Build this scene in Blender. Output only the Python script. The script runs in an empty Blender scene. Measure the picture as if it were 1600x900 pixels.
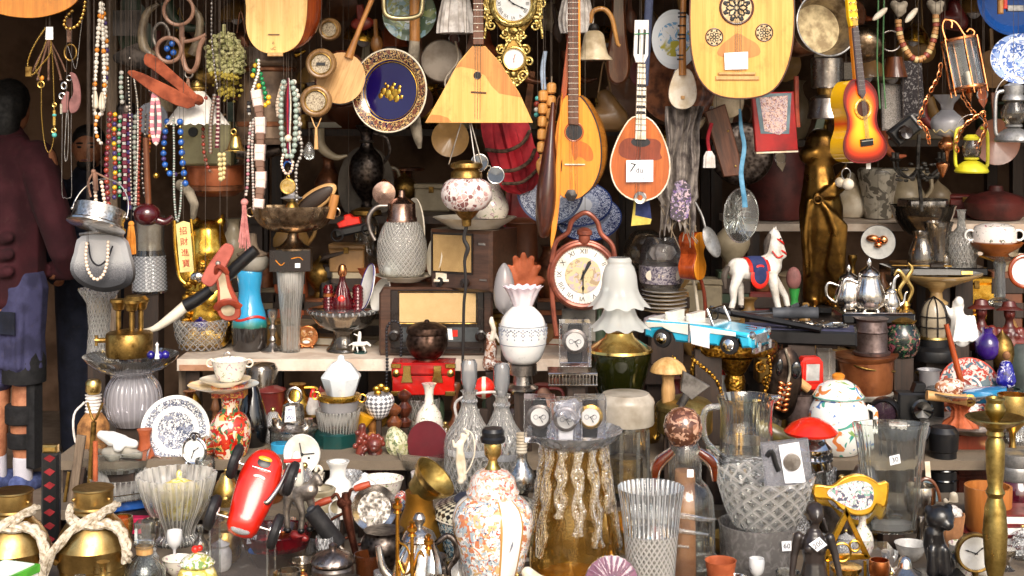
import bpy,math,random
from mathutils import Vector,Matrix
random.seed(7)
SC=bpy.context.scene
COL=SC.collection
PI=math.pi
F,HY,CZ=2180.0,185.0,1.6
sin,cos,rad=math.sin,math.cos,math.radians
def P(px,py,Y):
 return Vector(((px-800)*Y/F,Y,CZ-(py-HY)*Y/F))
class Geo:
 def __init__(s,V=None,Fc=None,MI=None,UV=None):
  s.V=V or[];s.F=Fc or[];s.MI=MI or[0]*len(s.F);s.UV=UV or[None]*len(s.F)
 def __add__(s,o):
  n=len(s.V)
  return Geo(s.V+o.V,s.F+[tuple(i+n for i in f)for f in o.F],s.MI+o.MI,s.UV+o.UV)
 def xf(s,M):
  s.V=[tuple(M@Vector(v))for v in s.V];return s
 def mv(s,u=0,v=0,w=0):
  s.V=[(a+u,b+w,c+v)for a,b,c in s.V];return s
 def rot(s,roll=0,yaw=0,pitch=0,at=(0,0,0)):
  T0=Matrix.Translation((at[0],at[2],at[1]))
  return s.xf(T0@RM(roll,yaw,pitch)@T0.inverted())
 def sc(s,u=1,v=1,w=1):
  s.V=[(a*u,b*w,c*v)for a,b,c in s.V];return s
 def m(s,i):
  s.MI=[i]*len(s.F);return s
def RM(roll=0,yaw=0,pitch=0):
 return Matrix.Rotation(rad(roll),4,'Y')@Matrix.Rotation(rad(yaw),4,'Z')@Matrix.Rotation(rad(pitch),4,'X')
def smooth(pts,k,closed=False):
 if k<=1 or len(pts)<3:return[tuple(p)for p in pts]
 n=len(pts);out=[]
 for i in range(n if closed else n-1):
  p1,p2=pts[i],pts[(i+1)%n]
  p0=pts[(i-1)%n]if closed or i>0 else tuple(2*a-b for a,b in zip(p1,p2))
  p3=pts[(i+2)%n]if closed or i+2<n else tuple(2*b-a for a,b in zip(p1,p2))
  for j in range(k):
   t=j/k
   out.append(tuple(.5*((2*b)+(-a+c)*t+(2*a-5*b+4*c-d)*t*t+(-a+3*b-3*c+d)*t**3)for a,b,c,d in zip(p0,p1,p2,p3)))
 if not closed:out.append(tuple(pts[-1]))
 return out
def lathe(prof,n=32,at=(0,0,0),ax='z',fl=None,rf=None,tw=0,sq=(1,1),wall=0,sm=1,cap=True,arc=1.0):
 """revolve (radius, height) pairs; an int switches the material; a third value marks a corner"""
 runs,mats,cur,m=[],[],[],0
 for p in prof:
  if isinstance(p,int):
   if cur:runs.append((cur,m));cur=[cur[-1]]
   m=p;continue
  cur.append((p[0],p[1]))
  if len(p)>2:
   runs.append((cur,m));cur=[(p[0],p[1])]
 if len(cur)>1:runs.append((cur,m))
 pts,segm=[],[]
 for r,mm in runs:
  q=smooth(r,sm)
  if pts:q=q[1:]
  for _ in range(len(q)-(0 if pts else 1)):segm.append(mm)
  pts+=q
 pts=[(max(a,0),b)for a,b in pts]
 if wall:
  inner=[]
  top=pts[-1]
  b0=min(p[1]for p in pts)
  last=None
  for r,h in reversed(pts):
   rr=r-wall
   if rr<0.5 or h<b0+wall:break
   inner.append((rr,h));last=h
  if inner:
   inner.append((0,max(inner[-1][1]-wall*.3,b0+wall*.7)))
   segm+=[segm[-1]]*len(inner);pts=pts+inner
 hm=max(p[1]for p in pts)
 V,Fc,MI,UV=[],[],[],[]
 L=[0]
 for a,b in zip(pts,pts[1:]):L.append(L[-1]+math.hypot(a[0]-b[0],a[1]-b[1]))
 tot=L[-1]or 1
 hmin=min(p[1]for p in pts);hs=max(hm-hmin,1e-6)
 rmax=max(p[0]for p in pts)or 1
 nn=n if arc>=1 else n+1
 for r,h in pts:
  for j in range(nn):
   th=2*PI*arc*j/n+tw*(h-hmin)/hs
   a=r
   if fl:
    c,am=fl[0],fl[1]
    wt=1
    if len(fl)>2:wt=1 if fl[2]<=h<=fl[3]else 0
    f_=cos(c*(th-tw*(h-hmin)/hs))if am>0 else 2*abs(cos(c*.5*(th-tw*(h-hmin)/hs)))-1
    a*=1+abs(am)*f_*wt
   hh=h
   if rf and h>rf[2]:
    wgt=((h-rf[2])/max(hm-rf[2],1e-6))**1.3
    a+=rf[1]*wgt*cos(rf[0]*th)
    hh+=rf[1]*.55*wgt*cos(rf[0]*th)
   V.append((a*cos(th)*sq[0],a*sin(th)*sq[1],hh))
 for i in range(len(pts)-1):
  for j in range(n):
   j2=(j+1)%n if arc>=1 else j+1
   Fc.append((i*nn+j,i*nn+j2,(i+1)*nn+j2,(i+1)*nn+j));MI.append(segm[i])
   UV.append(((j/n,L[i]/tot),((j+1)/n,L[i]/tot),((j+1)/n,L[i+1]/tot),(j/n,L[i+1]/tot)))
 if cap and arc>=1 and ax!='y':
  if pts[0][0]>.01:
   Fc.append(tuple(reversed(range(nn))));MI.append(segm[0]);UV.append(None)
  if not wall and pts[-1][0]>.01:
   o=(len(pts)-1)*nn
   Fc.append(tuple(o+j for j in range(nn)));MI.append(segm[-1]);UV.append(None)
 if ax=='y':V=[(a,-h,b)for a,b,h in V]
 elif ax=='x':V=[(h,a,b)for a,b,h in V]
 u,v,w=(tuple(at)+(0,0))[:3]
 return Geo([(a+u,b+w,c+v)for a,b,c in V],Fc,MI,UV)
def tube(pts,r=2,n=8,closed=False,sm=4,sq=1):
 pts=[tuple(p)+((0,)if len(p)==2 else())for p in pts]
 rs=list(r)if isinstance(r,(list,tuple))else[r]*len(pts)
 q=smooth([p+(a,)for p,a in zip(pts,rs)],sm,closed)
 C=[Vector((a,c,b))for a,b,c,_ in q];R=[max(x[3],.05)for x in q]
 N=len(C);V,Fc,UV=[],[],[]
 up=None;L=0
 for i in range(N):
  t=(C[(i+1)%N]-C[i-1])if closed or 0<i<N-1 else(C[1]-C[0]if i==0 else C[-1]-C[-2])
  if t.length<1e-9:t=Vector((0,0,1))
  t.normalize()
  if up is None:
   up=Vector((0,1,0))if abs(t.y)<.9 else Vector((1,0,0))
  up=(up-t*up.dot(t))
  if up.length<1e-6:up=t.orthogonal()
  up.normalize();sd=t.cross(up)
  for j in range(n):
   a=2*PI*j/n
   V.append(tuple(C[i]+(sd*cos(a)+up*sin(a)*sq)*R[i]))
 for i in range(N if closed else N-1):
  i2=(i+1)%N
  l2=L+(C[i2]-C[i]).length
  for j in range(n):
   j2=(j+1)%n
   Fc.append((i*n+j,i*n+j2,i2*n+j2,i2*n+j))
   UV.append(((j/n,L*.02),((j+1)/n,L*.02),((j+1)/n,l2*.02),(j/n,l2*.02)))
  L=l2
 if not closed:
  Fc+=[tuple(reversed(range(n))),tuple((N-1)*n+j for j in range(n))];UV+=[None,None]
 return Geo(V,Fc,None,UV)
def box(u0,u1,v0,v1,w0,w1,bev=0):
 return prism([(u0,v0),(u1,v0),(u1,v1),(u0,v1)],w0,w1,bev)
def offs(o,d):
 n=len(o);out=[]
 ar=sum(o[i][0]*o[(i+1)%n][1]-o[(i+1)%n][0]*o[i][1]for i in range(n))
 s=1 if ar>0 else-1
 for i in range(n):
  a,b,c=o[i-1],o[i],o[(i+1)%n]
  n1=Vector((-(b[1]-a[1]),b[0]-a[0]));n2=Vector((-(c[1]-b[1]),c[0]-b[0]))
  if n1.length>0:n1.normalize()
  if n2.length>0:n2.normalize()
  nn=n1+n2
  if nn.length<1e-6:nn=n1
  nn.normalize();k=max(.4,nn.dot(n1))
  out.append((b[0]+nn.x*d*s/k,b[1]+nn.y*d*s/k))
 return out
def prism(o,w0,w1,bev=0,sm=1,side=0,back=0):
 """outline (u,v) swept from depth w0 (towards the street) to w1"""
 o=smooth(o,sm,True)
 n=len(o)
 if sum(o[i][0]*o[(i+1)%n][1]-o[(i+1)%n][0]*o[i][1]for i in range(n))<0:o=o[::-1]
 lay=[(o,w0),(o,w1)]
 if bev:i_=offs(o,bev);lay=[(i_,w0),(o,w0+bev),(o,w1-bev),(i_,w1)]
 V=[(a,w,b)for l,w in lay for a,b in l]
 Fc=[tuple(range(n))];MI=[0]
 for k in range(len(lay)-1):
  for i in range(n):
   j=(i+1)%n
   Fc.append((k*n+i,(k+1)*n+i,(k+1)*n+j,k*n+j));MI.append(side)
 Fc.append(tuple(reversed([(len(lay)-1)*n+i for i in range(n)])));MI.append(back)
 return Geo(V,Fc,MI)
def bowl(o,depth,w0=0,sm=1,st=7,sh=(0,0),ribs=0):
 """rounded back of a lute behind an outline; sh shifts the deepest point sideways"""
 o=smooth(o,sm,True);n=len(o)
 if sum(o[i][0]*o[(i+1)%n][1]-o[(i+1)%n][0]*o[i][1]for i in range(n))<0:o=o[::-1]
 cu=sum(a for a,b in o)/n;cv=sum(b for a,b in o)/n
 V,Fc=[],[]
 for k in range(st+1):
  t=k/st*PI/2*.97;s=cos(t)**.8;d=sin(t)
  for a,b in o:V.append((cu+(a-cu)*s+sh[0]*d,w0+depth*d,cv+(b-cv)*s+sh[1]*d))
 for k in range(st):
  for i in range(n):
   j=(i+1)%n
   Fc.append((k*n+i,(k+1)*n+i,(k+1)*n+j,k*n+j))
 Fc.append(tuple(reversed([st*n+i for i in range(n)])))
 return Geo(V,Fc)
def ball(at=(0,0,0),r=5,n=14):
 ru,rv,rw=r if isinstance(r,tuple)else(r,r,r)
 m=max(6,n//2+1)
 pr=[(sin(PI*i/m),-cos(PI*i/m))for i in range(m+1)]
 return lathe(pr,n,cap=False).sc(ru,rv,rw).mv(*(tuple(at)+(0,))[:3])
def limb(*a,n=10):
 """limb(p0,r0,p1,r1,...): a chain of tapered rounded segments, for voxel-joined bodies"""
 g=Geo();ps=[tuple(p)+((0,)if len(p)==2 else())for p in a[0::2]];rs=a[1::2]
 for i,(p,r)in enumerate(zip(ps,rs)):
  g=g+ball(p,r,n)
  if i:g=g+tube([ps[i-1],p],[rs[i-1],r],n,sm=1)
 return g
def ring(at,R,r=2,n=28,sq=(1,1),arc=(0,360),k=8):
 a0,a1=arc;full=abs(a1-a0)>=360
 pts=[(at[0]+R*sq[0]*cos(rad(a0+(a1-a0)*i/n)),at[1]+R*sq[1]*sin(rad(a0+(a1-a0)*i/n)),at[2]if len(at)>2 else 0)for i in range(n if full else n+1)]
 return tube(pts,r,k,closed=full,sm=1)
_tx={}
def text(s,size,at=(0,0,0),roll=0,ex=.0):
 key=(s,)
 if key not in _tx:
  c=bpy.data.curves.new('txt','FONT');c.body=s;c.align_x='CENTER';c.align_y='CENTER';c.size=1;c.resolution_u=2
  o=bpy.data.objects.new('txt',c);COL.objects.link(o)
  dg=bpy.context.evaluated_depsgraph_get()
  me=bpy.data.meshes.new_from_object(o.evaluated_get(dg))
  _tx[key]=([tuple(v.co)for v in me.vertices],[tuple(p.vertices)for p in me.polygons])
  bpy.data.objects.remove(o);bpy.data.curves.remove(c);bpy.data.meshes.remove(me)
 V,Fc=_tx[key]
 g=Geo([(x*size,0,y*size)for x,y,z in V],list(Fc))
 if roll:g.rot(roll)
 return g.mv(*(tuple(at)+(0,))[:3])
def arcpts(cu,cv,R,a0,a1,n=12,sq=(1,1)):
 return[(cu+R*sq[0]*cos(rad(a0+(a1-a0)*i/n)),cv+R*sq[1]*sin(rad(a0+(a1-a0)*i/n)))for i in range(n+1)]
def scroll(cu,cv,R,a0=0,turns=1.25,r=2,flip=1,k=6):
 """a spiral of bent metal"""
 n=int(14*turns)+2
 return tube([(cu+flip*R*(1-.75*i/n)*cos(rad(a0)+2*PI*turns*i/n),cv+R*(1-.75*i/n)*sin(rad(a0)+2*PI*turns*i/n))for i in range(n+1)],[r*(1-.35*i/n)for i in range(n+1)],k,sm=1)
ALL=[];LATE=[]
def mesh_obj(name,mats,g,k,par=None,vox=0,smo=4,ang=38):
 me=bpy.data.meshes.new(name)
 me.from_pydata([(a*k,b*k,c*k)for a,b,c in g.V],[],g.F)
 mats=mats if isinstance(mats,(list,tuple))else[mats]
 for m in mats:me.materials.append(None)
 LATE.append((me,mats))
 if vox:
  o=bpy.data.objects.new('tmp',me);COL.objects.link(o)
  r=o.modifiers.new('r','REMESH');r.mode='VOXEL';r.voxel_size=vox*k;r.use_smooth_shade=True
  if smo:
   sm_=o.modifiers.new('s','SMOOTH');sm_.factor=.5;sm_.iterations=smo
  dg=bpy.context.evaluated_depsgraph_get()
  m2=bpy.data.meshes.new_from_object(o.evaluated_get(dg))
  bpy.data.objects.remove(o);bpy.data.meshes.remove(me);me=m2;me.name=name
  me.materials.clear()
  for m in mats:me.materials.append(None)
  LATE[-1]=(me,mats)
 else:
  if len(mats)>1:me.polygons.foreach_set('material_index',[min(i,len(mats)-1)for i in g.MI])
  if any(u for u in g.UV):
   l=me.uv_layers.new(name='UVMap');d=[]
   for f,u in zip(g.F,g.UV):
    for q in(u or[(0.013,0.017)]*len(f)):d+=[q[0],q[1]]
   l.data.foreach_set('uv',d)
 me.polygons.foreach_set('use_smooth',[True]*len(me.polygons))
 if not vox:me.set_sharp_from_angle(angle=rad(ang))
 me.update()
 o=bpy.data.objects.new(name,me);COL.objects.link(o)
 if par is not None:o.parent=par
 return o
class T:
 def __init__(s,name,label,cat,px,py,Y,grp=None,roll=0,yaw=0,pitch=0):
  s.px,s.py,s.Y,s.k=px,py,Y,Y/F
  s.name,s.label=name,label
  s.e=bpy.data.objects.new(name,None);COL.objects.link(s.e)
  s.e.empty_display_size=.02
  s.M=Matrix.Translation(P(px,py,Y))@RM(roll,yaw,pitch);s.e.matrix_world=s.M
  s.e['label']=label;s.e['category']=cat
  if grp:s.e['group']=grp
  ALL.append(s)
 def p(s,name,m,*geos,par=None,vox=0,smo=4,label=None,stuff=False,ang=38):
  g=geos[0]
  for h in geos[1:]:g=g+h
  o=mesh_obj(name,m,g,s.k,par or s.e,vox,smo,ang)
  if label:o['label']=label
  if stuff:o['kind']='stuff'
  return o
 def pe(s,name,m,*geos,par=None,**k):
  return[s.p(name,m,g,par=par,**k)for g in geos]
 def q(s,pts):
  return[(a[0]-s.px,s.py-a[1])+tuple(a[2:])for a in pts]
 def cord(s,u=0,v=0,w=0,m='cordm',r=.36,top=None,name='cord'):
  k=s.k;p=s.M@Vector((u*k,w*k,v*k))
  d=s.M.to_3x3().inverted()@Vector((0,.004,(2.2-p.z if top is None else(top-v)*k)))
  return s.p(name,m,tube([(u,v,w),(u+d.x/k,v+d.z/k,w+d.y/k)],r,5,sm=1))
 def beads(s,pts,r,mats,gap=1.0,name='bead',each=True,sm=6,shape='ball',thread='string',n=10,sq=None):
  """beads of MATS in turn along a path; each bead is a part of its own unless tiny"""
  pts=[tuple(p)+((0,)if len(p)==2 else())for p in pts]
  q=[Vector(x)for x in smooth(pts,sm)]
  if thread:s.p('thread',thread,tube([tuple(x)for x in q],.5,4,sm=1))
  d=0;nxt=r;seq=0;jobs={}
  for a,b in zip(q,q[1:]):
   L=(b-a).length
   while L>0 and nxt<=d+L:
    c=a+(b-a)*((nxt-d)/L)
    mm=mats[seq%len(mats)];rr=r
    if isinstance(mm,tuple):mm,f=mm;rr=r*f
    dr=(b-a).normalized()
    jobs.setdefault((mm,round(rr,2)),[]).append((c,dr))
    seq+=1
    nm=mats[seq%len(mats)];r2=r*(nm[1]if isinstance(nm,tuple)else 1)
    nxt+=(rr+r2)*gap*(sq or 1)
   d+=L
  for(mm,rr),cs in jobs.items():
   def one():
    if shape=='ball':g=ball((0,0,0),(rr,rr*(sq or 1),rr),n)
    elif shape=='cube':g=box(-rr,rr,-rr*.9,rr*.9,-rr,rr,rr*.25)
    else:g=lathe([(rr*.7,-rr*(sq or 1)),(rr,-rr*(sq or 1)*.8),(rr,rr*(sq or 1)*.8),(rr*.7,rr*(sq or 1))],n)
    return g
   def orient(dr):
    v=Vector((dr.x,dr.z,dr.y))
    if v.z<0:v=-v
    return Vector((0,0,1)).rotation_difference(v).to_matrix().to_4x4()
   if each:
    me=None
    for c,dr in cs:
     M=Matrix.Translation((c.x*s.k,c.z*s.k,c.y*s.k))@orient(dr)
     if me is None:o=s.p(name,mm,one());me=o.data
     else:
      o=bpy.data.objects.new(name,me);COL.objects.link(o);o.parent=s.e
     o.matrix_local=M
   else:
    g=Geo()
    for c,dr in cs:g=g+one().xf(orient(dr)).mv(c.x,c.y,c.z)
    s.p(name+'_strand',mm,g)
SURF=[]
TIERS=[(.35,3.2,4.2),(.42,4.2,4.4),(.52,4.4,4.97)]
def ydef(b):
 T_=[(480,5.3),(560,5.1),(600,4.95),(650,4.8),(700,4.62),(740,4.42),(800,4.2),(850,4.0),(900,3.81),(1000,3.4),(1100,3.2)]
 for(a,y),(c,z)in zip(T_,T_[1:]):
  if b<=c:return y+(z-y)*(b-a)/(c-a)
 return 3.2
def S(name,label,cat,px,b,rb=20,Y=None,on=0,z=None,**kw):
 """a thing that stands: b is the lowest row its base shows in, rb the base's radius"""
 bc=b-rb*(b-HY)/F
 if z is not None:Y=(CZ-z)*F/(bc-HY)
 elif Y is None:
  for z_,y0,y1 in TIERS:
   Y_=(CZ-z_)*F/(bc-HY)
   if y0<=Y_-rb*Y_/F*.6 and Y_<=y1:Y=Y_;break
  else:Y=ydef(b)
 t=T(name,label,cat,px,bc,Y,**kw);t.on=on;t.rb=rb
 if not on:RISE.append(t)
 return t
RISE=[]
def H(name,label,cat,px,py,Y=5.0,**kw):
 return T(name,label,cat,px,py,Y,**kw)
def finish():
 for t in RISE:
  c=t.M.translation;r=t.rb*t.k
  zs=max([z for x0,x1,y0,y1,z in SURF if x0<=c.x<=x1 and y0<=c.y<=y1 and z<=c.z+.006],default=0)
  gap=c.z-zs
  if gap>.006:
   k=t.k
   b=T('display_block','dark wooden block under the '+' '.join(t.label.split()[:10]),'block',t.px,t.py,t.Y,grp='wooden blocks raising the goods')
   b.p('display_block','dwood',box(-t.rb*.7,t.rb*.7,-(gap-.001)/k,-.002/k,-t.rb*.7,t.rb*.7,.8))
 for t in ALL:
  ch=[o for o in t.e.children]
  if len(ch)==1 and not ch[0].children and 'label' not in ch[0]:
   o=ch[0];e=t.e;mw=t.M@o.matrix_basis
   o.parent=None;o.matrix_world=mw
   for key in e.keys():o[key]=e[key]
   bpy.data.objects.remove(e);o.name=t.name
def bind():
 for me,mats in LATE:
  for i,m in enumerate(mats):me.materials[i]=mat(m)
def struct(name,m,g,loc=(0,0,0)):
 o=mesh_obj(name,m,g,1.0);o.location=loc;o['kind']='structure';return o
def hx(h):
 if not isinstance(h,str):return tuple(h)+(1,)
 h=h.lstrip('#');o=[]
 for i in(0,2,4):
  c=int(h[i:i+2],16)/255
  o.append(c/12.92 if c<=.04045 else((c+.055)/1.055)**2.4)
 return tuple(o)+(1,)
def dk(c,f):return tuple(x*f for x in c[:3])+(1,)
class N:
 def __init__(s,name):
  s.m=bpy.data.materials.new(name);s.m.use_nodes=True
  s.t=s.m.node_tree;s.t.nodes.clear()
  s.out=s.n('ShaderNodeOutputMaterial')
 def n(s,t,**kw):
  x=s.t.nodes.new(t)
  for k,v in kw.items():
   if k.startswith('i_'):x.inputs[k[2:].replace('_',' ')].default_value=v
   else:setattr(x,k,v)
  return x
 def l(s,a,b):s.t.links.new(a,b)
 def co(s,uv=False,scale=(1,1,1),rot=(0,0,0)):
  c=s.n('ShaderNodeTexCoord');mp=s.n('ShaderNodeMapping')
  mp.inputs['Scale'].default_value=scale;mp.inputs['Rotation'].default_value=rot
  s.l(c.outputs['UV' if uv else 'Object'],mp.inputs['Vector']);return mp.outputs[0]
 def noise(s,vec,sc,det=4,rough=.55,dist=0):
  x=s.n('ShaderNodeTexNoise');x.inputs['Scale'].default_value=sc;x.inputs['Detail'].default_value=det
  x.inputs['Roughness'].default_value=rough;x.inputs['Distortion'].default_value=dist
  s.l(vec,x.inputs['Vector']);return x.outputs['Fac']
 def vor(s,vec,sc,feat='F1',rnd=1,dist='EUCLIDEAN',out='Distance'):
  x=s.n('ShaderNodeTexVoronoi');x.feature=feat
  if feat!='DISTANCE_TO_EDGE':x.distance=dist
  x.inputs['Scale'].default_value=sc;x.inputs['Randomness'].default_value=rnd
  s.l(vec,x.inputs['Vector']);return x.outputs[out]
 def ramp(s,f,stops,const=False):
  x=s.n('ShaderNodeValToRGB');r=x.color_ramp
  if const:r.interpolation='CONSTANT'
  c4=lambda c:c if not isinstance(c,(int,float))else(c,c,c,1)
  r.elements.remove(r.elements[1]);r.elements[0].position=stops[0][0];r.elements[0].color=c4(stops[0][1])
  for p,c in stops[1:]:r.elements.new(min(p,1)).color=c4(c)
  s.l(f,x.inputs[0]);return x.outputs[0]
 def mix(s,f,a,b,mode='MIX'):
  x=s.n('ShaderNodeMix',data_type='RGBA',blend_type=mode)
  for sock,v in((x.inputs[0],f),(x.inputs[6],a),(x.inputs[7],b)):
   if isinstance(v,(int,float,tuple)):sock.default_value=v
   else:s.l(v,sock)
  return x.outputs[2]
 def math(s,op,a,b=None):
  x=s.n('ShaderNodeMath',operation=op)
  for sock,v in zip(x.inputs,(a,b)):
   if v is None:continue
   if isinstance(v,(int,float)):sock.default_value=v
   else:s.l(v,sock)
  return x.outputs[0]
 def bump(s,h,st,dist=.002):
  b=s.n('ShaderNodeBump');b.inputs['Strength'].default_value=st;b.inputs['Distance'].default_value=dist
  s.l(h,b.inputs['Height']);return b.outputs[0]
 def pbr(s,col,rough=.4,metal=0,nrm=None,coat=0,sub=0,tr=0):
  p=s.n('ShaderNodeBsdfPrincipled')
  if isinstance(col,tuple):p.inputs['Base Color'].default_value=col
  else:s.l(col,p.inputs['Base Color'])
  if isinstance(rough,(int,float)):p.inputs['Roughness'].default_value=rough
  else:s.l(rough,p.inputs['Roughness'])
  p.inputs['Metallic'].default_value=metal;p.inputs['Coat Weight'].default_value=coat
  p.inputs['Coat Roughness'].default_value=.06
  if tr:p.inputs['Transmission Weight'].default_value=tr
  if sub:p.inputs['Subsurface Weight'].default_value=sub;p.inputs['Subsurface Radius'].default_value=(.004,.004,.004)
  if nrm is not None:s.l(nrm,p.inputs['Normal'])
  s.l(p.outputs[0],s.out.inputs[0]);return p
DEF={}
def D(name,fn,*a,**k):DEF[name]=(fn,a,k)
_mc={}
def mat(name):
 if name not in _mc:
  if name in DEF:fn,a,k=DEF[name];_mc[name]=fn(name,*a,**k)
  elif name.startswith('#'):_mc[name]=plain(name,name)
  else:raise KeyError('material '+name)
 return _mc[name]
def plain(name,c,rough=.45,metal=0,c2=None,ns=30,var=.72,bump=.15,bs=120,coat=0,sub=0,det=4):
 n=N(name.strip('#'));c=hx(c);c2=hx(c2)if c2 else dk(c,var)
 v=n.co();f=n.noise(v,ns,det)
 col=n.ramp(f,[(.38,c2),(.58,c)])
 gr=n.noise(v,38,8,.72);col=n.mix(n.ramp(gr,[(.56,0.),(.72,.4)]),col,dk(tuple(.6*a+.4*b for a,b in zip(c,(.16,.12,.08,1))),.62))
 rr=n.ramp(f,[(.3,min(1,rough*1.35)),(.7,rough*.85)])
 nr=n.bump(n.noise(v,bs,3),bump)if bump else None
 n.pbr(col,rr,metal,nr,coat,sub);return n.m
def metal(name,c,rough=.25,c2=None,ns=22,var=.45,bump=.25,bs=60,eng=0,es=40,lo=.36,hi=.6):
 n=N(name);c=hx(c);c2=hx(c2)if c2 else dk(c,var)
 v=n.co();f=n.noise(v,ns,6,.62)
 h=n.noise(v,bs,4)
 col=n.ramp(f,[(lo,c2),(hi,c)])
 if eng:
  e=n.vor(n.co(scale=(1,1,1)),es,'SMOOTH_F1');h=n.math('ADD',h,n.math('MULTIPLY',e,eng*3))
  col=n.mix(n.ramp(e,[(.1,0.),(.6,1.)]),dk(c2,.6),col)
 rr=n.ramp(f,[(.3,min(.8,rough*2)),(.65,rough)])
 n.pbr(col,rr,1,n.bump(h,bump,.003 if eng else .0015));return n.m
def wood(name,c1,c2,sc=18,stretch=(6,6,.6),rough=.35,coat=.4,dist=4,bump=.08):
 n=N(name);v=n.co(scale=stretch)
 f=n.noise(v,sc,5,.6,dist*.2);g=n.noise(v,sc*4,3)
 col=n.ramp(n.math('ADD',n.math('MULTIPLY',f,.75),n.math('MULTIPLY',g,.25)),[(.33,hx(c2)),(.62,hx(c1))])
 ws=n.noise(n.co(scale=(1,1,.6)),16,6,.7);pl=n.noise(n.co(scale=(1,1,.01)),26,1)
 col=n.mix(n.ramp(ws,[(.3,.55),(.48,0.)]),col,dk(hx(c2),.55));col=n.mix(n.ramp(pl,[(.42,.3),(.5,0.)]),col,dk(hx(c2),.8))
 n.pbr(col,rough,0,n.bump(g,bump),coat);return n.m
def glass(name,tint='#ffffff',body=.03,rough=.02,frost=0,pat=None,fr='#e6e8ea',bump=.5,ior=1.45,edge=1.0):
 """thin-walled glass: see-through, mirror-like at grazing angles, with a little body and optional cuts"""
 n=N(name);nr=None;h=None
 if pat:
  kind,su,sv,rnd=pat
  v=n.co(True,(su,sv,1),(0,0,PI/4 if kind=='dia' else 0))
  if kind=='dia':h=n.vor(v,1,'F1',0,'CHEBYCHEV')
  elif kind=='flute':
   x=n.n('ShaderNodeSeparateXYZ');n.l(v,x.inputs[0]);h=n.math('ABSOLUTE',n.math('SINE',n.math('MULTIPLY',x.outputs[0],PI)))
  elif kind=='noise':h=n.noise(v,1,3,.5,rnd)
  else:h=n.vor(v,1,'F1',rnd)
  nr=n.bump(h,bump,.004)
 else:
  nr=n.bump(n.noise(n.co(),45,2),.12,.004)
 t=n.n('ShaderNodeBsdfTransparent');t.inputs[0].default_value=hx(tint)
 g=n.n('ShaderNodeBsdfGlossy');g.inputs['Roughness'].default_value=rough;g.inputs[0].default_value=(1,1,1,1)
 fz=n.n('ShaderNodeFresnel');fz.inputs[0].default_value=ior
 n.l(nr,g.inputs['Normal']);n.l(nr,fz.inputs['Normal'])
 d=n.n('ShaderNodeBsdfDiffuse');d.inputs[0].default_value=hx(fr)
 tl=n.n('ShaderNodeBsdfTranslucent');tl.inputs[0].default_value=hx(fr)
 dd=n.n('ShaderNodeMixShader');dd.inputs[0].default_value=.4;n.l(d.outputs[0],dd.inputs[1]);n.l(tl.outputs[0],dd.inputs[2])
 m0=n.n('ShaderNodeMixShader')
 if h is not None and frost:n.l(n.ramp(h,[(.25,body+frost),(.55,body*1.0)]),m0.inputs[0])
 else:m0.inputs[0].default_value=body+frost
 n.l(t.outputs[0],m0.inputs[1]);n.l(dd.outputs[0],m0.inputs[2])
 m1=n.n('ShaderNodeMixShader');n.l(n.math('MULTIPLY',fz.outputs[0],edge),m1.inputs[0]);n.l(m0.outputs[0],m1.inputs[1]);n.l(g.outputs[0],m1.inputs[2])
 n.l(m1.outputs[0],n.out.inputs[0]);return n.m
def sglass(name,tint='#ffffff',body=.06,rough=.01,frost=0,pat=None,fr='#f4f4f6',bump=.5,ior=1.45):
 """solid glass that really bends light, with optional white cuts"""
 n=N(name);g=n.n('ShaderNodeBsdfGlass');g.inputs[0].default_value=hx(tint);g.inputs['Roughness'].default_value=rough;g.inputs['IOR'].default_value=ior
 h=None
 if pat:
  v=n.co(True,(pat[1],pat[2],1),(0,0,PI/4 if pat[0]=='dia' else 0))
  h=n.noise(v,1,2,.5,pat[3])if pat[0]=='noise' else n.vor(v,1,'DISTANCE_TO_EDGE',pat[3])if pat[0]!='dia' else n.vor(v,1,'F1',0,'CHEBYCHEV')
  n.l(n.bump(h,bump,.004),g.inputs['Normal'])
 d=n.n('ShaderNodeBsdfDiffuse');d.inputs[0].default_value=hx(fr);tl=n.n('ShaderNodeBsdfTranslucent');tl.inputs[0].default_value=hx(fr)
 dd=n.n('ShaderNodeMixShader');n.l(d.outputs[0],dd.inputs[1]);n.l(tl.outputs[0],dd.inputs[2])
 m=n.n('ShaderNodeMixShader')
 if pat and pat[0]=='noise':m.inputs[0].default_value=body
 elif h is not None and pat[0]!='dia':n.l(n.ramp(h,[(.03,body+frost),(.16,body)]),m.inputs[0])
 elif h is not None:n.l(n.ramp(h,[(.3,body),(.46,body+frost)]),m.inputs[0])
 else:m.inputs[0].default_value=body+frost
 n.l(g.outputs[0],m.inputs[1]);n.l(dd.outputs[0],m.inputs[2]);n.l(m.outputs[0],n.out.inputs[0]);return n.m
def floral(name,base,inks,sc=60,rough=.15,lo=.52,sc2=None,coat=.6,kind='noise',warp=1.0):
 """painted glaze: blots of several inks on a ground colour"""
 n=N(name);v=n.co();col=hx(base)
 for i,ink in enumerate(inks):
  off=n.n('ShaderNodeMapping');off.inputs['Location'].default_value=(i*3.7,i*1.9,i*5.3);n.l(v,off.inputs[0])
  f=n.noise(off.outputs[0],sc*(1+.25*(i%3)),2.5,.5,warp)
  col=n.mix(n.ramp(f,[(lo,0.),(lo+.02,1.)]),col,hx(ink))
 f=n.noise(v,25,3);col=n.mix(n.ramp(f,[(.4,.12),(.7,0.)]),col,dk(hx(base),.5))
 n.pbr(col,rough,0,None,coat);return n.m
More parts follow.
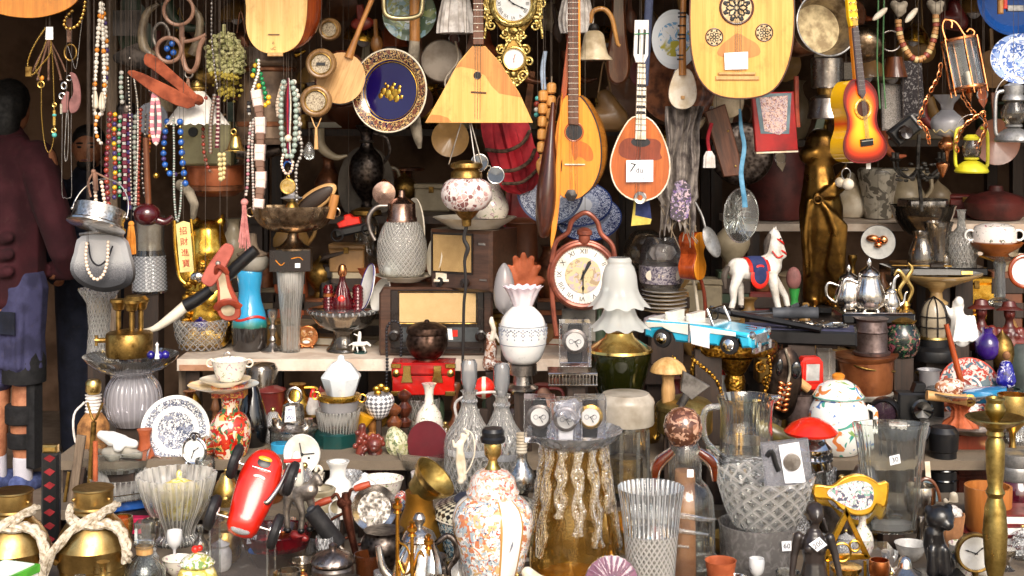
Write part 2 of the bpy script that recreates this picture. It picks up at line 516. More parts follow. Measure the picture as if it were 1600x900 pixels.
def rings(name,R,stops,ink,ink2=None,sc=120,rough=.12,ax=(0,2),base=None,lo=.5,coat=.6):
 """plate: ground colours by distance from the middle (metres/R), ink lace where a stop's last value says so"""
 n=N(name);c=n.n('ShaderNodeTexCoord');x=n.n('ShaderNodeSeparateXYZ');n.l(c.outputs['Object'],x.inputs[0])
 a=x.outputs[ax[0]];b=x.outputs[ax[1]]
 r=n.math('DIVIDE',n.math('SQRT',n.math('ADD',n.math('MULTIPLY',a,a),n.math('MULTIPLY',b,b))),R)
 gc=n.ramp(r,[(p,hx(cc))for p,cc,k in stops],True)
 gm=n.ramp(r,[(p,float(k))for p,cc,k in stops],True)
 f=n.noise(c.outputs['Object'],sc,3,.55,1.2)
 f2=n.noise(c.outputs['Object'],sc*.45,2,.5,.8)
 msk=n.math('MULTIPLY',n.ramp(f,[(lo,0.),(lo+.03,1.)]),gm)
 col=n.mix(msk,gc,hx(ink))
 if ink2:col=n.mix(n.math('MULTIPLY',n.ramp(f2,[(.54,0.),(.57,1.)]),gm),col,hx(ink2))
 n.pbr(col,rough,0,None,coat);return n.m
def checker(name,c1,c2,su,sv,rough=.3,rot=0):
 n=N(name);v=n.co(True,(su,sv,1),(0,0,rot));k=n.n('ShaderNodeTexChecker');k.inputs['Scale'].default_value=1
 n.l(v,k.inputs[0]);k.inputs[1].default_value=hx(c1);k.inputs[2].default_value=hx(c2)
 n.pbr(k.outputs[0],rough,0,None,.3);return n.m
def weave(name,c1,c2,sc=400,rough=.7):
 n=N(name);v=n.co();w=n.n('ShaderNodeTexWave');w.inputs['Scale'].default_value=sc;w.bands_direction='X';n.l(v,w.inputs[0])
 w2=n.n('ShaderNodeTexWave');w2.inputs['Scale'].default_value=sc;w2.bands_direction='Z';n.l(v,w2.inputs[0])
 h=n.math('MULTIPLY',w.outputs['Fac'],w2.outputs['Fac']);g=n.noise(v,30,3)
 col=n.mix(n.ramp(n.math('ADD',h,n.math('MULTIPLY',g,.4)),[(.2,0.),(.8,1.)]),hx(c2),hx(c1))
 n.pbr(col,rough,0,n.bump(h,.4));return n.m
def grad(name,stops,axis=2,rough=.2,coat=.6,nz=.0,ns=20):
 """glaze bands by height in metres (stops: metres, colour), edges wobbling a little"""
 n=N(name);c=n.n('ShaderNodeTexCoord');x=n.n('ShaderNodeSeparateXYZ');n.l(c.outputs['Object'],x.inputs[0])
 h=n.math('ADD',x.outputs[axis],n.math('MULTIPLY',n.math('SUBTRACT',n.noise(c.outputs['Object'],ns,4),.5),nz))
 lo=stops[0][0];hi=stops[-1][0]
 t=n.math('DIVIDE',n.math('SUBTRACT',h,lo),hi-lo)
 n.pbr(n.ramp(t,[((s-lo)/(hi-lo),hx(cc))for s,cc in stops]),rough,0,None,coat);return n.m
D('dwood',wood,'#3a281c','#1d130d',12,coat=.1,rough=.6)
D('plank',weave,'#8c7c68','#64584a',300,.9)
D('shelfpaint',plain,'#dccdbc',.65,0,'#c2ac98',9,bump=.3,bs=40)
D('spruce',wood,'#f2c67c','#dca552',9,(9,9,.35),.3,.35)
D('spruce2',wood,'#e8ae58','#cf9038',9,(9,9,.35),.3,.35)
D('balatop',wood,'#eab264','#d59a48',9,(9,9,.35),.35,.3)
D('baladark',wood,'#c98a45','#a9672c',9,(9,9,.35),.35,.3)
D('orangewood',wood,'#e8962e','#cf741a',9,(7,7,.4),.22,.7)
D('redwood',wood,'#b4501f','#7a2b10',9,(7,7,.4),.22,.7)
D('walnut',wood,'#7a4526','#4a2413',11,(7,7,.5),.3,.5)
D('rosew',wood,'#5a2a18','#2a110a',14,(7,7,.5),.3,.5)
D('fret',wood,'#6b4028','#4a2817',16,(7,7,.5),.45,.1)
D('honey',wood,'#c98b4a','#99612c',14,(6,6,.5),.35,.4)
D('palewood',wood,'#dcae72','#b98850',14,(6,6,.5),.5,.1)
D('beadwood',wood,'#d39a55','#b07433',25,(5,5,.7),.35,.4)
D('mahog',wood,'#4a1c12','#220c08',16,(6,6,.6),.25,.6)
D('driftw',wood,'#8a7763','#57483a',14,(6,6,.5),.8,0)
D('brass',metal,'#e2c27a',.22,'#a8833c')
D('brassold',metal,'#b08d4e',.3,'#5a4220',30)
D('brassbright',metal,'#e8c878',.16,'#b58a3c',12,eng=0)
D('gold',metal,'#e8bd55',.2,'#b07c22',30)
D('goldeng',metal,'#d8a545',.25,'#6b4413',30,eng=.5,es=110,bump=.8)
D('ormolu',metal,'#e3cd84',.25,'#8f743a',45,eng=.35,es=120,bump=.7)
D('bronze',metal,'#8f6a32',.26,'#46301a',12)
D('bronzedk',metal,'#4a3d35',.3,'#1c1613',25)
D('copper',metal,'#c2693f',.25,'#6b3119',16)
D('copperdk',plain,'#8a5638',.32,.55,'#4f2e1e',22,bump=.3,bs=60,coat=.2)
D('copperbr',metal,'#e39a66',.2,'#a35a2e',16)
D('silver',metal,'#e6e2dc',.14,'#9a948c',20)
D('silvereng',metal,'#e0dcd6',.2,'#b0aaa2',40,eng=.1,es=120,bump=.3)
D('pewter',metal,'#a8a09a',.3,'#5f5650',18)
D('pewterdk',metal,'#7a706a',.28,'#3a322e',20,eng=.15,es=80,bump=.5)
D('chrome',metal,'#f0f0f0',.07,'#d0d0d0',10,bump=.05)
D('nickel',metal,'#c9c3bd',.22,'#7d756e',18)
D('iron',metal,'#4a4644',.45,'#1d1a19',30)
D('steelgrey',metal,'#9c9c9c',.38,'#6a6a6a',20)
D('zinc',metal,'#b5b4b2',.42,'#7d7c7a',25)
D('boatsilver',metal,'#b39b7f',.2,'#5a4836',22)
D('brassmesh',weave,'#d0b06a','#7a5f2c',900,.5)
D('white',plain,'#f2f0ec',.12,0,'#e2dfd8',10,bump=0,coat=.6)
D('creamglaze',plain,'#ece2cf',.15,0,'#d8cab0',12,bump=0,coat=.5)
D('ivory',plain,'#ede3d0',.35,0,'#d2c0a0',20)
D('opal',plain,'#f4f3f0',.12,0,'#e8e6e2',8,bump=0,coat=.5,sub=.3)
D('milk',plain,'#e9eef0',.18,0,'#dde4e8',8,bump=0,coat=.4,sub=.3)
D('paper',plain,'#f4f2ee',.8,0,'#e8e5e0',30,bump=0)
D('label',plain,'#f2f2f4',.5,0,'#e4e4ea',30,bump=0)
D('ink',plain,'#16161a',.5,bump=0)
D('inkblue',plain,'#2a2f8a',.5,bump=0)
D('inkred',plain,'#b01818',.5,bump=0)
D('black',plain,'#141416',.35,bump=.1)
D('blackgloss',plain,'#0d0d0f',.12,bump=0,coat=.7)
D('rubber',plain,'#1d1b1d',.6,0,'#0f0e10',40)
D('blackcloth',plain,'#0e0e10',.95)
D('bakelite',plain,'#241a16',.25,0,'#15100d',12,coat=.3)
D('radiobody',wood,'#54382a','#301d14',12,(.6,6,6),.3,.4)
D('dialdk',plain,'#4a4e50',.2,coat=.6,bump=0)
D('grille',weave,'#f0d09a','#c09a62',260,.75)
D('grille2',weave,'#e6c284','#8e6836',160,.75)
D('redpaint',plain,'#e02c18',.2,0,'#c01d10',14,coat=.6,bump=.05)
D('redlac',plain,'#c41a12',.16,0,'#8f0e0a',12,coat=.7,bump=.05)
D('redbright',plain,'#e02a1c',.3,coat=.3)
D('darkred',plain,'#7a1c1c',.4,0,'#4a0f10',14,coat=.2)
D('maroon',plain,'#5a2024',.45,0,'#3a1216',20)
D('crimsoncloth',plain,'#b81c2a',.7,0,'#7c0f1c',9)
D('hoodie0',plain,'#4a0e1a',.95,0,'#380812',40,bump=.4,bs=300)
D('denim',plain,'#3c3c60',.9,0,'#2a2a46',12,bump=.4,bs=300)
D('skin',plain,'#b77a58',.55,0,'#9a5f42',30,bump=.1)
D('hair',plain,'#0e0b0a',.6,0,'#060505',60,bump=.8,bs=260)
D('sock',weave,'#eceaf0','#b8b6c4',500,.9)
D('shoe',plain,'#56649a',.8,0,'#3f4a78',30)
D('yellowpaint',plain,'#e6dc3a',.35,0,'#c9bd22',14,coat=.2)
D('turq',plain,'#2fb4d8',.2,0,'#249cc2',10,coat=.5,bump=.03)
D('turqglass',plain,'#37a7d4',.15,0,'#2b8fbe',10,coat=.5,bump=0)
D('carwhite',plain,'#ecebe2',.25,0,'#d8d6ca',10,coat=.4,bump=.03)
D('greenbox',plain,'#123f3c',.2,0,'#0c2c2a',10,coat=.5,bump=0)
D('terracotta',plain,'#bb6038',.6,0,'#94451f',18)
D('clay',plain,'#b07a50',.7,0,'#7a5232',14)
D('rust',plain,'#a3502c',.8,0,'#6f3018',16,bump=.6,bs=80)
D('leather',plain,'#a5452c',.4,0,'#7d2f1c',14,coat=.2,bump=.3)
D('leatherpink',plain,'#b85f50',.4,0,'#9a4538',14,coat=.2,bump=.3)
D('strapbrown',plain,'#8a6450',.6,0,'#5f4233',20)
D('horn',plain,'#c8b696',.35,0,'#6f5a42',7,coat=.3)
D('horndk',plain,'#6a5440',.35,0,'#3a2a1e',7,coat=.3)
D('bone',plain,'#e6dcc8',.4,0,'#bfae92',9)
D('rope',plain,'#e2d6c4',.9,0,'#b9a88e',40,bump=.8,bs=260)
D('string',plain,'#8a7a66',.8,bump=0)
D('cordm',plain,'#54483e',.8,bump=0)
D('darkstring',plain,'#2a2422',.8,bump=0)
D('cotton',plain,'#e6e0da',.9,0,'#bdb4ac',24,bump=.5,bs=200)
D('parch',plain,'#b8ab9c',.6,0,'#8d7f70',10,coat=0)
D('slate',plain,'#7d8088',.6,0,'#66696f',14)
D('stone',plain,'#9a9488',.7,0,'#57524a',10,bump=.4)
D('marble',floral,'#9a9486',['#5c564c','#b8b0a0'],18,.4,.5)
D('herb',plain,'#bdb884',.9,0,'#8f8f5a',30,bump=.8)
D('herby',plain,'#b8a442',.9,0,'#8a7a2c',30,bump=.8)
D('scarf',plain,'#938a82',.95,0,'#564d4a',26,bump=.5,bs=240)
D('scarfp',floral,'#8e7f9a',['#6a4f86','#c0a8b0','#4a4448'],50,.9,.5,coat=0)
D('bagmesh',weave,'#b4b2b2','#55565a',420,.5)
D('bagdark',weave,'#6a6c72','#25262a',420,.5)
D('lace',weave,'#d6d2d0','#57545a',260,.9)
D('bluecloth',weave,'#6a7390','#3a4260',300,.9)
D('orangetas',plain,'#e89a3c',.8,0,'#c47420',20)
D('pinktas',plain,'#d08a84',.85,0,'#b06a66',30)
D('blueribbon',plain,'#6aa0c0',.6,0,'#3f7898',14)
D('pearl',plain,'#ecd6c0',.2,0,'#d8bca4',30,coat=.5,bump=0)
D('beadwhite',plain,'#ece4d6',.3,0,'#d2c6b2',30,bump=0)
D('beadorange',plain,'#e08a2c',.3,bump=0)
D('beadblue',plain,'#2a62b4',.2,0,'#1c4890',40,coat=.4,bump=0)
D('beadpink',plain,'#c07a86',.3,bump=0)
D('beadpurple',plain,'#4a3a72',.3,bump=0)
D('beadred',plain,'#9a3a2a',.3,bump=0,coat=.2)
D('beadwine',plain,'#6a2438',.25,bump=0,coat=.3)
D('beadyellow',plain,'#e6b82a',.25,bump=0,coat=.3)
D('beadgreen',plain,'#1c8a52',.25,bump=0,coat=.3)
D('beadjade',plain,'#9aa89c',.25,0,'#7d8c82',40,coat=.3,bump=0)
D('beadturq',plain,'#5ab8b0',.3,bump=0)
D('beadgrey',plain,'#b4b0a8',.3,bump=0)
D('beadbrown',plain,'#7a5a4a',.4,bump=0)
D('beadblush',plain,'#ecd2c6',.35,bump=0)
D('beadblack',plain,'#1a1a22',.25,bump=0)
D('beadcream',plain,'#e2cf94',.3,bump=0)
D('goldbead',metal,'#e2bd6a',.2,'#b08a3c',20)
D('gl',glass,'#f8faf8',.06,fr='#f8f2ea',pat=('noise',16,.7,.6),bump=.5,edge=1.7)
D('glthick',glass,'#f4f8f6',.1,fr='#f8f4ee',pat=('noise',18,.8,.6),bump=.6,edge=2.0)
D('glfrost',glass,'#f0f0f0',.45,.2,fr='#e8e4e6')
D('glsmoke',glass,'#ded4c4',.05,fr='#d8c8b4',pat=('noise',14,.8,.6),bump=.5,edge=1.6)
D('cutdia',glass,'#f4f6f6',.12,frost=.6,pat=('dia',26,13,0),fr='#f6f6f8',bump=1.0,edge=1.8)
D('cutdiafine',glass,'#f4f6f6',.14,frost=.65,pat=('dia',44,30,0),fr='#f6f6f8',bump=1.0,edge=1.8)
D('cutvor',glass,'#f4f6f6',.14,frost=.6,pat=('vor',16,8,1),fr='#f6f6f8',bump=1.0,edge=1.8)
D('cutvorfine',glass,'#f4f6f6',.14,frost=.6,pat=('vor',30,16,1),fr='#f6f6f8',bump=1.0,edge=1.8)
D('cutflute',glass,'#f4f6f6',.12,frost=.5,pat=('flute',36,1,0),fr='#f6f6f8',bump=.9,edge=1.8)
D('swirl',glass,'#eceaf0',.5,frost=.2,pat=('flute',30,1,0),bump=.8,fr='#dcd8de',edge=1.2)
D('amber',glass,'#f6dc9a',.16,fr='#eebb54',pat=('noise',10,2,1),bump=.6,edge=1.6)
D('amberclear',glass,'#f8e8bc',.25,frost=.3,pat=('vor',14,12,1),fr='#f2e2b8',bump=1.0,edge=1.6)
D('amberdk',glass,'#c9661c',.2,fr='#b85a1a',edge=1.2)
D('greengl',glass,'#6b6f2e',.3,fr='#3c4016',edge=1.1)
D('redgl',glass,'#c22438',.2,fr='#a01c2c',pat=('flute',14,1,0),bump=.5,edge=1.3)
D('redtint',glass,'#c84450',.3,fr='#9c2030')
D('pinkgl',glass,'#d8a0b8',.4,fr='#b06a88',pat=('vor',12,6,1),frost=.3,bump=1.0)
D('clearpane',glass,'#ffffff',.0,edge=.35)
D('plastic',glass,'#f8f8fa',.025,.04,fr='#e8e8f0',edge=.8)
D('plasticbag',glass,'#eeeef2',.25,.12,fr='#e8e8f0',edge=1.2)
D('etched',glass,'#eceaea',.12,frost=.2,pat=('vor',12,10,1),fr='#cfcac8',bump=.5)
D('etchband',floral,'#8a8290',['#4e4660','#c0b8bc'],70,.3,.5)
D('frostw',glass,'#ffffff',.72,.2,fr='#eef0ea',edge=.8)
D('brownglass',glass,'#b07040',.35,.05,fr='#8a4f2c')
D('sgl',sglass,'#fdfefd',.02,pat=('noise',16,.7,.6),bump=.5)
D('sglthick',sglass,'#fbfdfc',.02,pat=('noise',16,.7,.6),bump=.6)
D('scutdia',sglass,'#fdfefd',.04,.01,.45,('dia',26,13,0),bump=.9,fr='#faf6f0')
D('scutdiafine',sglass,'#fdfefd',.08,.01,.5,('dia',44,30,0),bump=.9,fr='#faf6f0')
D('scutvor',sglass,'#fdfefd',.04,.01,.36,('dia',22,14,0),bump=1.0,fr='#faf6f0')
D('scutvorfine',sglass,'#fdfefd',.04,.01,.34,('dia',30,22,0),bump=1.0,fr='#faf6f0')
D('scutflute',sglass,'#fdfefd',.05,.01,.55,('vor',40,1.2,.2),bump=.7,fr='#faf6f0')
D('samber',sglass,'#fbefd0',.07,fr='#e6b450',pat=('noise',10,2,1),bump=.5)
D('pave',plain,'#b9b1a6',.85,0,'#9a9288',6,bump=.4,bs=40)
D('floorin',plain,'#7a6a5c',.8,0,'#5a4c40',5,bump=.2,bs=30)
D('wallin',plain,'#7d624e',.9,0,'#543f30',4,bump=.3,bs=20)
D('wallpl',plain,'#6a5848',.9,0,'#4c3f33',3,bump=.3,bs=20)
D('cloth_tab',weave,'#5a3a34','#3a2420',200,.9)
def room():
 g=lambda a,b,c,d,e,f:Geo([(a,c,e),(b,c,e),(b,d,e),(a,d,e),(a,c,f),(b,c,f),(b,d,f),(a,d,f)],[(3,2,1,0),(4,5,6,7),(0,1,5,4),(1,2,6,5),(2,3,7,6),(3,0,4,7)])
 o=struct('ground','pave',Geo([(-60,-60,0),(60,-60,0),(60,60,0),(-60,60,0)],[(0,1,2,3)]))
 struct('floor','floorin',Geo([(-3.2,5.15,.006),(3.2,5.15,.006),(3.2,7.6,.006),(-3.2,7.6,.006)],[(0,1,2,3)]))
 def wall(name,lab,m,*a):
  o=mesh_obj(name,m,g(*a),1.0);o['label']=lab;o['category']='wall'
  return o
 wall('back_wall','dark plastered wall at the very back of the shop','wallin',-3.3,3.3,7.6,7.75,0,2.75)
 wall('side_wall','dark wall along the right side of the shop','wallpl',2.75,2.9,4.98,7.6,0,2.75)
 wall('side_wall','dark wall of the passage left of the man in maroon','wallpl',-3.3,-3.15,4.98,7.6,0,2.75)
 wall('shop_ceiling','dark boarded ceiling over the shop interior','wallin',-3.3,3.3,4.98,7.75,2.75,2.9)
 wall('facade_wall','dark shop front wall above the hanging goods','wallpl',-3.3,3.3,4.8,4.98,2.3,3.4)
 for(y,zz)in((4.55,2.2),(4.85,2.2),(5.15,2.2),(5.45,2.2),(5.8,2.2)):
  o=mesh_obj('hanging_rail','iron',tube([(-2.7,zz,y),(2.7,zz,y)],.012,8,sm=1),1.0)
  o['label']={4.55:'iron rail in front, nearest the street',4.85:'iron rail holding the lutes, second from the street',5.15:'iron rail of the necklaces, third from the street',5.45:'iron rail behind the necklaces, fourth from the street',5.8:'iron rail deepest inside the shop'}[y]
  o['category']='rail';o['group']='iron rails the goods hang from'
 def tab(name,lab,cat,m,x0,x1,y0,y1,z,th=.03,legs=(),skirt=False):
  e=bpy.data.objects.new(name,None);COL.objects.link(e);e.location=((x0+x1)/2,(y0+y1)/2,0)
  e['label']=lab;e['category']=cat
  cx,cy=(x0+x1)/2,(y0+y1)/2
  mesh_obj('board',m,g(x0-cx,x1-cx,y0-cy,y1-cy,z-th,z),1.0,e)
  for lx in(x0-cx+.05,x1-cx-.05):
   for ly in(y0-cy+.05,y1-cy-.05):
    mesh_obj('leg','dwood',g(lx-.025,lx+.025,ly-.025,ly+.025,0,z-th-.001),1.0,e)
  SURF.append((x0,x1,y0,y1,z))
  return e
 tab('display_table','low wooden table under the front row of goods','table','plank',-1.72,2.1,3.15,4.2,.35)
 tab('display_table','small raised bench behind the front table','table','plank',-1.45,2.1,4.203,4.4,.42)
 tab('display_table','taller wooden bench below the white shelf','table','plank',-1.45,2.1,4.403,4.965,.52)
 xl=(278-800)*5/F
 e=tab('shop_shelf','white painted wooden shelf with worn bare edge','shelf','shelfpaint',xl,.45,4.985,5.6,.74,.042)
 mesh_obj('edge_board','leatherwood',g(xl-e.location.x+.01,-.95-e.location.x,-.316,-.309,.70,.72),1.0,e)
 tab('shop_shelf','dark wooden counter under the right-hand goods','shelf','dwood',.46,2.4,4.985,5.6,.70,.05)
 tab('shop_shelf','shelf board behind the radios carrying old jugs','shelf','dwood',-1.1,.45,5.7,6.3,1.2,.03)
 tab('shop_shelf','pale back shelf behind the bronze lady','shelf','shelfpaint',.95,2.4,5.75,6.4,1.165,.03)
 tab('shop_shelf','upper shelf at the back right of the shop','shelf','dwood',.9,2.4,6.45,6.9,1.5,.03)
 tab('shop_shelf','upper shelf at the back left of the shop','shelf','dwood',-1.2,.6,6.4,6.9,1.55,.03)
 t=T('wooden_post','rough dark wooden post beside the doorway','post',174,120,5.55)
 t.p('wooden_post','driftw',box(-9,9,-(t.e.location.z-.001)/t.k,330,0,22,1.5))
 t=T('wooden_post','grey rail upright under the end of the white shelf','post',287,590,5.03)
 t.p('wooden_post','driftw',box(-9,8,-(t.e.location.z-.001)/t.k,(.695-t.e.location.z)/t.k,4,18,1))
D('leatherwood',plain,'#b98a6c',.7,0,'#9a6f52',14)
room()
w=bpy.data.worlds.new('World');SC.world=w;w.use_nodes=True
nt=w.node_tree;bg=nt.nodes['Background'];sky=nt.nodes.new('ShaderNodeTexSky')
sky.sky_type='NISHITA';sky.sun_disc=False;sky.sun_elevation=rad(36);sky.sun_rotation=rad(168)
sky.dust_density=4;sky.air_density=1.0;sky.ozone_density=1.0
nt.links.new(sky.outputs[0],bg.inputs[0]);bg.inputs[1].default_value=.135
sl=bpy.data.lights.new('sun','SUN');sl.energy=2.0;sl.angle=rad(32);sl.color=(1,.94,.86)
so=bpy.data.objects.new('sun',sl);COL.objects.link(so)
az,el=rad(168),rad(36)
dv=Vector((sin(az)*cos(el),cos(az)*cos(el),sin(el)))
so.rotation_euler=(-dv).to_track_quat('-Z','Y').to_euler();so.location=(0,-5,8)
cd=bpy.data.cameras.new('camera');cam=bpy.data.objects.new('camera',cd);COL.objects.link(cam)
cam.location=(0,0,CZ);cam.rotation_euler=(PI/2,0,0);cd.sensor_width=36;cd.lens=36*F/1600
cd.shift_y=-(450-HY)/1600;cd.clip_end=300;cd.clip_start=.05
SC.camera=cam
SC.view_settings.view_transform='Standard';SC.view_settings.look='None';SC.view_settings.gamma=1
SC.view_settings.exposure=EXPO if 'EXPO' in globals()else 0.58
c_=SC.cycles;c_.use_denoising=True;c_.max_bounces=14;c_.transparent_max_bounces=28;c_.diffuse_bounces=4;c_.glossy_bounces=5;c_.transmission_bounces=12
c_.caustics_reflective=False;c_.caustics_refractive=True;c_.sample_clamp_indirect=8
def paper(t,o,m='label',par=None,name='price_tag',w=-2.5,txt=None,size=10,ink='ink',at=None,roll=0,bend=0):
 a=t.p(name,m,prism(o,w-.4,w),par=par)
 if txt:t.p('writing',ink,text(txt,size,(at[0],at[1],w-.7),roll),par=a)
 return a
t=H('lute','orange wooden lute showing only its round bottom at top left','lute',50,-60,4.85)
o=t.q([(-30,-80),(-35,-10),(-10,18),(40,28),(85,22),(118,4),(132,-30),(134,-80),(110,-140),(70,-180),(20,-180),(-20,-140)])
t.p('soundboard','orangewood',prism(o,0,3,.6,4));t.p('bowl_back','redwood',bowl(o,60,3,4))
t.p('neck','fret',box(-10,10,115,190,-3,14,2))
t=H('lute','cream-topped bowl lute with reddish sides and stamped mark','lute',440,-20,4.85)
o=t.q([(381,-40),(384,10),(384,40),(390,62),(404,78),(424,84),(448,81),(466,68),(476,45),(480,10),(478,-40),(462,-100),(440,-140),(412,-120),(392,-80)])
t.p('soundboard','spruce',prism(o,0,3,.6,4));t.p('bowl_back','redwood',bowl(o,62,3,4,sh=(42,6)))
t.p('bridge','rosew',box(t.q([(419,0)])[0][0],t.q([(437,0)])[0][0],-74.6,-73.4,-2.5,0))
t.p('stamp','ink',text('uC',7,(-13,-96,-.4)),text('ö',7,(-13,-87,-.4)))
t.p('tailpiece','palewood',box(-22,2,-108,-102,-2,6,1))
t.p('neck','fret',box(-17,0,110,190,-3,14,2))
t=H('frame_drum','dark-rimmed frame drum with white skin behind the wooden lute','drum',536,124,5.12,yaw=-14)
t.p('shell','rosew',lathe([(38,-24),(40,-22),(45,6),(43,8),(40,6)],40,ax='y'));t.p('skin','parch',lathe([(0,4),(41,4.5),(41,2)],40,ax='y'))
t.cord(0,44)
t=H('long_necked_lute','small round wooden lute with thin slanting neck','lute',533,122,4.98,roll=21)
t.p('body','palewood',lathe([(0,-14),(24,-12),(36,-4),(38,4),(0,5)],36,ax='y',sq=(1,1.06)))
t.p('neck','honey',tube([(0,34,-5),(0,80,-6),(2,150,-6)],[7,4,4.5],10))
t.p('peg','honey',tube([(-9,140,-6),(12,141,-6)],2,6,sm=1));t.cord(2,150,-6)
def compass(px,py,r,lab,roll=0,Y=4.9):
 t=H('wall_barometer',lab,'barometer',px,py,Y,grp='round wooden barometers in a string',roll=roll)
 t.p('case','brassold' if 0 else 'honeyd',lathe([(r*.9,-8),(r,-4),(r,4),(r*.86,8),(r*.7,7),(r*.66,4)],36,ax='y',sm=2))
 t.p('ring','brassold',ring((0,0,-6),r*.66,r*.05));t.p('dial','dialtan',lathe([(0,4),(r*.64,4.2),(r*.64,3)],32,ax='y'))
 return t
D('honeyd',wood,'#9a7446','#5f4122',14,(6,6,.5),.35,.4)
D('dialtan',floral,'#b8a88c',['#5a4630','#8a7a66'],190,.4,.55,coat=.3)
t=compass(502,100,24,'upper of the two round wooden barometers, with pale face');t.p('needle','ink',box(-7,7,-2.2,2.2,-6.5,-6));t.cord(0,23)
t=compass(494,158,25,'lower round wooden barometer with dark engraved face');t.cord(0,23,top=34,w=2)
t.p('tassel','palewood',tube([(-8,-24),(0,-42),(8,-26)],1),tube([(0,-42),(0,-75)],[2,3.5],8,sm=1))
t=compass(515,46,18,'third round barometer half hidden behind the cream lute',Y=5.1);t.cord(0,16)
D('cobaltplate',rings,.150,[(0,'#130a4a',0),(.74,'#d8b060',0),(.76,'#140f2c',1),(.97,'#e8ddc4',0)],'#d8b274','#7a4a3a',150,.12)
t=H('wall_plate','cobalt blue plate with gold figures and flowered rim','plate',611,142,5.0,yaw=-22,roll=6)
t.p('wall_plate','cobaltplate',lathe([(0,-2),(44,-1),(50,4),(65,9),(66,8),(52,0),(30,-5),(0,-5)],56,ax='y'))
random.seed(3)
t.p('gilt_figures','gold',*[ball((x,y,1.2),(r,r*1.2,.8),8)for x,y,r in[(-14,-2,5),(-8,6,3),(-6,-5,6),(0,4,4),(3,10,3),(6,-3,6),(12,0,4),(13,7,3),(-18,-9,4),(0,-10,5),(10,-11,5),(18,-8,3),(3,-1,4),(-12,10,2)]])
t.p('gilt_ring','gold',ring((0,0,-1),45.5,.7,40));t.cord(0,60,3)
t=H('balalaika','triangular balalaika with pale two-tone wooden top','balalaika',748,140,4.72)
o=t.q([(738,72),(758,72),(782,98),(812,146),(833,192),(664,192),(690,146),(716,98)])
t.p('soundboard','balatop',prism(o,0,2.2,.5));t.p('back','walnut',prism(offs(o,1),2.25,34,8))
t.p('finger_plate','baladark',prism(t.q([(738,73),(758,73),(782,99),(811,146),(815,152),(802,150),(780,146),(768,134),(758,118),(742,108),(720,104),(712,106)]),-.4,-.02))
t.p('corner_stain','baladark',prism(t.q([(668,187),(674,179),(688,180),(700,184),(706,191),(664.6,191)]),-.4,-.02))
t.p('sound_hole','ink',lathe([(0,.5),(5,.5),(5,0)],20,t.q([(746,118)])[0],'y'));t.p('rosette','rosew',ring(t.q([(746,118)])[0]+(-.4,),5.6,.7))
t.p('bridge','rosew',tube(t.q([(736,144),(760,145.5)])[0:2],1.6,6,sm=1))
nk=t.p('neck','fret',prism(t.q([(739.5,-40),(754,-40),(756,70),(739,70)]),-5,8,1))
t.pe('fret','nickel',*[box(-8.5,7.5,140-y-.5,140-y+.5,-6,-5)for y in(6,16,26,37,49,60)],par=nk)
t.pe('string','nickel',*[tube(t.q([(x,-40,-6.2),(x-.5,144,-3),(x-1,186,-1)]),.3,4,sm=1)for x in(743,747,751)])
t.pe('fret_dot','ivory',*[ball((-2,140-y,-5.2),(1.2,1.2,.4),8)for y in(11,43)],par=nk);t.cord(-1,180,2)
def clockface(t,cu,cv,R,w,roman=True,face='dialwhite',par=None,hands=((50,.5),(125,.75)),ink='ink',sz=.2,rr=.78,nums=True,cen=None):
 f=t.p('dial',face,lathe([(0,0),(R,.01),(R,-1)],40,(cu,cv,w),'y'),par=par)
 lab=['XII','I','II','III','IIII','V','VI','VII','VIII','IX','X','XI']if roman else['12','1','2','3','4','5','6','7','8','9','10','11']
 if nums:t.pe('numeral',ink,*[text(lab[i],R*sz*1.35,(cu+R*rr*sin(i*PI/6),cv+R*rr*cos(i*PI/6),w-.5),i*30)for i in range(12)],par=f)
 t.p('minute_marks',ink,*[box(-.25,.25,R*.93,R*.98,-.3,0).rot(i*6).mv(cu,cv,w-.2)for i in range(60)]if R>14 else[box(-.3,.3,R*.8,R*.95,-.3,0).rot(i*30).mv(cu,cv,w-.2)for i in range(12)],par=f)
 for a,L in hands:
  t.p('hand',ink,prism([(-R*.03,-R*.1),(R*.03,-R*.1),(R*.02,R*L*.6),(R*.05,R*L*.7),(0,R*L),(-R*.05,R*L*.7),(-R*.02,R*L*.6)],-.6,0).rot(a).mv(cu,cv,w-1.2),par=f)
 t.p('hand_pin',ink,ball((cu,cv,w-1.6),R*.05,8),par=f)
 return f
D('dialwhite',plain,'#f4f3f0',.3,0,'#e8e6e0',12,bump=0)
t=H('wall_clock','ornate gilt wall clock with white dial over a barometer','clock',802,60,4.85)
q=t.q
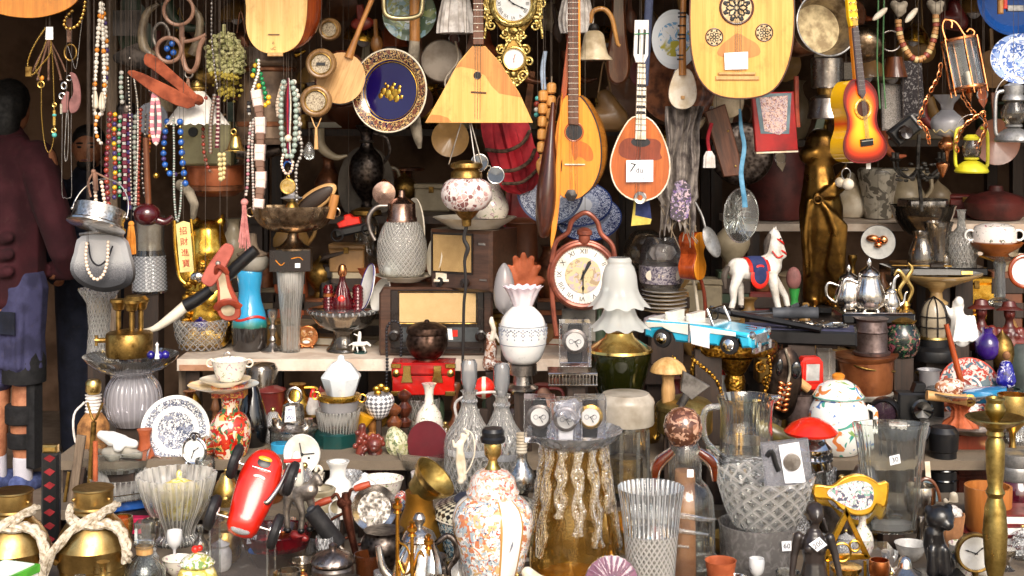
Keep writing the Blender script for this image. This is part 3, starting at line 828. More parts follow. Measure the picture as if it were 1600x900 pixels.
fr=t.p('frame','ormolu',ring(q([(802,6)])[0]+(-4,),33,5,40),box(-46,-30,38,62,-1,5,1),box(30,46,38,62,-1,5,1),box(-47,47,30,36,-1,4,1),tube(q([(757,60),(762,14),(757,-10)])[0:3],2.5,6),tube(q([(848,60),(843,14),(848,-10)]),2.5,6),*[scroll(a-802,60-b,r,a0,1.4,2.4,f)for a,b,r,a0,f in[(768,40,8,90,1),(836,40,8,90,-1),(790,52,9,200,1),(814,52,9,200,-1),(783,78,8,60,1),(821,78,8,60,-1),(780,96,8,0,1),(826,96,8,0,-1),(788,118,9,300,1),(818,118,9,300,-1),(800,128,7,0,1),(808,128,7,0,-1),(762,6,8,0,1),(846,6,8,0,-1),(795,62,6,0,1),(810,62,6,0,-1)]],tube(q([(792,42),(796,58),(790,72),(784,84)]),2.6,6),tube(q([(812,42),(808,58),(814,72),(821,84)]),2.6,6),tube(q([(784,104),(782,116),(792,128),(803,136)]),2.4,6),tube(q([(821,104),(824,116),(814,128),(803,136)]),2.4,6),ball((0,12,-3),(9,6,4)),ball((0,-56,-3),(6,5,3)),ball((0,-72,-2),(4,6,3)))
t.p('bezel','brassbright',ring(q([(802,6)])[0]+(-6,),29.5,2.5,40));clockface(t,0,54,28,-4,hands=((115,.75),(310,.4)))
t.p('bezel','brassbright',ring(q([(803,92)])[0]+(-6,),17.5,2.2,32));clockface(t,1,-32,16.5,-4,nums=False,ink='inkred',hands=((15,.5),(180,.4)))
t.p('backplate','brassold',prism(q([(770,30),(834,30),(812,60),(826,92),(812,128),(803,132),(792,126),(780,92),(792,60)]),2,4,1));t.cord(0,90,3)
t=H('bouzouki','large orange bouzouki with round sound hole and striped bowl','bouzouki',900,230,4.7)
o=t.q([(884,150),(905,148),(918,164),(932,192),(939,225),(938,262),(926,292),(908,308),(892,311),(876,305),(868,280),(866,240),(869,200),(876,170)])
t.p('soundboard','orangewood',prism(o,0,2.5,.5,3));t.p('bowl_back','honeyrib',bowl(o,60,2.5,3,sh=(32,4)))
D('honeyrib',wood,'#cf8a35','#9a5a1c',6,(2,2,9),.22,.7)
t.p('edge_binding','ink',tube(t.q([(905,148,-.3),(918,164,-.3),(932,192,-.3),(939,225,-.3),(938,262,-.3),(926,292,-.3),(908,309,-.3)]),1.1,6))
t.p('sound_hole','ink',lathe([(0,.4),(13,.4),(13,0)],28,t.q([(897,206)])[0],'y'));t.p('rosette','redwood',ring(t.q([(897,206)])[0]+(-.2,),14.5,1))
t.p('pick_guard','redwood2',prism(t.q([(893,222),(912,222),(924,232),(927,248),(918,252),(905,244),(897,250)]),-.5,-.02,0,3))
D('redwood2',wood,'#cc6e20','#a54a12',20,(7,7,.6),.25,.6)
t.p('bridge','bone',box(-18,14,-28,-26,-3,0,.5));nk=t.p('neck','fret',prism(t.q([(887,-40),(903,-40),(904,196),(888,194)]),-4,8,1))
t.p('neck_edge','orangewood',prism(t.q([(903,-40),(906.5,-40),(907,150),(904,150)]),-3,12,.6))
t.pe('fret','nickel',*[box(-12.5,3.5,230-y-.4,230-y+.4,-4.8,-4)for y in range(4,192,9)],par=nk)
t.pe('string','nickel',*[tube(t.q([(x,-40,-5.4),(x+.5,256,-3.4),(x+1,306,-1)]),.3,4,sm=1)for x in(890,893,898,901)])
t.p('tailpiece','bakelite',lathe([(0,-2),(9,-1),(10,2),(0,4)],6,(-8,-75,-2),'y'));t.cord(-5,270,2)
t=H('mandolin','dark bowl-backed mandolin hanging edge-on left of the bouzouki','mandolin',862,280,4.72,roll=4)
t.p('bowl_back','rosew',lathe([(4,-92),(13,-84),(20,-50),(20,-10),(14,40),(7,90),(4,120)],24,sm=3,sq=(.8,1.5)).mv(-6))
t.p('soundboard','orangewood',prism([(4,-93),(11,-88),(14,-50),(14,-5),(10,50),(8,120),(5,120)],-16,16,1,3))
t.p('neck','redwood',prism([(4,115),(14,115),(19,290),(12,290)],-5,5,1));t.p('sound_hole','ink',ball((13.5,22,-6),(1.2,14,5),12))
t.p('bridge','bone',box(13,17,-27,-25.5,-8,8));t.cord(15,285,0)
t=H('mandolin','red-brown teardrop mandolin with white neck and price card','mandolin',1000,250,4.74,roll=2)
o=[(-14,66),(10,66),(28,48),(42,18),(47,-10),(43,-36),(28,-56),(4,-64),(-20,-58),(-38,-40),(-46,-12),(-42,14),(-30,44)]
t.p('soundboard','sunbrown',prism(o,0,2.5,.5,3));t.p('bowl_back','rosew',bowl(o,45,2.5,3,sh=(6,0)))
D('sunbrown',wood,'#c0672c','#9a4519',7,(6,6,.5),.2,.8)
t.p('edge_binding','ivory',tube([a+(-.2,)for a in smooth(o,3,True)],1.2,6,True,1))
t.p('inlay','rosewred',prism([(-34,14),(-31,26),(-22,33),(-8,34),(10,34),(24,33),(32,26),(31,12),(34,4),(20,0),(-4,-1),(-28,4)],-.5,-.02,0,3));D('rosewred',wood,'#8a3a22','#6a2816',14,(6,6,.5),.25,.6)
t.p('sound_hole','ink',lathe([(0,.9),(15,.9),(15,.3)],28,(0,28,0),'y',sq=(1,.5)))
nk=t.p('neck','ivory',prism([(-9,150),(3,150),(8,32),(-9,32)],-4,8,.6))
t.pe('fret','ink',*[box(-9,4+(150-y)*.03,y-.5,y+.5,-4.7,-4)for y in range(46,150,9)],*[box(-8.5,5,y-2.2,y+2.2,-4.6,-4.02)for y in(116,99,83,74)],par=nk)
t.p('headstock','white',prism([(-12,152),(-16,164),(-16,218),(6,219),(7,164),(2,152)],-2,5,1));t.pe('slot','ink',box(-10.5,-7.5,165,204,-2.6,-2.02),box(-1,2,165,204,-2.6,-2.02));t.p('tie','beadgreen',tube([(-16,196,-3),(7,198,-3)],.9,5,sm=1))
t.pe('string','nickel',*[tube([(x,205,-4),(x*.8,40,-5.2),(x,-60,-2)],.3,4,sm=1)for x in(-6,-2,0)])
tg=paper(t,[(-22,-1),(20,1),(21,-33),(-21,-35)],w=-6,txt='7',size=20,at=(-12,-13),roll=8);t.p('writing','ink',text('du',12,(-1,-16,-6.7)),text('-',9,(12,-16,-6.7)),text('2',6,(6,-27,-6.7)),par=tg)
t.p('tailpiece','chrome',lathe([(0,-3),(9,-1),(10,1)],16,(2,-59,-2),'y'));t.cord(-5,216,2)
t=H('pennant','small blue and yellow ribbon pennant below the mandolin','pennant',1000,318,4.8)
t.p('pennant',['bluedeep','yellowcl'],prism([(-8,8),(14,12),(18,-24),(-10,-18)],-1,1).m(0),prism([(-14,-35),(-10,-18),(18,-24),(16,-32)],-1.2,1.2).m(1),prism([(-14,-35),(-9,8),(-6,8),(-9,-34)],-1.4,1.4).m(1));t.cord(0,10)
D('bluedeep',plain,'#26305e',.8);D('yellowcl',plain,'#d8bf5a',.8)
t=H('oud','big pale oud with three carved roses and blank card','oud',1160,40,4.66)
o=t.q([(1084,-60),(1079,-10),(1078,40),(1081,85),(1092,122),(1115,146),(1150,154),(1190,150),(1215,134),(1232,100),(1240,55),(1241,5),(1236,-50),(1215,-130),(1180,-190),(1150,-190),(1112,-130)])
t.p('soundboard','spruce2',prism(o,0,2.5,.5,3));t.p('bowl_back','honeyrib',bowl(o,85,2.6,3,sh=(18,-3)))
t.p('edge_binding','rosew',tube([a+(.4,)for a in smooth(o,3,True)],1.5,6,True,1))
def rose(u,v,R):
 a=t.p('rose','rosebone',lathe([(0,0),(R*.9,.02),(R*.9,-.5)],32,(u,v,-.5),'y'))
 t.p('rose_ring','rosew',ring((u,v,-.7),R*.95,R*.07,32),par=a)
 gs=[]
 for i in range(8):
  a0=i*45
  gs+=[tube([(0,R*.12),(R*.16,R*.36),(0,R*.62)],R*.035,5).rot(a0),tube([(0,R*.12),(-R*.16,R*.36),(0,R*.62)],R*.035,5).rot(a0),ball((0,R*.74,0),(R*.13,R*.1,.5),8).rot(a0+22),ball((0,R*.33,0),(R*.06,R*.12,.5),8).rot(a0+22)]
  if R>20:gs+=[ball((R*.2,R*.6,0),(R*.07,R*.1,.5),8).rot(a0+11),ball((-R*.2,R*.6,0),(R*.07,R*.1,.5),8).rot(a0-11)]
 g=gs[0]
 for x in gs[1:]:g=g+x
 t.p('tracery','ink',g.mv(u,v,-1),par=a)
D('rosebone',plain,'#dcc49a',.5,0,'#b89866',30)
rose(-9,28,27);rose(-44,-18,14);rose(34,-11,14)
t.p('pick_guard','baladark',prism(t.q([(1122,86),(1126,72),(1140,60),(1153,52),(1168,60),(1184,70),(1186,86),(1153,92)]),-.5,-.02,0,3))
paper(t,t.q([(1131,83),(1168,81),(1168,108),(1132,109)]),w=-4);br=t.p('bridge','palewood',box(-42,26,-85,-79,-3,0,.8));t.p('bridge_top','palewood',box(-38,20,-77,-73,-4,0,.8))
t.pe('string','nickel',*[tube(t.q([(x,-60,-3),(x,118,-3.5)]),.25,4,sm=1)for x in(1149,1152,1155,1158)]);t.p('neck','rosew',box(-22,10,215,260,-4,18,2));t.cord(-5,250,3)
t=H('saucepan','round metal pan with pale crusted inside tilted to the street','pan',1291,38,4.8,yaw=14,pitch=-8)
t.p('pan_wall','pewterpan',lathe([(38,-36),(39,-34),(50,2),(52,4),(51,2.5),(40,-32)],44,ax='y'));t.p('pan_bottom','crust',lathe([(0,-34),(39,-33.5),(39,-37),(0,-37)],44,ax='y'))
t.p('rim','zinc',ring((0,0,-3),51,1.6,44));t.p('handle','zinc',box(-8,8,50,150,-6,-1,1));t.cord(0,148)
D('pewterpan',metal,'#a89c88',.35,'#6a5c4c',20);D('crust',plain,'#e2cd9e',.7,0,'#a8916c',26,bump=.3,bs=60)
D('sunburst',rings,.118,[(0,'#f4b81e',0),(.45,'#f2a81a',0)],'#000000')
def sunburst(name):
 n=N(name);c=n.n('ShaderNodeTexCoord');x=n.n('ShaderNodeSeparateXYZ');n.l(c.outputs['UV'],x.inputs[0])
 col=n.ramp(x.outputs[0],[(0,hx('#3a0a06')),(.10,hx('#7a1206')),(.22,hx('#d83a0c')),(.42,hx('#f08a14')),(.65,hx('#f6b822')),(1,hx('#f8c42c'))])
 n.pbr(col,.12,0,None,.8);return n.m
D('sunburst',sunburst);D('guitarside',grad,[(-.16,'#f4c01c'),(-.03,'#f2b41a'),(.0,'#d8481a'),(.03,'#f2b41a'),(.2,'#f4c01c')],2,.15,.7)
def burst_face(o,w,st=7):
 o=smooth(o,3,True);n=len(o)
 if sum(o[i][0]*o[(i+1)%n][1]-o[(i+1)%n][0]*o[i][1]for i in range(n))<0:o=o[::-1]
 cu=sum(a for a,b in o)/n;cv=sum(b for a,b in o)/n
 V=[];Fc=[];UV=[]
 for k in range(st+1):
  s=1-k/st
  cvk=cv
  V+=[(cu+(a-cu)*s,w,cvk+(b-cvk)*s)for a,b in o]
 for k in range(st):
  for i in range(n):
   j=(i+1)%n;Fc.append((k*n+i,(k+1)*n+i,(k+1)*n+j,k*n+j));a,b=k/st,(k+1)/st
   UV.append(((a,0),(b,0),(b,0),(a,0)))
 return Geo(V,Fc,None,UV)
t=H('toy_guitar','small glossy yellow and red sunburst guitar','guitar',1350,190,4.62,roll=-6,yaw=24)
o=[(-6,66),(14,62),(28,46),(30,24),(24,4),(26,-14),(38,-36),(36,-52),(22,-62),(-2,-64),(-28,-60),(-42,-48),(-42,-28),(-32,-8),(-30,10),(-34,30),(-30,50),(-18,64)]
t.p('soundboard','sunburst',burst_face(o,0));t.p('sides','guitarside',prism(o,.3,36,1,3));t.p('edge_binding','darkred',tube([a+(.4,)for a in smooth(o,3,True)],1.3,6,True,1))
t.p('sound_hole','rosew',lathe([(0,.6),(12,.6),(12,.1)],28,(0,20,0),'y'));t.p('rosette','goldrose',ring((0,20,-.6),14.5,2.6,32));D('goldrose',floral,'#e0a028',['#8a4a10','#f2cc5a'],300,.3)
t.p('bridge','black',box(-12,12,-38,-27,-3.5,0,1));t.p('saddle','chrome',box(-11,11,-31,-29.5,-4.4,-3.5));nk=t.p('fingerboard','fretgrey',prism([(-5.5,148),(5.5,148),(7,44),(0,36),(-7,44)],-4,-.2,.4));D('fretgrey',plain,'#5a4c50',.4)
t.p('neck','orangewood',prism([(-5,150),(5,150),(7,66),(-7,66)],0,10,2));t.pe('fret','nickel',*[box(-6,6,y-.35,y+.35,-4.7,-4)for y in range(50,147,7)],par=nk)
t.p('headstock','guitarside',prism([(-7,150),(7,150),(9,165),(8,196),(-8,196),(-9,165)],-2,6,1));t.pe('tuning_peg','chrome',*[lathe([(2,0),(2,3)],10,(x,y,-2),'y')for x in(-5,5)for y in(162,174,186)])
t.pe('string','nickel',*[tube([(x,162,-5),(x*.8,-30,-4.6)],.3,4,sm=1)for x in(-4,-2,0,2,4)]);t.cord(0,194,2)
t=H('hang_tag','tiny pale tag hanging under the toy guitar','tag',1357,258,4.66);t.p('hang_tag','paper',prism([(-3.5,-6),(3.5,-6),(3.5,4),(0,8),(-3.5,4)],-.5,.5));t.cord(0,7,top=20)
def neck(label,pts,r,mats,Y=4.95,cat='necklace',name='necklace',grp='bead necklaces',**kw):
 """PTS in photo pixels, first point is where it hangs"""
 x0,y0=pts[0]
 t=H(name,label,cat,x0,y0,Y,grp=grp)
 t.beads([(x-x0,y0-y)+tuple(z)for x,y,*z in pts],r,mats,**kw)
 return t
W,O_,B_='beadwhite','beadorange','beadblue'
t=neck('long ivory white and orange bead necklace on the post',[(158,2),(153,60),(149,120),(147,160),(150,182),(157,178),(163,150),(162,80),(158,4)],3.6,[W,(W,.8),W,(O_,1.1),W,(W,.7),(W,1.2),W],gap=.95)
t.pe('shell_pendant','bone',lathe([(0,-14),(4.5,-10),(4,4),(2,14),(0,15)],10,(-8,-155,-3),sm=3),lathe([(0,-14),(5,-10),(4.5,4),(2,14),(0,15)],10,(2,-157,-3),sm=3))
t.beads([(-5,-178),(-9,-195),(-5,-215),(0,-222)],3,[W,W,(O_,1.1)]);t.cord()
t=neck('second strand of white, orange and dark purple beads by the post',[(160,4),(166,60),(166,120),(161,170),(158,180)],3.4,[W,W,(O_,1.2),W,('beadpurple',1.1),W],Y=4.98);t.cord()
t=neck('heavy gold ball choker hanging from the top rail',[(133,0),(130,20),(122,38),(108,45),(100,38),(104,26),(113,16)],3.2,['goldbead'],Y=4.9);t.cord()
def chain(label,pts,r=.9,m='goldbead',Y=4.9,cat='chain',grp='thin chains on the left',extra=None,cord=True,pitch=2.6):
 x0,y0=pts[0];t=H('chain',label,cat,x0,y0,Y,grp=grp)
 q=[(x-x0,y0-y,0)for x,y in pts]
 s=smooth(q,8);gs=[];d=0;L0=0
 for a,b in zip(s,s[1:]):
  L=math.hypot(a[0]-b[0],a[1]-b[1]);d+=L
  while d>pitch:
   d-=pitch;f=1-d/max(L,1e-6);c=(a[0]+(b[0]-a[0])*f,a[1]+(b[1]-a[1])*f,(.5 if len(gs)%2 else-.5)*r)
   gs.append(ball(c,(r,r*1.25,r),6))
 gs.append(tube(s,r*.45,4,sm=1))
 g=gs[0]
 for x in gs[1:]:g=g+x
 if extra is None and not cord:t.p('chain',m,g)
 else:t.p('links',m,g)
 if cord:t.cord()
 return t
t=chain('long gold chain with turquoise drops and ring clasps',[(79,44),(62,92),(56,108),(64,130),(65,180),(70,225),(77,238),(83,222),(85,190),(84,140),(82,90),(78,46)])
t.p('turquoise_drop','beadturq',ball((6,-167,0),4));t.p('turquoise_drop','beadturq',ball((6,-136,0),(3.5,2.5,3)));t.pe('ring_clasp','goldbead',ring((-15,-88),5,1.2,16),ring((5,-160),3.4,1,14),ring((6,-120),3,1,14));t.p('link_bar','goldbead',box(3.5,8,-152,-128,-1,1,.5));t.p('coral_bead','beadorange',ball((-13,-78,0),(3,4,3)))
t=chain('gold choker wire with square pendant',[(72,42),(54,70),(44,95),(45,112),(52,116),(66,100),(78,84),(80,60),(77,44)],1.3,'goldbead',4.88);t.p('pendant','brassold',box(-32,-22,-78,-62,-3,2,1));
t=H('price_tag','white paper tag on the bunch of chains','tag',77,50,4.86);t.p('price_tag','paper',prism([(-6,-12),(6,-12),(6,8),(-5,8)],-.4,.4));t.cord(0,8)
for i,(x,lab)in enumerate([(62,'thin dark leather cords fanned left'),(76,'thin dark cords in the middle of the fan'),(92,'thin dark leather cords fanned right')]):
 t=H('leather_thong',lab+' below the paper tag','cord',77,60,4.97,grp='leather cords')
 t.p('cord_loop','strapbrown',tube([(0,0),((x-77)*.8,-40),((x-77)*1.2,-62)],1.4,5),tube([(0,0),((x-77)*1.2,-34),((x-77)*1.7,-52)],1.2,5));t.p('cord_end','beadbrown',ball(((x-77)*1.2,-64,0),2.5,8));t.cord()
chain('fine silver chain hanging lowest in the doorway',[(112,150),(111,220),(112,300),(108,309),(102,309),(97,300),(97,220),(98,150)],.6,'silver',4.9,pitch=2)
chain('short fine chain with white drop',[(104,176),(102,215),(101,240),(103,252),(106,240),(107,200),(106,172)],.8,'silver',4.88,pitch=2)
chain('fine chain swung from the top rail to a ring',[(132,2),(126,50),(119,106),(112,90),(106,72)],.7,'silver',4.92,pitch=2)
t=H('leather_strap','brown leather strap with brass ring at top left','strap',108,42,4.94)
t.p('strap','strapbrown',prism([(-5,14),(5,14),(3,-24),(-3,-24)],-1,1));t.p('ring','brassold',ring((2,-40),11,1.6,22,(.85,1.15)));t.cord(0,12)
t=H('key_fob','pinkish leather fob with silver clasps','fob',112,130,4.9)
t.p('fob','leatherpk',prism([(-3,16),(6,14),(13,-4),(14,-30),(8,-44),(-2,-46),(-4,-30),(2,-18),(2,0)],-2,2,.8,3));t.p('loop','leatherpk',prism([(-15,-46),(-16,-28),(-8,-12),(-4,-14),(-6,-46)],-1.5,1.5,.6));t.pe('clasp','silver',ring((-12,-4),4,1.3,14,(1,1.3)),ring((-15,-20),4.5,1.3,14),ring((-4,8),4,1,14));t.p('clasp_bar','silver',box(-18,-14,-48,-32,-2,0,.5));t.cord(0,14)
D('leatherpk',plain,'#8a5a56',.6,0,'#6a4340',20)
t=H('animal_mask','dark carved hairy animal head by the post','mask',212,92,5.1)
t.p('head','horndk2',limb((-26,2,0),10,(-8,4,-4),16,(16,-4,-4),14),limb((-6,14,0),8,(4,22,2),5),limb((14,6,0),6,(22,14,2),3),vox=2.2);D('horndk2',plain,'#4a4038',.7,0,'#221c18',22,bump=.7,bs=80)
t.pe('eye','silver',ball((-20,6,-9),2.6),ball((-4,0,-19),2.6));t.cord(0,20)
t=H('lamp_fitting','grey metal bell-shaped lamp fitting near the mask','fitting',198,178,5.15);t.p('bell','pewterdk',lathe([(8,-18),(14,-14),(16,8),(12,16),(4,20)],22,sm=3,wall=1));t.p('stem','iron',tube([(0,18),(0,34)],3,8,sm=1));t.cord(0,34)
t=H('metal_sign','square dull metal plate behind the horns','plate',198,34,5.3);t.p('metal_sign','wallpl2',box(-22,22,-22,18,-1,2,.6));t.cord(0,18);D('wallpl2',plain,'#5a5450',.6,0,'#3a3532',12)
t=H('horn_ring','big curved animal horn beside iron rings','horn',250,50,5.1)
t.p('horn','horn2',tube([(-2,44),(-20,30),(-28,0),(-24,-26),(-10,-40)],[3,6,7,8,8.5],12));t.p('horn','horn2',tube([(52,40),(62,20),(60,-10),(50,-36)],[3,6,7,8],12));t.cord(0,42);D('horn2',plain,'#8f7f66',.4,0,'#5a4c3c',14,coat=.2)
t=H('wooden_ring','uppermost tan ring with strap among the horns','ring',279,16,4.98);t.p('ring','ringtan',ring((0,0),23,3,30));t.p('strap','strapbrown',box(1,9,-48,-20,-1,1,.5));t.cord(0,22);D('ringtan',plain,'#9c7660',.45,0,'#76523e',16)
t=H('wooden_ring','tan ring with blue beads showing through it','ring',264,78,4.96);t.p('ring','ringtan',ring((0,0),19,3.2,30));t.pe('bead','beadblue',ball((4,10,4),5),ball((-4,2,4),5),ball((6,-4,4),5),ball((-2,-12,4),4));t.cord(-6,18)
t=H('iron_link','grey iron shackle hanging between the tan rings','shackle',252,56,5.0);t.p('iron_link','ironlt',ring((0,0),18,2.6,24,(.7,1.1),(-60,240)));t.cord(0,20);D('ironlt',metal,'#8a827a',.4,'#4a4440',20)
t=H('stirrup','curved wooden stirrup with iron hook at upper left','stirrup',300,80,4.97)
t.p('bow','ringtan',tube([(-14,22),(-16,0),(-10,-26),(0,-32),(8,-20),(12,6),(20,22)],4,8),tube([(-16,14),(4,18),(22,26)],3,8));t.p('hook','ironlt',ring((-5,-36),6,1.6,14));t.p('prong','ringtan',tube([(-6,-40),(-4,-58)],1.6,6,sm=1),tube([(-6,-40),(-9,-56)],1.6,6,sm=1));t.cord(8,20)
t=H('red_strap','stiff rust-red leather strap bent in a loop','strap',255,130,4.9)
t.p('red_strap','rust',prism([(-54,16),(-44,20),(-10,6),(50,-26),(40,-40),(0,-24),(-40,4)],-8,-5,.8,2),prism([(-30,44),(-20,46),(2,30),(54,-20),(46,-34),(20,-8),(-18,22),(-30,30)],2,5,.8,2),tube([(52,-24,-5),(56,-27,0),(50,-24,4)],8,8));t.cord(-24,42)
D('rust',plain,'#9c4a28',.8,0,'#6f3018',16,bump=.6,bs=80)
t=H('frilled_lampshade','white frilled glass lampshade hanging behind the beads','lampshade',308,194,5.03)
t.p('shade','frostw2',lathe([(10,0),(14,6),(22,16),(36,36),(48,54)],72,sm=3,rf=(22,3,20),cap=False).rot(180).mv(0,54),);t.p('gallery','brass',lathe([(11,50),(13,54),(11,62),(7,68),(0,70)],20));t.p('gallery_ring','brass',lathe([(13,55),(17,56),(17,58),(13,60)],20));t.cord(0,70)
D('frostw2',plain,'#e8e4dc',.3,0,'#d8d2c6',10,sub=.2)
t=H('hanging_disc','flat grey slate disc behind the pink cubes','disc',237,186,5.08);t.p('hanging_disc','slate',lathe([(0,-2),(25,-2),(26,0),(25,2),(0,2)],36,ax='y'));t.cord(0,24)
t=neck('pink and white cube bead necklace over the grey disc',[(243,135),(239,160),(238,200),(244,224),(249,200),(248,168),(243,138)],3.4,['beadpink',('beadblush',.9)],Y=4.9,shape='cube',sq=.9);t.cord()
neck('long blue bead necklace with gold spacers, left loop',[(262,185),(257,215),(256,250),(266,272),(282,270)],5,['beadblue',('goldbead',.6),'beadblue',('beadpurple',.8)],Y=4.98).cord()
neck('big blue bead strand with gold spacers, lowest end',[(281,185),(283,220),(285,250),(290,290)],5.2,['beadblue',('goldbead',.55)],Y=4.92).cord()
neck('thin pale green pearl strand between the blue beads',[(271,182),(272,240),(272,300),(276,345),(281,330),(284,285)],2,['beadgrey','beadjade'],Y=4.94,each=False).cord()
neck('small red bead strand ending in a string',[(322,150),(318,180),(318,230),(325,262),(332,270)],3.2,['beadred',('beadbrown',.9)],Y=5.0).cord()
neck('grey ringed necklace of flat metal discs',[(336,145),(332,170),(329,200),(329,240)],3.6,['silverdull',('beadbrown',.8)],Y=4.93,shape='disc',sq=.4).cord();D('silverdull',metal,'#b8b0a8',.3,'#77706a',25)
neck('short rose bead strand beside the grey disc necklace',[(341,148),(341,190),(339,230)],3.6,['beadwine',('beadblush',.8)],Y=4.97,shape='disc',sq=.5).cord()
neck('double cream bead tail beside the bell',[(343,238),(344,262),(345,285)],3.8,['beadcream'],Y=4.9).cord()
neck('second cream bead tail beside the bell',[(350,238),(350,262),(348,283)],3.6,['beadcream'],Y=4.92).cord()
t=chain('iron chain of long oval links on the left',[(331,0),(331,60),(336,110),(340,140)],2,'silverdull',4.9,pitch=6,grp=None)
t=H('bell','small shiny brass bell under the herb bunch','bell',368,236,4.92);t.p('body','brassbright',lathe([(15,0),(16,1.5),(12,6),(9,16),(6,24),(0,27)],28,sm=3,wall=1));t.p('crown','brass',ring((-3,30),4,1.2,14));t.p('clapper','brass',ball((0,0,0),3));t.cord(-3,34)
random.seed(12)
t=H('dried_herbs','bushy pale green dried herb bunch under the lute','herbs',350,90,5.05)
gs=[tube([(0,52),(random.uniform(-8,8),20),(0,-20)],3,6)]
for i in range(420):
 a=random.uniform(0,2*PI);r=random.uniform(0,1)**.5;cx=3+31*r*cos(a);cy=2+38*r*sin(a)-(6 if cx>15 else 0);g=ball((0,0,0),random.uniform(2,4.2),5).sc(1,random.uniform(.6,1.6),.8).rot(random.uniform(0,180),0,random.uniform(-60,60)).mv(cx,cy,random.uniform(-14,8));g.MI=[0 if cy>-24 else 1]*len(g.F);gs.append(g)
g=gs[0]
for x in gs[1:]:g=g+x
t.p('flower_heads',['herb','herby'],g);t.cord(0,50)
t=H('dried_herbs','small yellowish dried herb tuft below the green bunch','herbs',358,140,5.08);gs=Geo()
for i in range(70):gs=gs+ball((random.gauss(0,9),random.gauss(0,7),random.gauss(0,5)),random.uniform(2,3.6),5)
t.p('flower_heads','herby',gs);t.cord(0,5)
t=H('copper_churn','tall tapered dark copper churn behind the necklaces','churn',418,225,5.15)
t.p('body','churn',lathe([(52,0),(53,8,1),(50,10),(46,60),(42,120,1),(45,124),(45,130,1),(42,134),(41,150)],40));t.p('band','copperdk',lathe([(47.5,26),(49.5,28),(49.5,34),(47,36)],40));t.p('band','copperdk',lathe([(43.5,112),(45.5,114),(45.5,118),(43.2,120)],40));t.p('handle','copperdk',tube([(-40,130),(-62,120),(-58,80),(-44,70)],3.5,8));t.p('spigot','pewterdk',tube([(20,-8),(-20,-16),(-46,-12)],[9,11,12],12))
D('churn',plain,'#75604e',.4,.5,'#43352b',12,bump=.3,bs=50);t.cord(0,148)
neck('green bead end with white spacers on the churn',[(405,92),(400,100),(397,110),(394,122)],4,['beadgreen','beadyellow'],Y=4.9).cord()
neck('green bead loop of the striped necklace',[(406,112),(410,128),(414,145),(415,158)],4,['beadgreen',('beadgreen',.9)],Y=4.92).cord()
neck('yellow amber bead loop below the green beads',[(404,130),(404,148),(410,162),(418,164),(420,150),(419,144)],4.2,['beadyellow'],Y=4.9).cord()
neck('short white bead row crossing the churn',[(404,92),(404,112),(399,128),(395,140)],2.6,['beadwhite'],Y=4.88).cord()
neck('black cube bead bunch beside the churn strand',[(390,158),(389,168),(390,182)],3.4,['beadblack',('beadgrey',.6)],Y=4.9,shape='cube').cord()
neck('chunky necklace of pale and brown wooden cubes and balls',[(400,140),(404,165),(407,190),(407,220),(406,250),(408,280),(404,322)],8,['beadblush',('beadblush',.95),('beadbrown',.85),('beadbrown',.75)],Y=4.88,shape='cube',sq=.75).cord()
neck('long grey seed strand left of the chunky cubes',[(396,185),(394,230),(395,270),(397,330)],2.4,['beadgrey','beadblush'],Y=4.9,each=False).cord()
neck('second grey seed strand with coral end',[(392,190),(388,240),(387,285),(384,306)],2.6,['beadgrey','beadblush','beadgrey',('beadpink',1.1)],Y=4.92,each=False).cord()
t=H('tassel','dusty pink silk tassel under the grey strands','tassel',382,316,4.9);t.p('head','pinktas',ball((0,0,0),6));t.p('fringe','pinktas',*[tube([(random.uniform(-3,3),-4,random.uniform(-3,3)),(random.uniform(-9,9),-random.uniform(46,78),random.uniform(-4,4))],1.1,5,sm=1)for _ in range(26)]);t.cord()
t=neck('big grey jade bead necklace, double loop',[(444,124),(440,150),(439,180),(441,215),(446,240),(452,246),(459,236),(462,200),(462,160),(456,126)],4.6,['beadjade',('beadjade',.95)],Y=4.88);t.cord(4,2)
t=neck('white disc bead necklace outside the jade loop',[(445,126),(436,160),(437,180)],5.5,['pearl'],Y=4.93,shape='disc',sq=.45);t.cord(3,0)
t=neck('white shell bead strand right of the jade loop',[(458,124),(465,150),(467,180),(468,205),(466,225)],4.6,['beadwhite',('beadblack',.6),('beadwhite',.8)],Y=4.93);t.cord(-2,0)
t=H('ribbon_necklace','red, white and blue thread necklace inside the jade loop','necklace',451,122,4.9,grp='bead necklaces')
for i,(m,dx)in enumerate([('beadwine',-3),('crimsoncloth',-1),('bluedeep',1.5),('beadwhite',3.5)]):t.p('thread',m,tube([(0,0,-1),(dx,-40,-2),(dx*.5,-100,-2),(dx*1.5,-130,-2)],1.3,5))
t.p('bead','pearl',ball((0,-94,-4),6));t.p('loop','beadblue',ring((-1,-140,-2),7,1.6,18,(1,1.4)));t.cord()
neck('small pearl loop hanging lowest over the coin',[(443,240),(440,255),(444,268),(450,272),(456,264),(458,250)],2.5,['pearl'],Y=4.87,each=False).cord()
neck('dark hematite strand trailing past the coin pendant',[(470,215),(471,240),(463,262),(463,300),(464,318)],3,['silverdull','beadgrey'],Y=4.9,each=False).cord()
t=H('coin_pendant','round gold coin pendant under the jade beads','pendant',450,291,4.86);t.p('coin','goldcoin',lathe([(0,-1),(12,-1),(13,0),(12,1.4),(0,1.2)],32,ax='y'));t.p('relief','gold',text('XXV',6,(0,1,-1.8)),ring((0,0,-1.4),10.5,.5,24));t.p('bail','gold',ring((0,14),2.4,.7,12));t.cord(0,16,top=30);D('goldcoin',metal,'#cdb27a',.3,'#94783f',60)
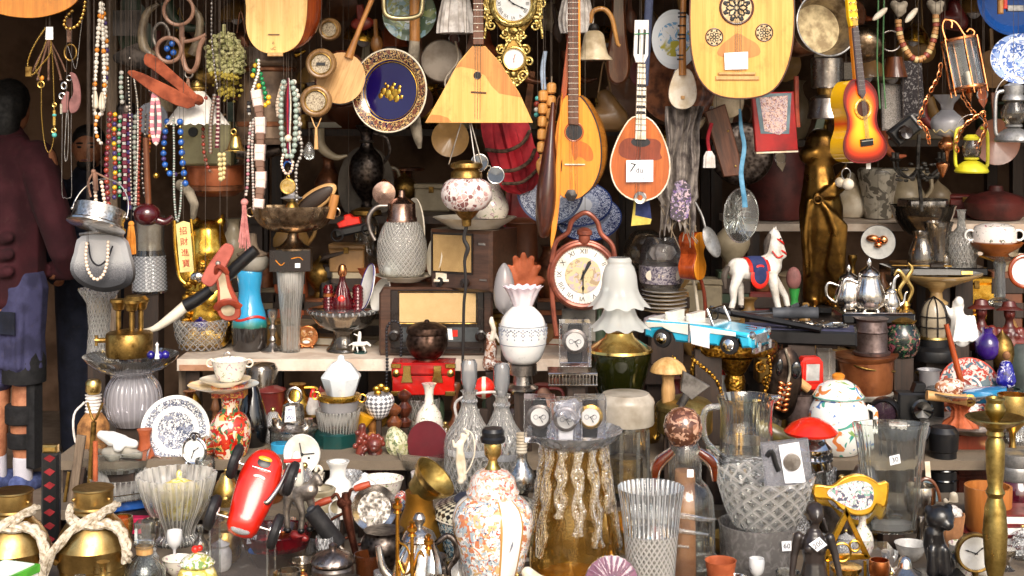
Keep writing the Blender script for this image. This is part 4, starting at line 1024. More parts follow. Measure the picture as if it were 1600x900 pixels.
t=H('tear_bottle','small clear glass drop hanging by the barometer tassel','drop',483,236,4.95);t.p('tear_bottle','glthick',lathe([(0,-14),(7,-11),(9,-2),(6,8),(2,14)],18,sm=3));t.cord(0,14)
cols=[['beadred','beadwine'],['beadyellow','beadred','beadpurple'],['beadgrey',('beadgreen',.7)],['beadwine',('beadgrey',.7)],['beadpurple','beadwine'],['beadjade','beadgrey'],['beadred',('beadred',.8)],['silverdull',('beadblack',.6)],['beadorange','beadred']]
nm=['dark amber','yellow, red and purple','pale grey-green','wine red cube','purple and wine','silvery jade','brick red','thin silver and black','orange-red']
for i,(c,n_)in enumerate(zip(cols,nm)):
 x=170+i*8.0;y0=216+random.uniform(-8,10)
 neck(n_+' bead strand in the bunch left of the blue beads',[(x+2,y0-40),(x,y0),(x-1+random.uniform(-3,3),y0+50),(x+random.uniform(-2,2),y0+random.uniform(85,120))],[4.4,3.8,3.8,3.6,3.6,4,3.4,2.4,3][i],c,Y=5.0+.02*(i%3),shape='cube' if i in(3,4)else 'ball').cord()
neck('pale grey glass strand high by the lamp fitting',[(190,110),(189,135),(191,160)],3.8,['beadgrey','beadjade'],Y=5.0).cord()
neck('white thread of tiny beads from mask to bunch',[(200,120),(203,180),(204,260),(206,320)],1.4,['beadwhite','beadblack'],Y=4.97,each=False).cord()
neck('second white thread of tiny beads near the grey disc',[(209,120),(215,165),(215,240),(212,320)],1.4,['beadwhite','beadgrey'],Y=4.97,each=False).cord()
t=H('bead_cluster','gold ball pendant by the wooden stick','pendant',244,274,5.0);t.p('bead_cluster','gold',ball((0,0,0),5));t.cord()
t=H('silver_basket','silver sieve-like basket hanging tilted by its hoop','basket',153,342,4.72,roll=10,pitch=-20)
t.p('bowl','silvereng',lathe([(42,-10),(44,-12),(45,-9),(41,-6,1),(40,4),(41,17,1),(39,18),(38,14),(40,-6),(40,-10)],44));t.p('floor','nickel',lathe([(0,12),(38,12),(38,14),(0,14)],40));t.p('rim','silver',lathe([(43,-13),(46,-12),(46,-9),(43,-8)],44))
t.p('handle','silver',ring((0,12),43,1.2,30,(1,1.25),(0,180)));t.pe('lug','silver',ball((-43,10,0),3),ball((43,10,0),3));t.cord(0,66)
t=H('leather_thong','brown leather thong loop on the basket hoop','cord',146,268,4.75,grp='leather cords');t.p('cord_loop','strapbrown',tube([(0,0),(-8,-18),(-4,-40)],1.6,6),tube([(0,0),(12,-6),(24,-12)],1.6,6),tube([(2,-2),(4,-30)],4,6));t.p('knot','strapbrown',ball((0,0,0),4));t.cord()
neck('cream pearls dropping into the silver basket, left',[(147,284),(149,300),(150,322)],3.2,['pearl'],Y=4.76).cord()
neck('cream pearls dropping into the silver basket, right',[(158,282),(161,300),(164,322)],3.2,['pearl'],Y=4.76).cord()
t=H('mesh_bag','grey beaded pouch bag darker towards the bottom','bag',160,420,4.8)
o=[(-30,52),(30,50),(44,20),(50,-8),(42,-26),(16,-35),(-10,-33),(-36,-20),(-48,0),(-42,26)]
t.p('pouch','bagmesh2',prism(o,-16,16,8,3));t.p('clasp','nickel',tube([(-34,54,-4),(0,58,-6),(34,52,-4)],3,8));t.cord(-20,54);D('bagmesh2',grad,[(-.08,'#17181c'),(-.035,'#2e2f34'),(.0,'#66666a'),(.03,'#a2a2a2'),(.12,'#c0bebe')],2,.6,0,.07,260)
neck('pearl loop draped over the grey pouch',[(136,378),(134,400),(137,420),(145,434),(154,436),(163,426),(168,405),(169,378)],2.9,['pearl'],Y=4.73).cord()
t=H('cord_loop','thin black cord loop on the grey pouch','cord',150,378,4.735);t.p('cord_loop','beadblack',tube([(-12,0),(-8,-26),(4,-37),(18,-26),(26,-6)],1.5,6))
t.cord(-12,0)
t=H('tassel','bright orange silk tassel right of the pouch','tassel',205,350,4.85);t.p('head','orangetas',ball((0,0,0),5));t.p('fringe','orangetas',lathe([(6.5,-47),(7,-44),(6,-20),(4,-3),(0,0)],18,fl=(9,.12)));t.cord()
t=H('wooden_gourd','polished dark red wooden gourd ball','gourd',230,335,4.95);t.p('shell','winewood',ball((0,0,0),(21,18,20),24));t.p('spout','winewood',tube([(14,-8),(28,-12),(40,-4)],[7,6,4],10));t.p('stick','walnut',tube([(2,16),(0,60),(-2,120)],5,10));t.cord(-2,118);D('winewood',plain,'#4a1218',.15,0,'#300a0e',10,coat=.7,bump=0)
t=H('dried_root','twisted pale driftwood root behind the blue beads','root',300,305,5.15);t.p('dried_root','bone2',limb((-18,16,0),9,(-4,4,0),8,(4,-14,0),7,(2,-34,0),5),vox=1.6);D('bone2',plain,'#a39784',.7,0,'#5f5648',16,bump=.6,bs=70);t.cord(-16,20)
t=H('horn_cane','long horn wound with tan cord, bare brown below','horn',648,60,5.05)
t.p('winding','honey',lathe([(8+.7*(i%2),-5+i*3.2)for i in range(40)],16,at=(0,0,0)));t.p('horn','bone2',tube([(0,0),(-3,-60),(-2,-110),(4,-150),(8,-172)],[8,10,9.5,8,3],12));t.cord(0,122)
t=H('brass_bugle','loop of pale brass tubing at the top edge','bugle',628,20,4.95);t.p('brass_bugle','palebrass',tube([(-27,60),(-28,8),(-20,-6),(0,-9),(22,-6),(31,6),(32,60)],4,10));t.cord(-27,60);D('palebrass',metal,'#cfc39a',.25,'#94875c',20)
D('meadow',floral,'#7fa6b4',['#5f7a3c','#8c9a56','#b0c6cc','#3f5a38'],16,.4,.5)
t=H('painted_plate','round wall plate painted with a green landscape','plate',640,22,5.15);t.p('painted_plate','meadow',lathe([(0,-1),(38,0),(42,4),(42,6),(0,3)],40,ax='y'));t.p('painted_house','white',prism([(-14,-14),(-2,-8),(8,-18),(20,-30),(-16,-34)],-4,-3.2));t.cord(0,40)
t=H('skin_drum','round grey skin drum behind the balalaika neck','drum',690,95,5.2);t.p('skin','parch',lathe([(0,7),(28,4),(33,-2)],36,ax='y',sm=3));t.p('shell','walnut',lathe([(33,-2),(34,-4),(30,-24),(0,-26)],36,ax='y'));t.p('cord_coil','rope',tube([(22,30,-9),(26,0,-9),(6,-30,-9),(14,-50,-8),(34,-28,-8)],1.6,6));t.cord(0,32)
for i,(x,lab)in enumerate([(712,'white fringed cotton tassel left of the balalaika neck'),(900,'white cotton fringe above the cream bell')]):
 t=H('cotton_tassel',lab,'tassel',x,-10,5.05)
 t.p('fringe','cotton',lathe([(28 if i==0 else 22,-62),(26,-40),(18,0),(12,40)],40,fl=(17,.10),sm=2));t.p('knot','cotton',ball((0,42,0),12));t.cord(0,50)
t=H('cream_bell','cream painted metal bell with dark cap','bell',928,94,4.95);t.p('body','creambell',lathe([(29,0),(28,3),(22,10),(18,26),(15,40),(8,46),(0,47)],32,sm=3,wall=1.5));t.p('cap','iron',lathe([(8,46),(9,50),(6,56),(0,58)],16));t.p('clapper','iron',ball((0,4,0),5));t.cord(0,58);D('creambell',plain,'#d9c7a6',.45,0,'#a89472',14)
t=H('walking_stick','wooden walking stick with crooked tan handle','stick',945,30,5.02);t.p('crook','beadwood',tube([(-22,-6),(-18,12),(-2,16),(10,4),(16,-20),(20,-38),(24,-42)],[2.5,4,4,4,3.6,3,2.4],10));t.p('shaft','dwood',tube([(-24,-10),(-30,-60)],3,8,sm=1));t.cord(0,16)
t=H('wooden_paddle','dark brown carved wooden paddle behind the walking stick','paddle',966,70,5.2);t.p('wooden_paddle','walnut',prism([(-8,90),(8,90),(12,20),(18,-30),(12,-56),(-4,-62),(-16,-50),(-18,-20),(-12,20)],-6,8,3,3));t.cord(0,88)
t=H('cloth_flute','tall flute in a blue-grey cloth sleeve with white spike','flute',1011,60,4.9,roll=2);t.p('sleeve','bluecloth',tube([(2,90),(0,0),(-1,-74)],[6.5,6.5,5.5],12,sm=2));t.p('spike','bone',tube([(0,-74),(1,-108)],1.5,6,sm=1));t.cord(2,90)
D('boatplate',rings,.10,[(0,'#e9edf0',1),(.62,'#e8eef2',0),(.9,'#dfe6ea',0)],'#7fb0d8','#b8b04a',34,.15)
t=H('wall_plate','white oval plate with a blue painted boat','plate',1052,62,5.05,yaw=10);t.p('wall_plate','boatplate',lathe([(0,0),(26,1),(34,7),(36,8),(34,9),(0,3)],48,ax='y',sq=(1,1.25),sm=2));t.p('painted_boat','beadblue',prism([(-14,-16),(8,-12),(10,-20),(-10,-22)],-1.4,-.8));t.p('painted_shore','beadyellow',prism([(-16,2),(6,8),(10,4),(-14,-2)],-1.4,-.8));t.cord(0,44)
t=H('copper_pan','big round hammered dark copper pan behind the skin banjo','pan',1056,130,5.15,yaw=6);t.p('copper_pan','copperdk',lathe([(0,-10),(44,-8),(56,0),(62,10),(62,12),(40,2),(0,0)],48,ax='y',sm=2));t.p('rim','copperdk',ring((0,0,-8),60,2,44));t.cord(0,60)
t=H('skin_banjo','small banjo with white skin belly and striped neck','banjo',1067,138,4.85,roll=3)
t.p('skin','ivory',prism([(-10,30),(8,30),(18,14),(22,-8),(18,-24),(6,-32),(-10,-31),(-20,-20),(-22,-4),(-18,14)],-3,0,1,3));t.p('shell','walnut',prism([(-10,30),(8,30),(18,14),(22,-8),(18,-24),(6,-32),(-10,-31),(-20,-20),(-22,-4),(-18,14)],.2,22,1,3));t.p('neck','honey',tube([(-2,20,-3),(-5,80,-3),(-8,190,-2)],[6,5.5,4.5],10));t.pe('binding','ink',*[tube([(-4+a*-.03,a,-3),(-4+a*-.03-.1,a+2.2,-3)],6.6,10,sm=1)for a in(44,50,76,82,96,110,116)]);t.p('bridge','palewood',box(-3,3,-17,-12,-6,-3,.5));t.cord(-8,190)
t=H('clay_disc','cream rounded clay lid peeking below the oud','lid',1138,160,5.0);t.p('clay_disc','creambell',lathe([(0,-5),(14,-4),(22,0),(23,3),(0,4)],32,ax='y',sm=2));t.cord(0,22)
t=H('boxwood_horn','yellowed short horn lying under the copper pan','horn',1078,196,5.0);t.p('boxwood_horn','horn',tube([(-24,6),(-8,-4),(10,-2),(24,12)],[5,8,7,3],10));t.cord(22,12)
t=H('wooden_scabbard','broad worn wooden scabbard hanging aslant','scabbard',1134,226,4.98,roll=-14);t.p('board','mahogl',prism([(-20,58),(14,62),(16,-20),(10,-52),(-16,-48)],-5,5,1.5));t.pe('rivet','brass',ball((8,20,-5),2),ball((6,-36,-5),2));t.cord(0,60);D('mahogl',wood,'#7a4a32','#43261a',12,(5,5,.5),.45,.2)
t=H('cotton_tassel','small cream tassel with red cord below the copper pan','tassel',1108,236,4.9);t.p('fringe','cotton',lathe([(9,-26),(8,-8),(4,0)],20,fl=(9,.12)));t.p('red_cord','crimsoncloth',tube([(0,0),(-2,20),(4,44)],3,8));t.cord(4,44)
t=H('grey_plate','dim grey metal tray behind the scabbard','tray',1160,240,5.4);t.p('grey_plate','pewterdk',lathe([(0,2),(38,0),(48,-6),(50,-4),(40,4),(0,5)],40,ax='y',sm=2));t.cord(0,46)
t=H('blue_scarf','thin blue silk ribbon hanging past the scabbard','ribbon',1160,230,4.85);t.p('blue_scarf','blueribbon',tube([(-4,60),(-2,30),(3,0),(-2,-40),(3,-80),(4,-94)],[2,3,3.4,3.6,4,4.4],8,sq=.4));t.cord(-4,60)
t=H('lace_scarf','gathered grey lace scarf hanging beside the mandolin','scarf',1070,200,4.9)
random.seed(5)
V_,F_=[],[]
for i in range(26):
 v=34-i*7.4;wd=30-4*sin(i*.22)+(-6 if i>18 else 0)
 for j in range(41):
  x=(j/40-.5)*2;V_.append((x*wd-i*.55+2*sin(i*.5+x*3),5*sin(x*17+i*.13)+4*cos(x*9-i*.2),v-(abs(x)*18*(i/25)**2)+(7*sin(x*23)if i==25 else 0)))
for i in range(25):
 for j in range(40):F_.append((i*41+j,i*41+j+1,(i+1)*41+j+1,(i+1)*41+j))
t.p('folds','scarf',Geo(V_,F_))
t.p('fringe','string',*[tube([(random.uniform(-40,10),-120,0),(random.uniform(-36,24),-random.uniform(150,190),0)],.8,4,sm=1)for _ in range(14)]);t.p('printed_corner','scarfp',prism([(-16,-84),(8,-90),(4,-140),(-24,-140)],-9,-7,1,2));t.cord(0,32)
t=H('picture_tablet','red-framed picture tablet with a printed map','picture',1210,190,4.95,roll=-2,yaw=8)
t.p('frame','redtab',prism([(-36,46),(32,46),(36,-46),(-32,-46)],-3,5,1));t.p('mat_board','bluegrey',prism([(-31,44),(28,44),(22,-20),(-24,-18)],-3.8,-3.02));t.p('map','mapprint',prism([(-24,38),(22,40),(17,-14),(6,-21),(-18,-14)],-4.6,-3.85));t.p('edge','ivory',prism([(-32,-46.5),(36,-46.5),(36,-49),(-32,-49)],-3,5));t.p('side_braid','leather',tube([(38,70),(37,20),(38,-10)],4,8,sm=2));t.cord(0,46)
D('redtab',plain,'#a81e1e',.4,0,'#7d1414',10);D('bluegrey',plain,'#6c8088',.6);D('mapprint',floral,'#d8b8a8',['#9c7a8a','#8a5a4c','#bfb0b8'],110,.6,.55,coat=0)
t=H('coffee_maker','metal coffee maker of two bright cylinders hanging behind the pan','pot',1292,186,5.1)
t.p('top_chamber','nickel',lathe([(22,48),(24,50),(25,94),(22,96),(0,97)],32,sm=1));t.p('collar','brassold',lathe([(15,36),(15,48)],24));t.p('bottom_chamber','nickel',lathe([(30,0),(31,2),(28,14),(26,32),(16,38)],32));t.p('handle','bakelite',box(24,46,60,90,-4,4,2));t.cord(0,97)
t=neck('heavy U-shaped garland of brown and cream wooden beads',[(1403,28),(1406,55),(1415,78),(1430,93),(1446,88),(1456,70),(1462,45),(1462,25)],5.4,['beadbrownlt',('beadbrownlt',.9),'beadbrownrd',('beadcreamdk',1)],Y=4.85,shape='disc',sq=.6);D('beadbrownlt',plain,'#b07f4c',.4,0,'#7d5630',20);D('beadbrownrd',plain,'#8a4030',.35);D('beadcreamdk',plain,'#c9b07a',.4);t.cord();t.cord(59,3)
for i,(x,y,lab)in enumerate([(1405,15,'carved bone ornament holding the left end of the garland'),(1462,14,'carved bone ornament holding the right end of the garland')]):
 t=H('bone_carving',lab,'carving',x,y,4.9);t.p('bone_carving','bone2',limb((-8,8,0),7,(0,0,0),9,(8,8,0),6),limb((0,-8,0),5,(8,-2,0),4),vox=1.8);t.cord(0,12)
for x,y,r_,lab in[(1375,22,50,'pale bone shard left of the garland'),(1424,24,40,'pale bone shard inside the garland')]:
 t=H('bone_shard',lab,'bone',x,y,4.85,roll=r_);t.p('bone_shard','bone',ball((0,0,0),(5,15,4),14));t.cord(0,10)
t=H('dented_pot','dented round nickel pot hanging behind the toy guitar neck','pot',1350,68,5.15);t.p('body','boatsilver',ball((0,0,0),(33,30,30),28));t.p('ring_handle','nickel',ring((42,4),16,1.2,22));t.cord(0,28)
t=H('lampshade','small brown fabric lampshade beside the dented pot','lampshade',1398,105,5.2);t.p('lampshade','walnut',lathe([(20,-16),(12,16)],24,wall=.8));t.cord(0,14)
for x,lab in[(1375,'thin green cord left of the lampshade'),(1384,'second thin green cord nearer the lampshade')]:
 t=H('green_string',lab,'string',x,60,4.95,grp='green strings');t.p('green_string','herbgreen',tube([(0,160),(-4,0),(-4,-50),(0,-110)],1.3,6))
D('herbgreen',plain,'#4f7a4c',.7)
t=H('sequin_bag','glittering grey beaded bag behind the toy guitar','bag',1400,160,5.25);t.p('sequin_bag','sequin',prism([(-24,30),(30,26),(30,-46),(-22,-44)],-6,6,3));t.cord(0,28);D('sequin',floral,'#8a8680',['#d8d0cc','#55504c','#b0a8a2'],260,.35,.5)
t=H('woven_pouch','dark pouch embroidered with pale patterns','pouch',1425,140,5.2);t.p('woven_pouch','embroid',prism([(-18,44),(14,46),(20,-44),(-16,-44)],-5,5,2));t.cord(0,44);D('embroid',floral,'#3a3436',['#8f8a88','#2a2628'],90,.9,.56,coat=0)
t=H('camera','black camera with silver edge hanging aslant','camera',1412,204,4.95,roll=-38);t.p('body','black',box(-22,20,-14,14,-12,12,3));t.p('lens','bakelite',lathe([(0,14),(11,14),(12,20),(9,26),(0,22)],24,(-4,-1,0),'y'));t.p('top_plate','steelgrey',box(20.1,25,-14,14,-10,10,1));t.cord(10,14)
for pts,lab in[([(1470,100),(1466,120),(1450,150),(1440,175),(1434,190)],'copper coloured chain slanting behind the garland'),([(1502,148),(1510,160),(1518,172),(1524,178)],'short copper chain under the glass lantern'),([(1435,190),(1448,205),(1452,225)],'gilt twisted chain end beside the black camera'),([(1538,175),(1522,185),(1504,200),(1494,222),(1496,236)],'gilt twisted garland left of the yellow lantern'),([(1536,176),(1540,200),(1532,220),(1528,232)],'gilt twisted garland over the yellow lantern')]:
 x0,y0=pts[0];t=H('copper_chain',lab,'chain',x0,y0,4.88,grp='copper and gilt chains')
 q=[Vector((x-x0,y0-y,0))for x,y in pts];s=smooth([tuple(v)for v in q],6);d=0;n_=0
 for a,b in zip(s,s[1:]):
  L=math.hypot(a[0]-b[0],a[1]-b[1]);d+=L
  if d>5.5:
   d=0;ang=math.degrees(math.atan2(b[0]-a[0],b[1]-a[1]));g=ring((0,0),4.2,1.2,12,(.65,1.1),k=5);
   if n_%2:g.rot(0,70,0)
   t.p('link','copperbr',g.rot(ang).mv(a[0],a[1],0));n_+=1
 t.cord()
t=H('glass_lantern','copper-framed round glass lantern with scrolled hanger','lantern',1513,138,4.8,roll=-9,pitch=-6)
t.p('glass','gl',lathe([(26,2),(26,76)],32));t.p('base','copperbr',lathe([(0,-2),(28,-2),(29,0),(28,3),(24,4),(0,4)],32));t.p('top_ring','copperbr',lathe([(26,75),(28,76),(28,79),(26,80)],32));t.pe('bar','copperbr',*[tube([(28*cos(a),-10,28*sin(a)),(28*cos(a),80,28*sin(a))],1.3,6,sm=1)for a in(-.5,-1.6,-2.7,.6,1.6,2.6)])
t.p('scroll','copperbr',tube([(-20,78),(-22,100),(-16,112),(-6,108),(-8,98)],1.6,6),tube([(-16,113),(0,106),(10,84),(20,80),(26,86),(20,92),(14,88)],1.6,6));t.p('candle_socket','ivory',lathe([(4,4),(4,26),(0,27)],12,(4,0,0)));t.p('finial','copperbr',lathe([(0,-22),(3,-14),(6,-8),(3,-2)],12));t.cord(-16,112)
t=H('oil_lamp','frosted globe oil lamp with flared fluted mouth','lamp',1480,214,4.98)
t.p('globe','frostgrey',lathe([(8,0),(18,4),(25,16),(24,28),(14,38),(10,42)],32,sm=3));t.p('painted_swags','beadcream',*[tube([(23.5*sin(a),12,-23.5*cos(a)),(23.5*sin(a+.3),7,-22.5*cos(a+.3)),(23.5*sin(a+.6),12,-23.5*cos(a+.6))],.9,5)for a in(-1.4,-.75,-.1,.55)]);t.p('chimney_mouth','glfrost',lathe([(9,42),(10,50),(14,56),(21,66)],32,sm=2,fl=(14,.05,54,70)));t.p('font','copperbr',lathe([(0,-40),(2,-36),(4,-22),(12,-18),(14,-10),(9,-4),(7,0)],24,sm=2));t.cord(0,60,10)
D('frostgrey',plain,'#b8b6b8',.25,0,'#9c9a9e',8,bump=0,coat=.4)
t=H('gold_acorn','small copper acorn ornament under the oil lamp','ornament',1473,262,5.1);t.p('gold_acorn','copperbr',lathe([(0,-16),(3,-12),(9,0),(10,6),(7,8),(0,9)],20,sm=2));t.cord(0,8)
t=H('blue_basin','bright blue plastic basin at the top right corner','basin',1590,-8,5.0,pitch=10);t.p('blue_basin','bluebasin',lathe([(0,-14),(50,-14),(62,0),(64,2),(60,2),(50,-10),(0,-10)],44,ax='y'));t.cord(0,60);D('bluebasin',plain,'#1c4f9a',.3,0,'#123a78',6,coat=.3)
t=H('shoe_brush','small red and grey brush hanging over the blue basin','brush',1577,8,4.85);t.p('handle','redbright',box(-10,-4,-6,20,-4,4,1));t.p('bristles','steelgrey',box(-4,22,-10,0,-4,4,1));t.p('wood','beadwood',box(-18,-10,-14,10,-5,5,2));t.cord(0,0)
D('willow',rings,.112,[(0,'#dfe6f2',1),(.58,'#e6ecf6',0),(.66,'#dce4f2',1),(.95,'#e8ecf4',0)],'#3f62a8','#8fa6d2',75,.12,lo=.47)
t=H('wall_plate','blue and white landscape plate at the right edge','plate',1591,92,4.85,yaw=4);t.p('wall_plate','willow',lathe([(0,0),(30,1),(36,5),(48,9),(49,10),(36,8),(0,4)],52,ax='y',sq=(1,.8)));t.cord(0,38)
def hurricane(px,b,Y,m,lab,s=1.0,glassm='glsmoke',cut=False):
 t=H('hurricane_lantern',lab,'lantern',px,b,Y,grp='hurricane lanterns')
 t.p('tank',m,lathe([(0,0),(28*s,0),(30*s,3*s),(26*s,12*s),(14*s,20*s),(9*s,22*s)],32,sm=1));t.p('burner',m,lathe([(9*s,22*s),(13*s,24*s),(13*s,27*s),(10*s,28*s)],24))
 t.p('frame_tube',m,tube([(-22*s,10*s),(-28*s,14*s),(-29*s,40*s),(-27*s,74*s),(-16*s,80*s)],3.2*s,10));t.p('frame_tube',m,tube([(22*s,10*s),(28*s,14*s),(29*s,40*s),(27*s,74*s),(16*s,80*s)],3.2*s,10))
 if not cut:
  t.p('globe',glassm,lathe([(12*s,28*s),(19*s,38*s),(19*s,50*s),(13*s,64*s)],28,sm=3));t.p('cap',m,lathe([(16*s,64*s),(18*s,66*s),(16*s,72*s),(14*s,74*s),(15*s,88*s),(6*s,92*s),(0,92*s)],28))
 else:t.p('globe',glassm,lathe([(12*s,28*s),(16*s,36*s),(16*s,48*s),(12*s,58*s)],28,sm=3));t.p('cap',m,lathe([(13*s,58*s),(14*s,62*s),(8*s,68*s),(0,68*s)],24))
 t.p('wire_handle','nickel',ring((0,60*s),31*s,.9,28,(1,1.4),(0,180)));t.cord(0,100*s)
 return t
hurricane(1584,222,4.75,'zinc','grey zinc hurricane lantern below the blue plate')
hurricane(1518,270,4.9,'yellowpaint','bright yellow hurricane lantern base',.88,cut=True)
for dx,n0,lab in[(849,0,'left string of big turned wooden beads ending in a drop'),(862,1,'right string of big turned wooden beads beside the dark mandolin')]:
 t=H('wooden_beads',lab,'beads',dx,125+12*(1-n0),4.78,roll=1.5,grp='strings of turned wooden beads')
 for i in range(5):t.p('bead','beadwood',lathe([(4,-18),(7.5,-15.5),(8,-9),(7.5,-2.5),(4,0)],18,(0,-4-i*20,0)))
 t.p('drop','beadwood',lathe([(2,-52),(4,-44),(3,-36),(8,-22),(8,-12),(3,-5),(4,0)],18,(0,-104,0),sm=2));t.p('thread','string',tube([(0,6),(0,-104)],1,5,sm=1));t.cord(0,6)
t=H('blue_string','pale blue cloth ribbon above the wooden beads','ribbon',850,110,4.9);t.p('blue_string','milkblue',tube([(2,30),(-2,0),(0,-30)],[3,4,4],8,sq=.5));t.cord(2,30);D('milkblue',plain,'#a8b8cc',.7)
neck('short string with turquoise and coral beads by the red umbrella',[(840,150),(838,170),(838,186)],4,['beadturq',('beadred',1.2),'beadwhite'],Y=4.85).cord()
t=H('red_umbrella','furled bright red cloth umbrella tied with braided cords','umbrella',800,240,5.05,roll=-20)
t.p('canopy','crimsoncloth',lathe([(10,-64),(30,-46),(32,0),(30,40),(22,64),(4,74)],78,sm=3,fl=(13,.17),rf=(5,9,-80),tw=.5,sq=(1,.6)));t.pe('braid','braidbr',tube([(-36,20,-22),(-8,8,-38),(20,10,-34),(38,24,-16)],3,8),tube([(-36,-14,-22),(-6,-24,-38),(20,-20,-32),(36,-6,-14)],3,8),tube([(-30,-38,-20),(0,-46,-30),(30,-36,-14)],2.6,8));t.cord(0,66);D('braidbr',plain,'#5a4230',.8,0,'#2a1c12',60)
t=H('sunglasses','round dark sunglasses hanging by one arm','sunglasses',762,264,4.8,roll=38)
t.pe('lens','lensdk',lathe([(0,1.2),(12.5,.4),(12.5,-.6),(0,.2)],28,(-16,0,0),'y'),lathe([(0,1.2),(12.5,.4),(12.5,-.6),(0,.2)],28,(16,0,0),'y'));t.p('frame','silver',ring((-16,0),13,1,28),ring((16,0),13,1,28),tube([(-4,3),(0,6),(4,3)],1,6));t.p('arm','silver',tube([(-28,4),(-30,6,20),(-28,0,56)],.9,6));t.cord(-28,6);D('lensdk',plain,'#4c5664',.05,0,'#3a4450',6,bump=0,coat=1)
D('mosaic',rings,.09,[(0,'#ecdcd8',0),(1,'#ecdcd8',0)],'#000000')
def mosaicm(name):
 n=N(name);v=n.co(True,(34,9,1));e=n.vor(v,1,'DISTANCE_TO_EDGE');cc=n.vor(v,1,'F1',1,'EUCLIDEAN','Color')
 x=n.n('ShaderNodeSeparateColor');n.l(cc,x.inputs[0]);c=n.ramp(x.outputs[0],[(0,hx('#c8a09a')),(.3,hx('#f0e2dc')),(.55,hx('#8a5a58')),(.72,hx('#ecd8d0')),(.9,hx('#d8b0a4'))],True)
 n.pbr(n.mix(n.ramp(e,[(.05,1.),(.09,0.)]),c,hx('#e6dcd6')),.2,0,n.bump(e,.3),.4);return n.m
D('mosaic',mosaicm)
t=H('mosaic_lamp','hanging mosaic glass globe lamp in pink and white','lamp',729,303,4.78)
t.p('globe','mosaic',lathe([(16,-27),(30,-22),(39,-8),(40,4),(34,18),(22,25)],48,sm=3))
t.pe('rosette','mosdark',*[lathe([(2.6,.5),(2.8,0)],8,(R*sin(a),R*cos(a)*.95,0),'y').rot(0,y_,-6).mv(sin(rad(y_))*39.0*1,0,-cos(rad(y_))*39.6)for y_ in(-33,33)for R,k_ in((4,5),(10,10))for a in[2*PI*i/k_ for i in range(k_)]])
D('mosdark',plain,'#5a3430',.2,bump=0,coat=.4)
t.p('cap','brassold',lathe([(22,24),(25,26),(24,34),(20,38),(26,42),(24,48),(10,52),(0,53)],32));t.p('cup','brassold',lathe([(0,-52),(7,-50),(8,-40),(14,-34),(20,-26),(12,-26)],28));t.pe('chain','nickel',*[tube([(a,46,w),(b,130,0)],1.1,5,sm=1)for a,b,w in((-28,-3,0),(14,2,-8),(24,2,4))]);t.p('ceiling_cup','brassold',lathe([(10,128),(5,134),(0,150)],16));t.p('flex','blackcord',tube([(0,-50),(-4,-70),(2,-85),(-3,-105),(-1,-140),(-4,-170),(-5,-215),(-6,-262)],[3,3,3.6,2.6,2.4,2.4,2.4,2.2],8));t.cord(0,148);D('blackcord',plain,'#24201f',.5)
D('dimwood',plain,'#4a3528',.5,0,'#2c1f18',14);D('dimred',plain,'#5a2420',.5,0,'#3a1512',12)
for px,py,w_,h_,m,nm_,lab,cat in[(588,60,16,30,'honey','wooden_spoon','brown carved spoon between barometers and cobalt plate','spoon'),(565,30,30,22,'beadred','bead_bunch','bunch of orange-red beads at the top edge by the slanting neck','beads'),(1020,30,14,60,'dimwood','wooden_flute','dark wooden flute beside the cloth flute','flute'),(870,40,14,34,'dimwood','carved_stick','dark carved stick with pale pegs by the bouzouki neck','stick'),(985,20,16,40,'mahogl','wooden_ladle','reddish wooden ladle by the white headstock','ladle')]:
 t=H(nm_,lab,cat,px,py,5.3,roll=random.uniform(-12,12));t.p(nm_,m,tube([(0,h_),(0,0)],[w_*.2,w_*.25],8,sm=1),ball((0,-h_*.3,0),(w_*.6,h_*.5,5),14));t.cord(0,h_)
Z=.74
def V(name,label,cat,px,b,m,prof,part='body',rb=None,on=0,Y=None,z=None,n=36,grp=None,roll=0,pitch=0,yaw=0,**kw):
 """a turned vessel in one call"""
 if rb is None:rb=[p for p in prof if not isinstance(p,int)][0][0]or 12
 t=S(name,label,cat,px,b,rb,Y,on,z,grp=grp,roll=roll,pitch=pitch,yaw=yaw)
 if kw.get('wall')and 's'+m in DEF:m='s'+m
 t.p(part,m,lathe(prof,n,**kw));return t
t=V('sugar_jar','tall clear straight glass jar under the wooden gourd','jar',234,460,'gl',[(26,0),(27,3),(24,60),(22,66),(23,118),(24,120)],Y=5.25,wall=2);t.p('liner','parch',lathe([(18,66),(18,112)],24));t.p('cut_band','cutdia',lathe([(27.4,4),(25,58)],36))
t=V('crystal_vase','tall cut crystal vase with flared ribbed top under the pouch','vase',155,566,'cutvorfine',[(20,0),(19,10),(16,50),(19,90),(30,108),(32,112)],Y=4.98,wall=2,fl=(12,.04));t.p('contents','parch',ball((0,86,0),(14,16,14)))
t=S('cat_statue','golden beckoning lucky cat statue with a red-lettered tag','statue',326,548,40,z=Z)
t.p('body','gold',limb((0,50,0),40,(0,100,0),34),limb((-20,18,-20),18,(20,18,-20),18),limb((0,150,-4),34,(0,172,-6),28),limb((-20,196,-4),8,(-22,206,-2),3),limb((20,196,-4),8,(22,206,-2),3),limb((-28,110,-10),14,(-40,150,-14),12,(-40,180,-16),12),limb((26,100,-14),14,(10,76,-34),11),ball((0,148,-32),(10,7,6)),vox=3)
t.p('scales','goldeng',*[ball((random.uniform(-34,34),random.uniform(20,130),-34+abs(random.gauss(0,5))),(random.uniform(4,8),random.uniform(4,8),4),8)for _ in range(60)]);t.p('bib','silver',ball((-10,112,-30),(12,10,8)))
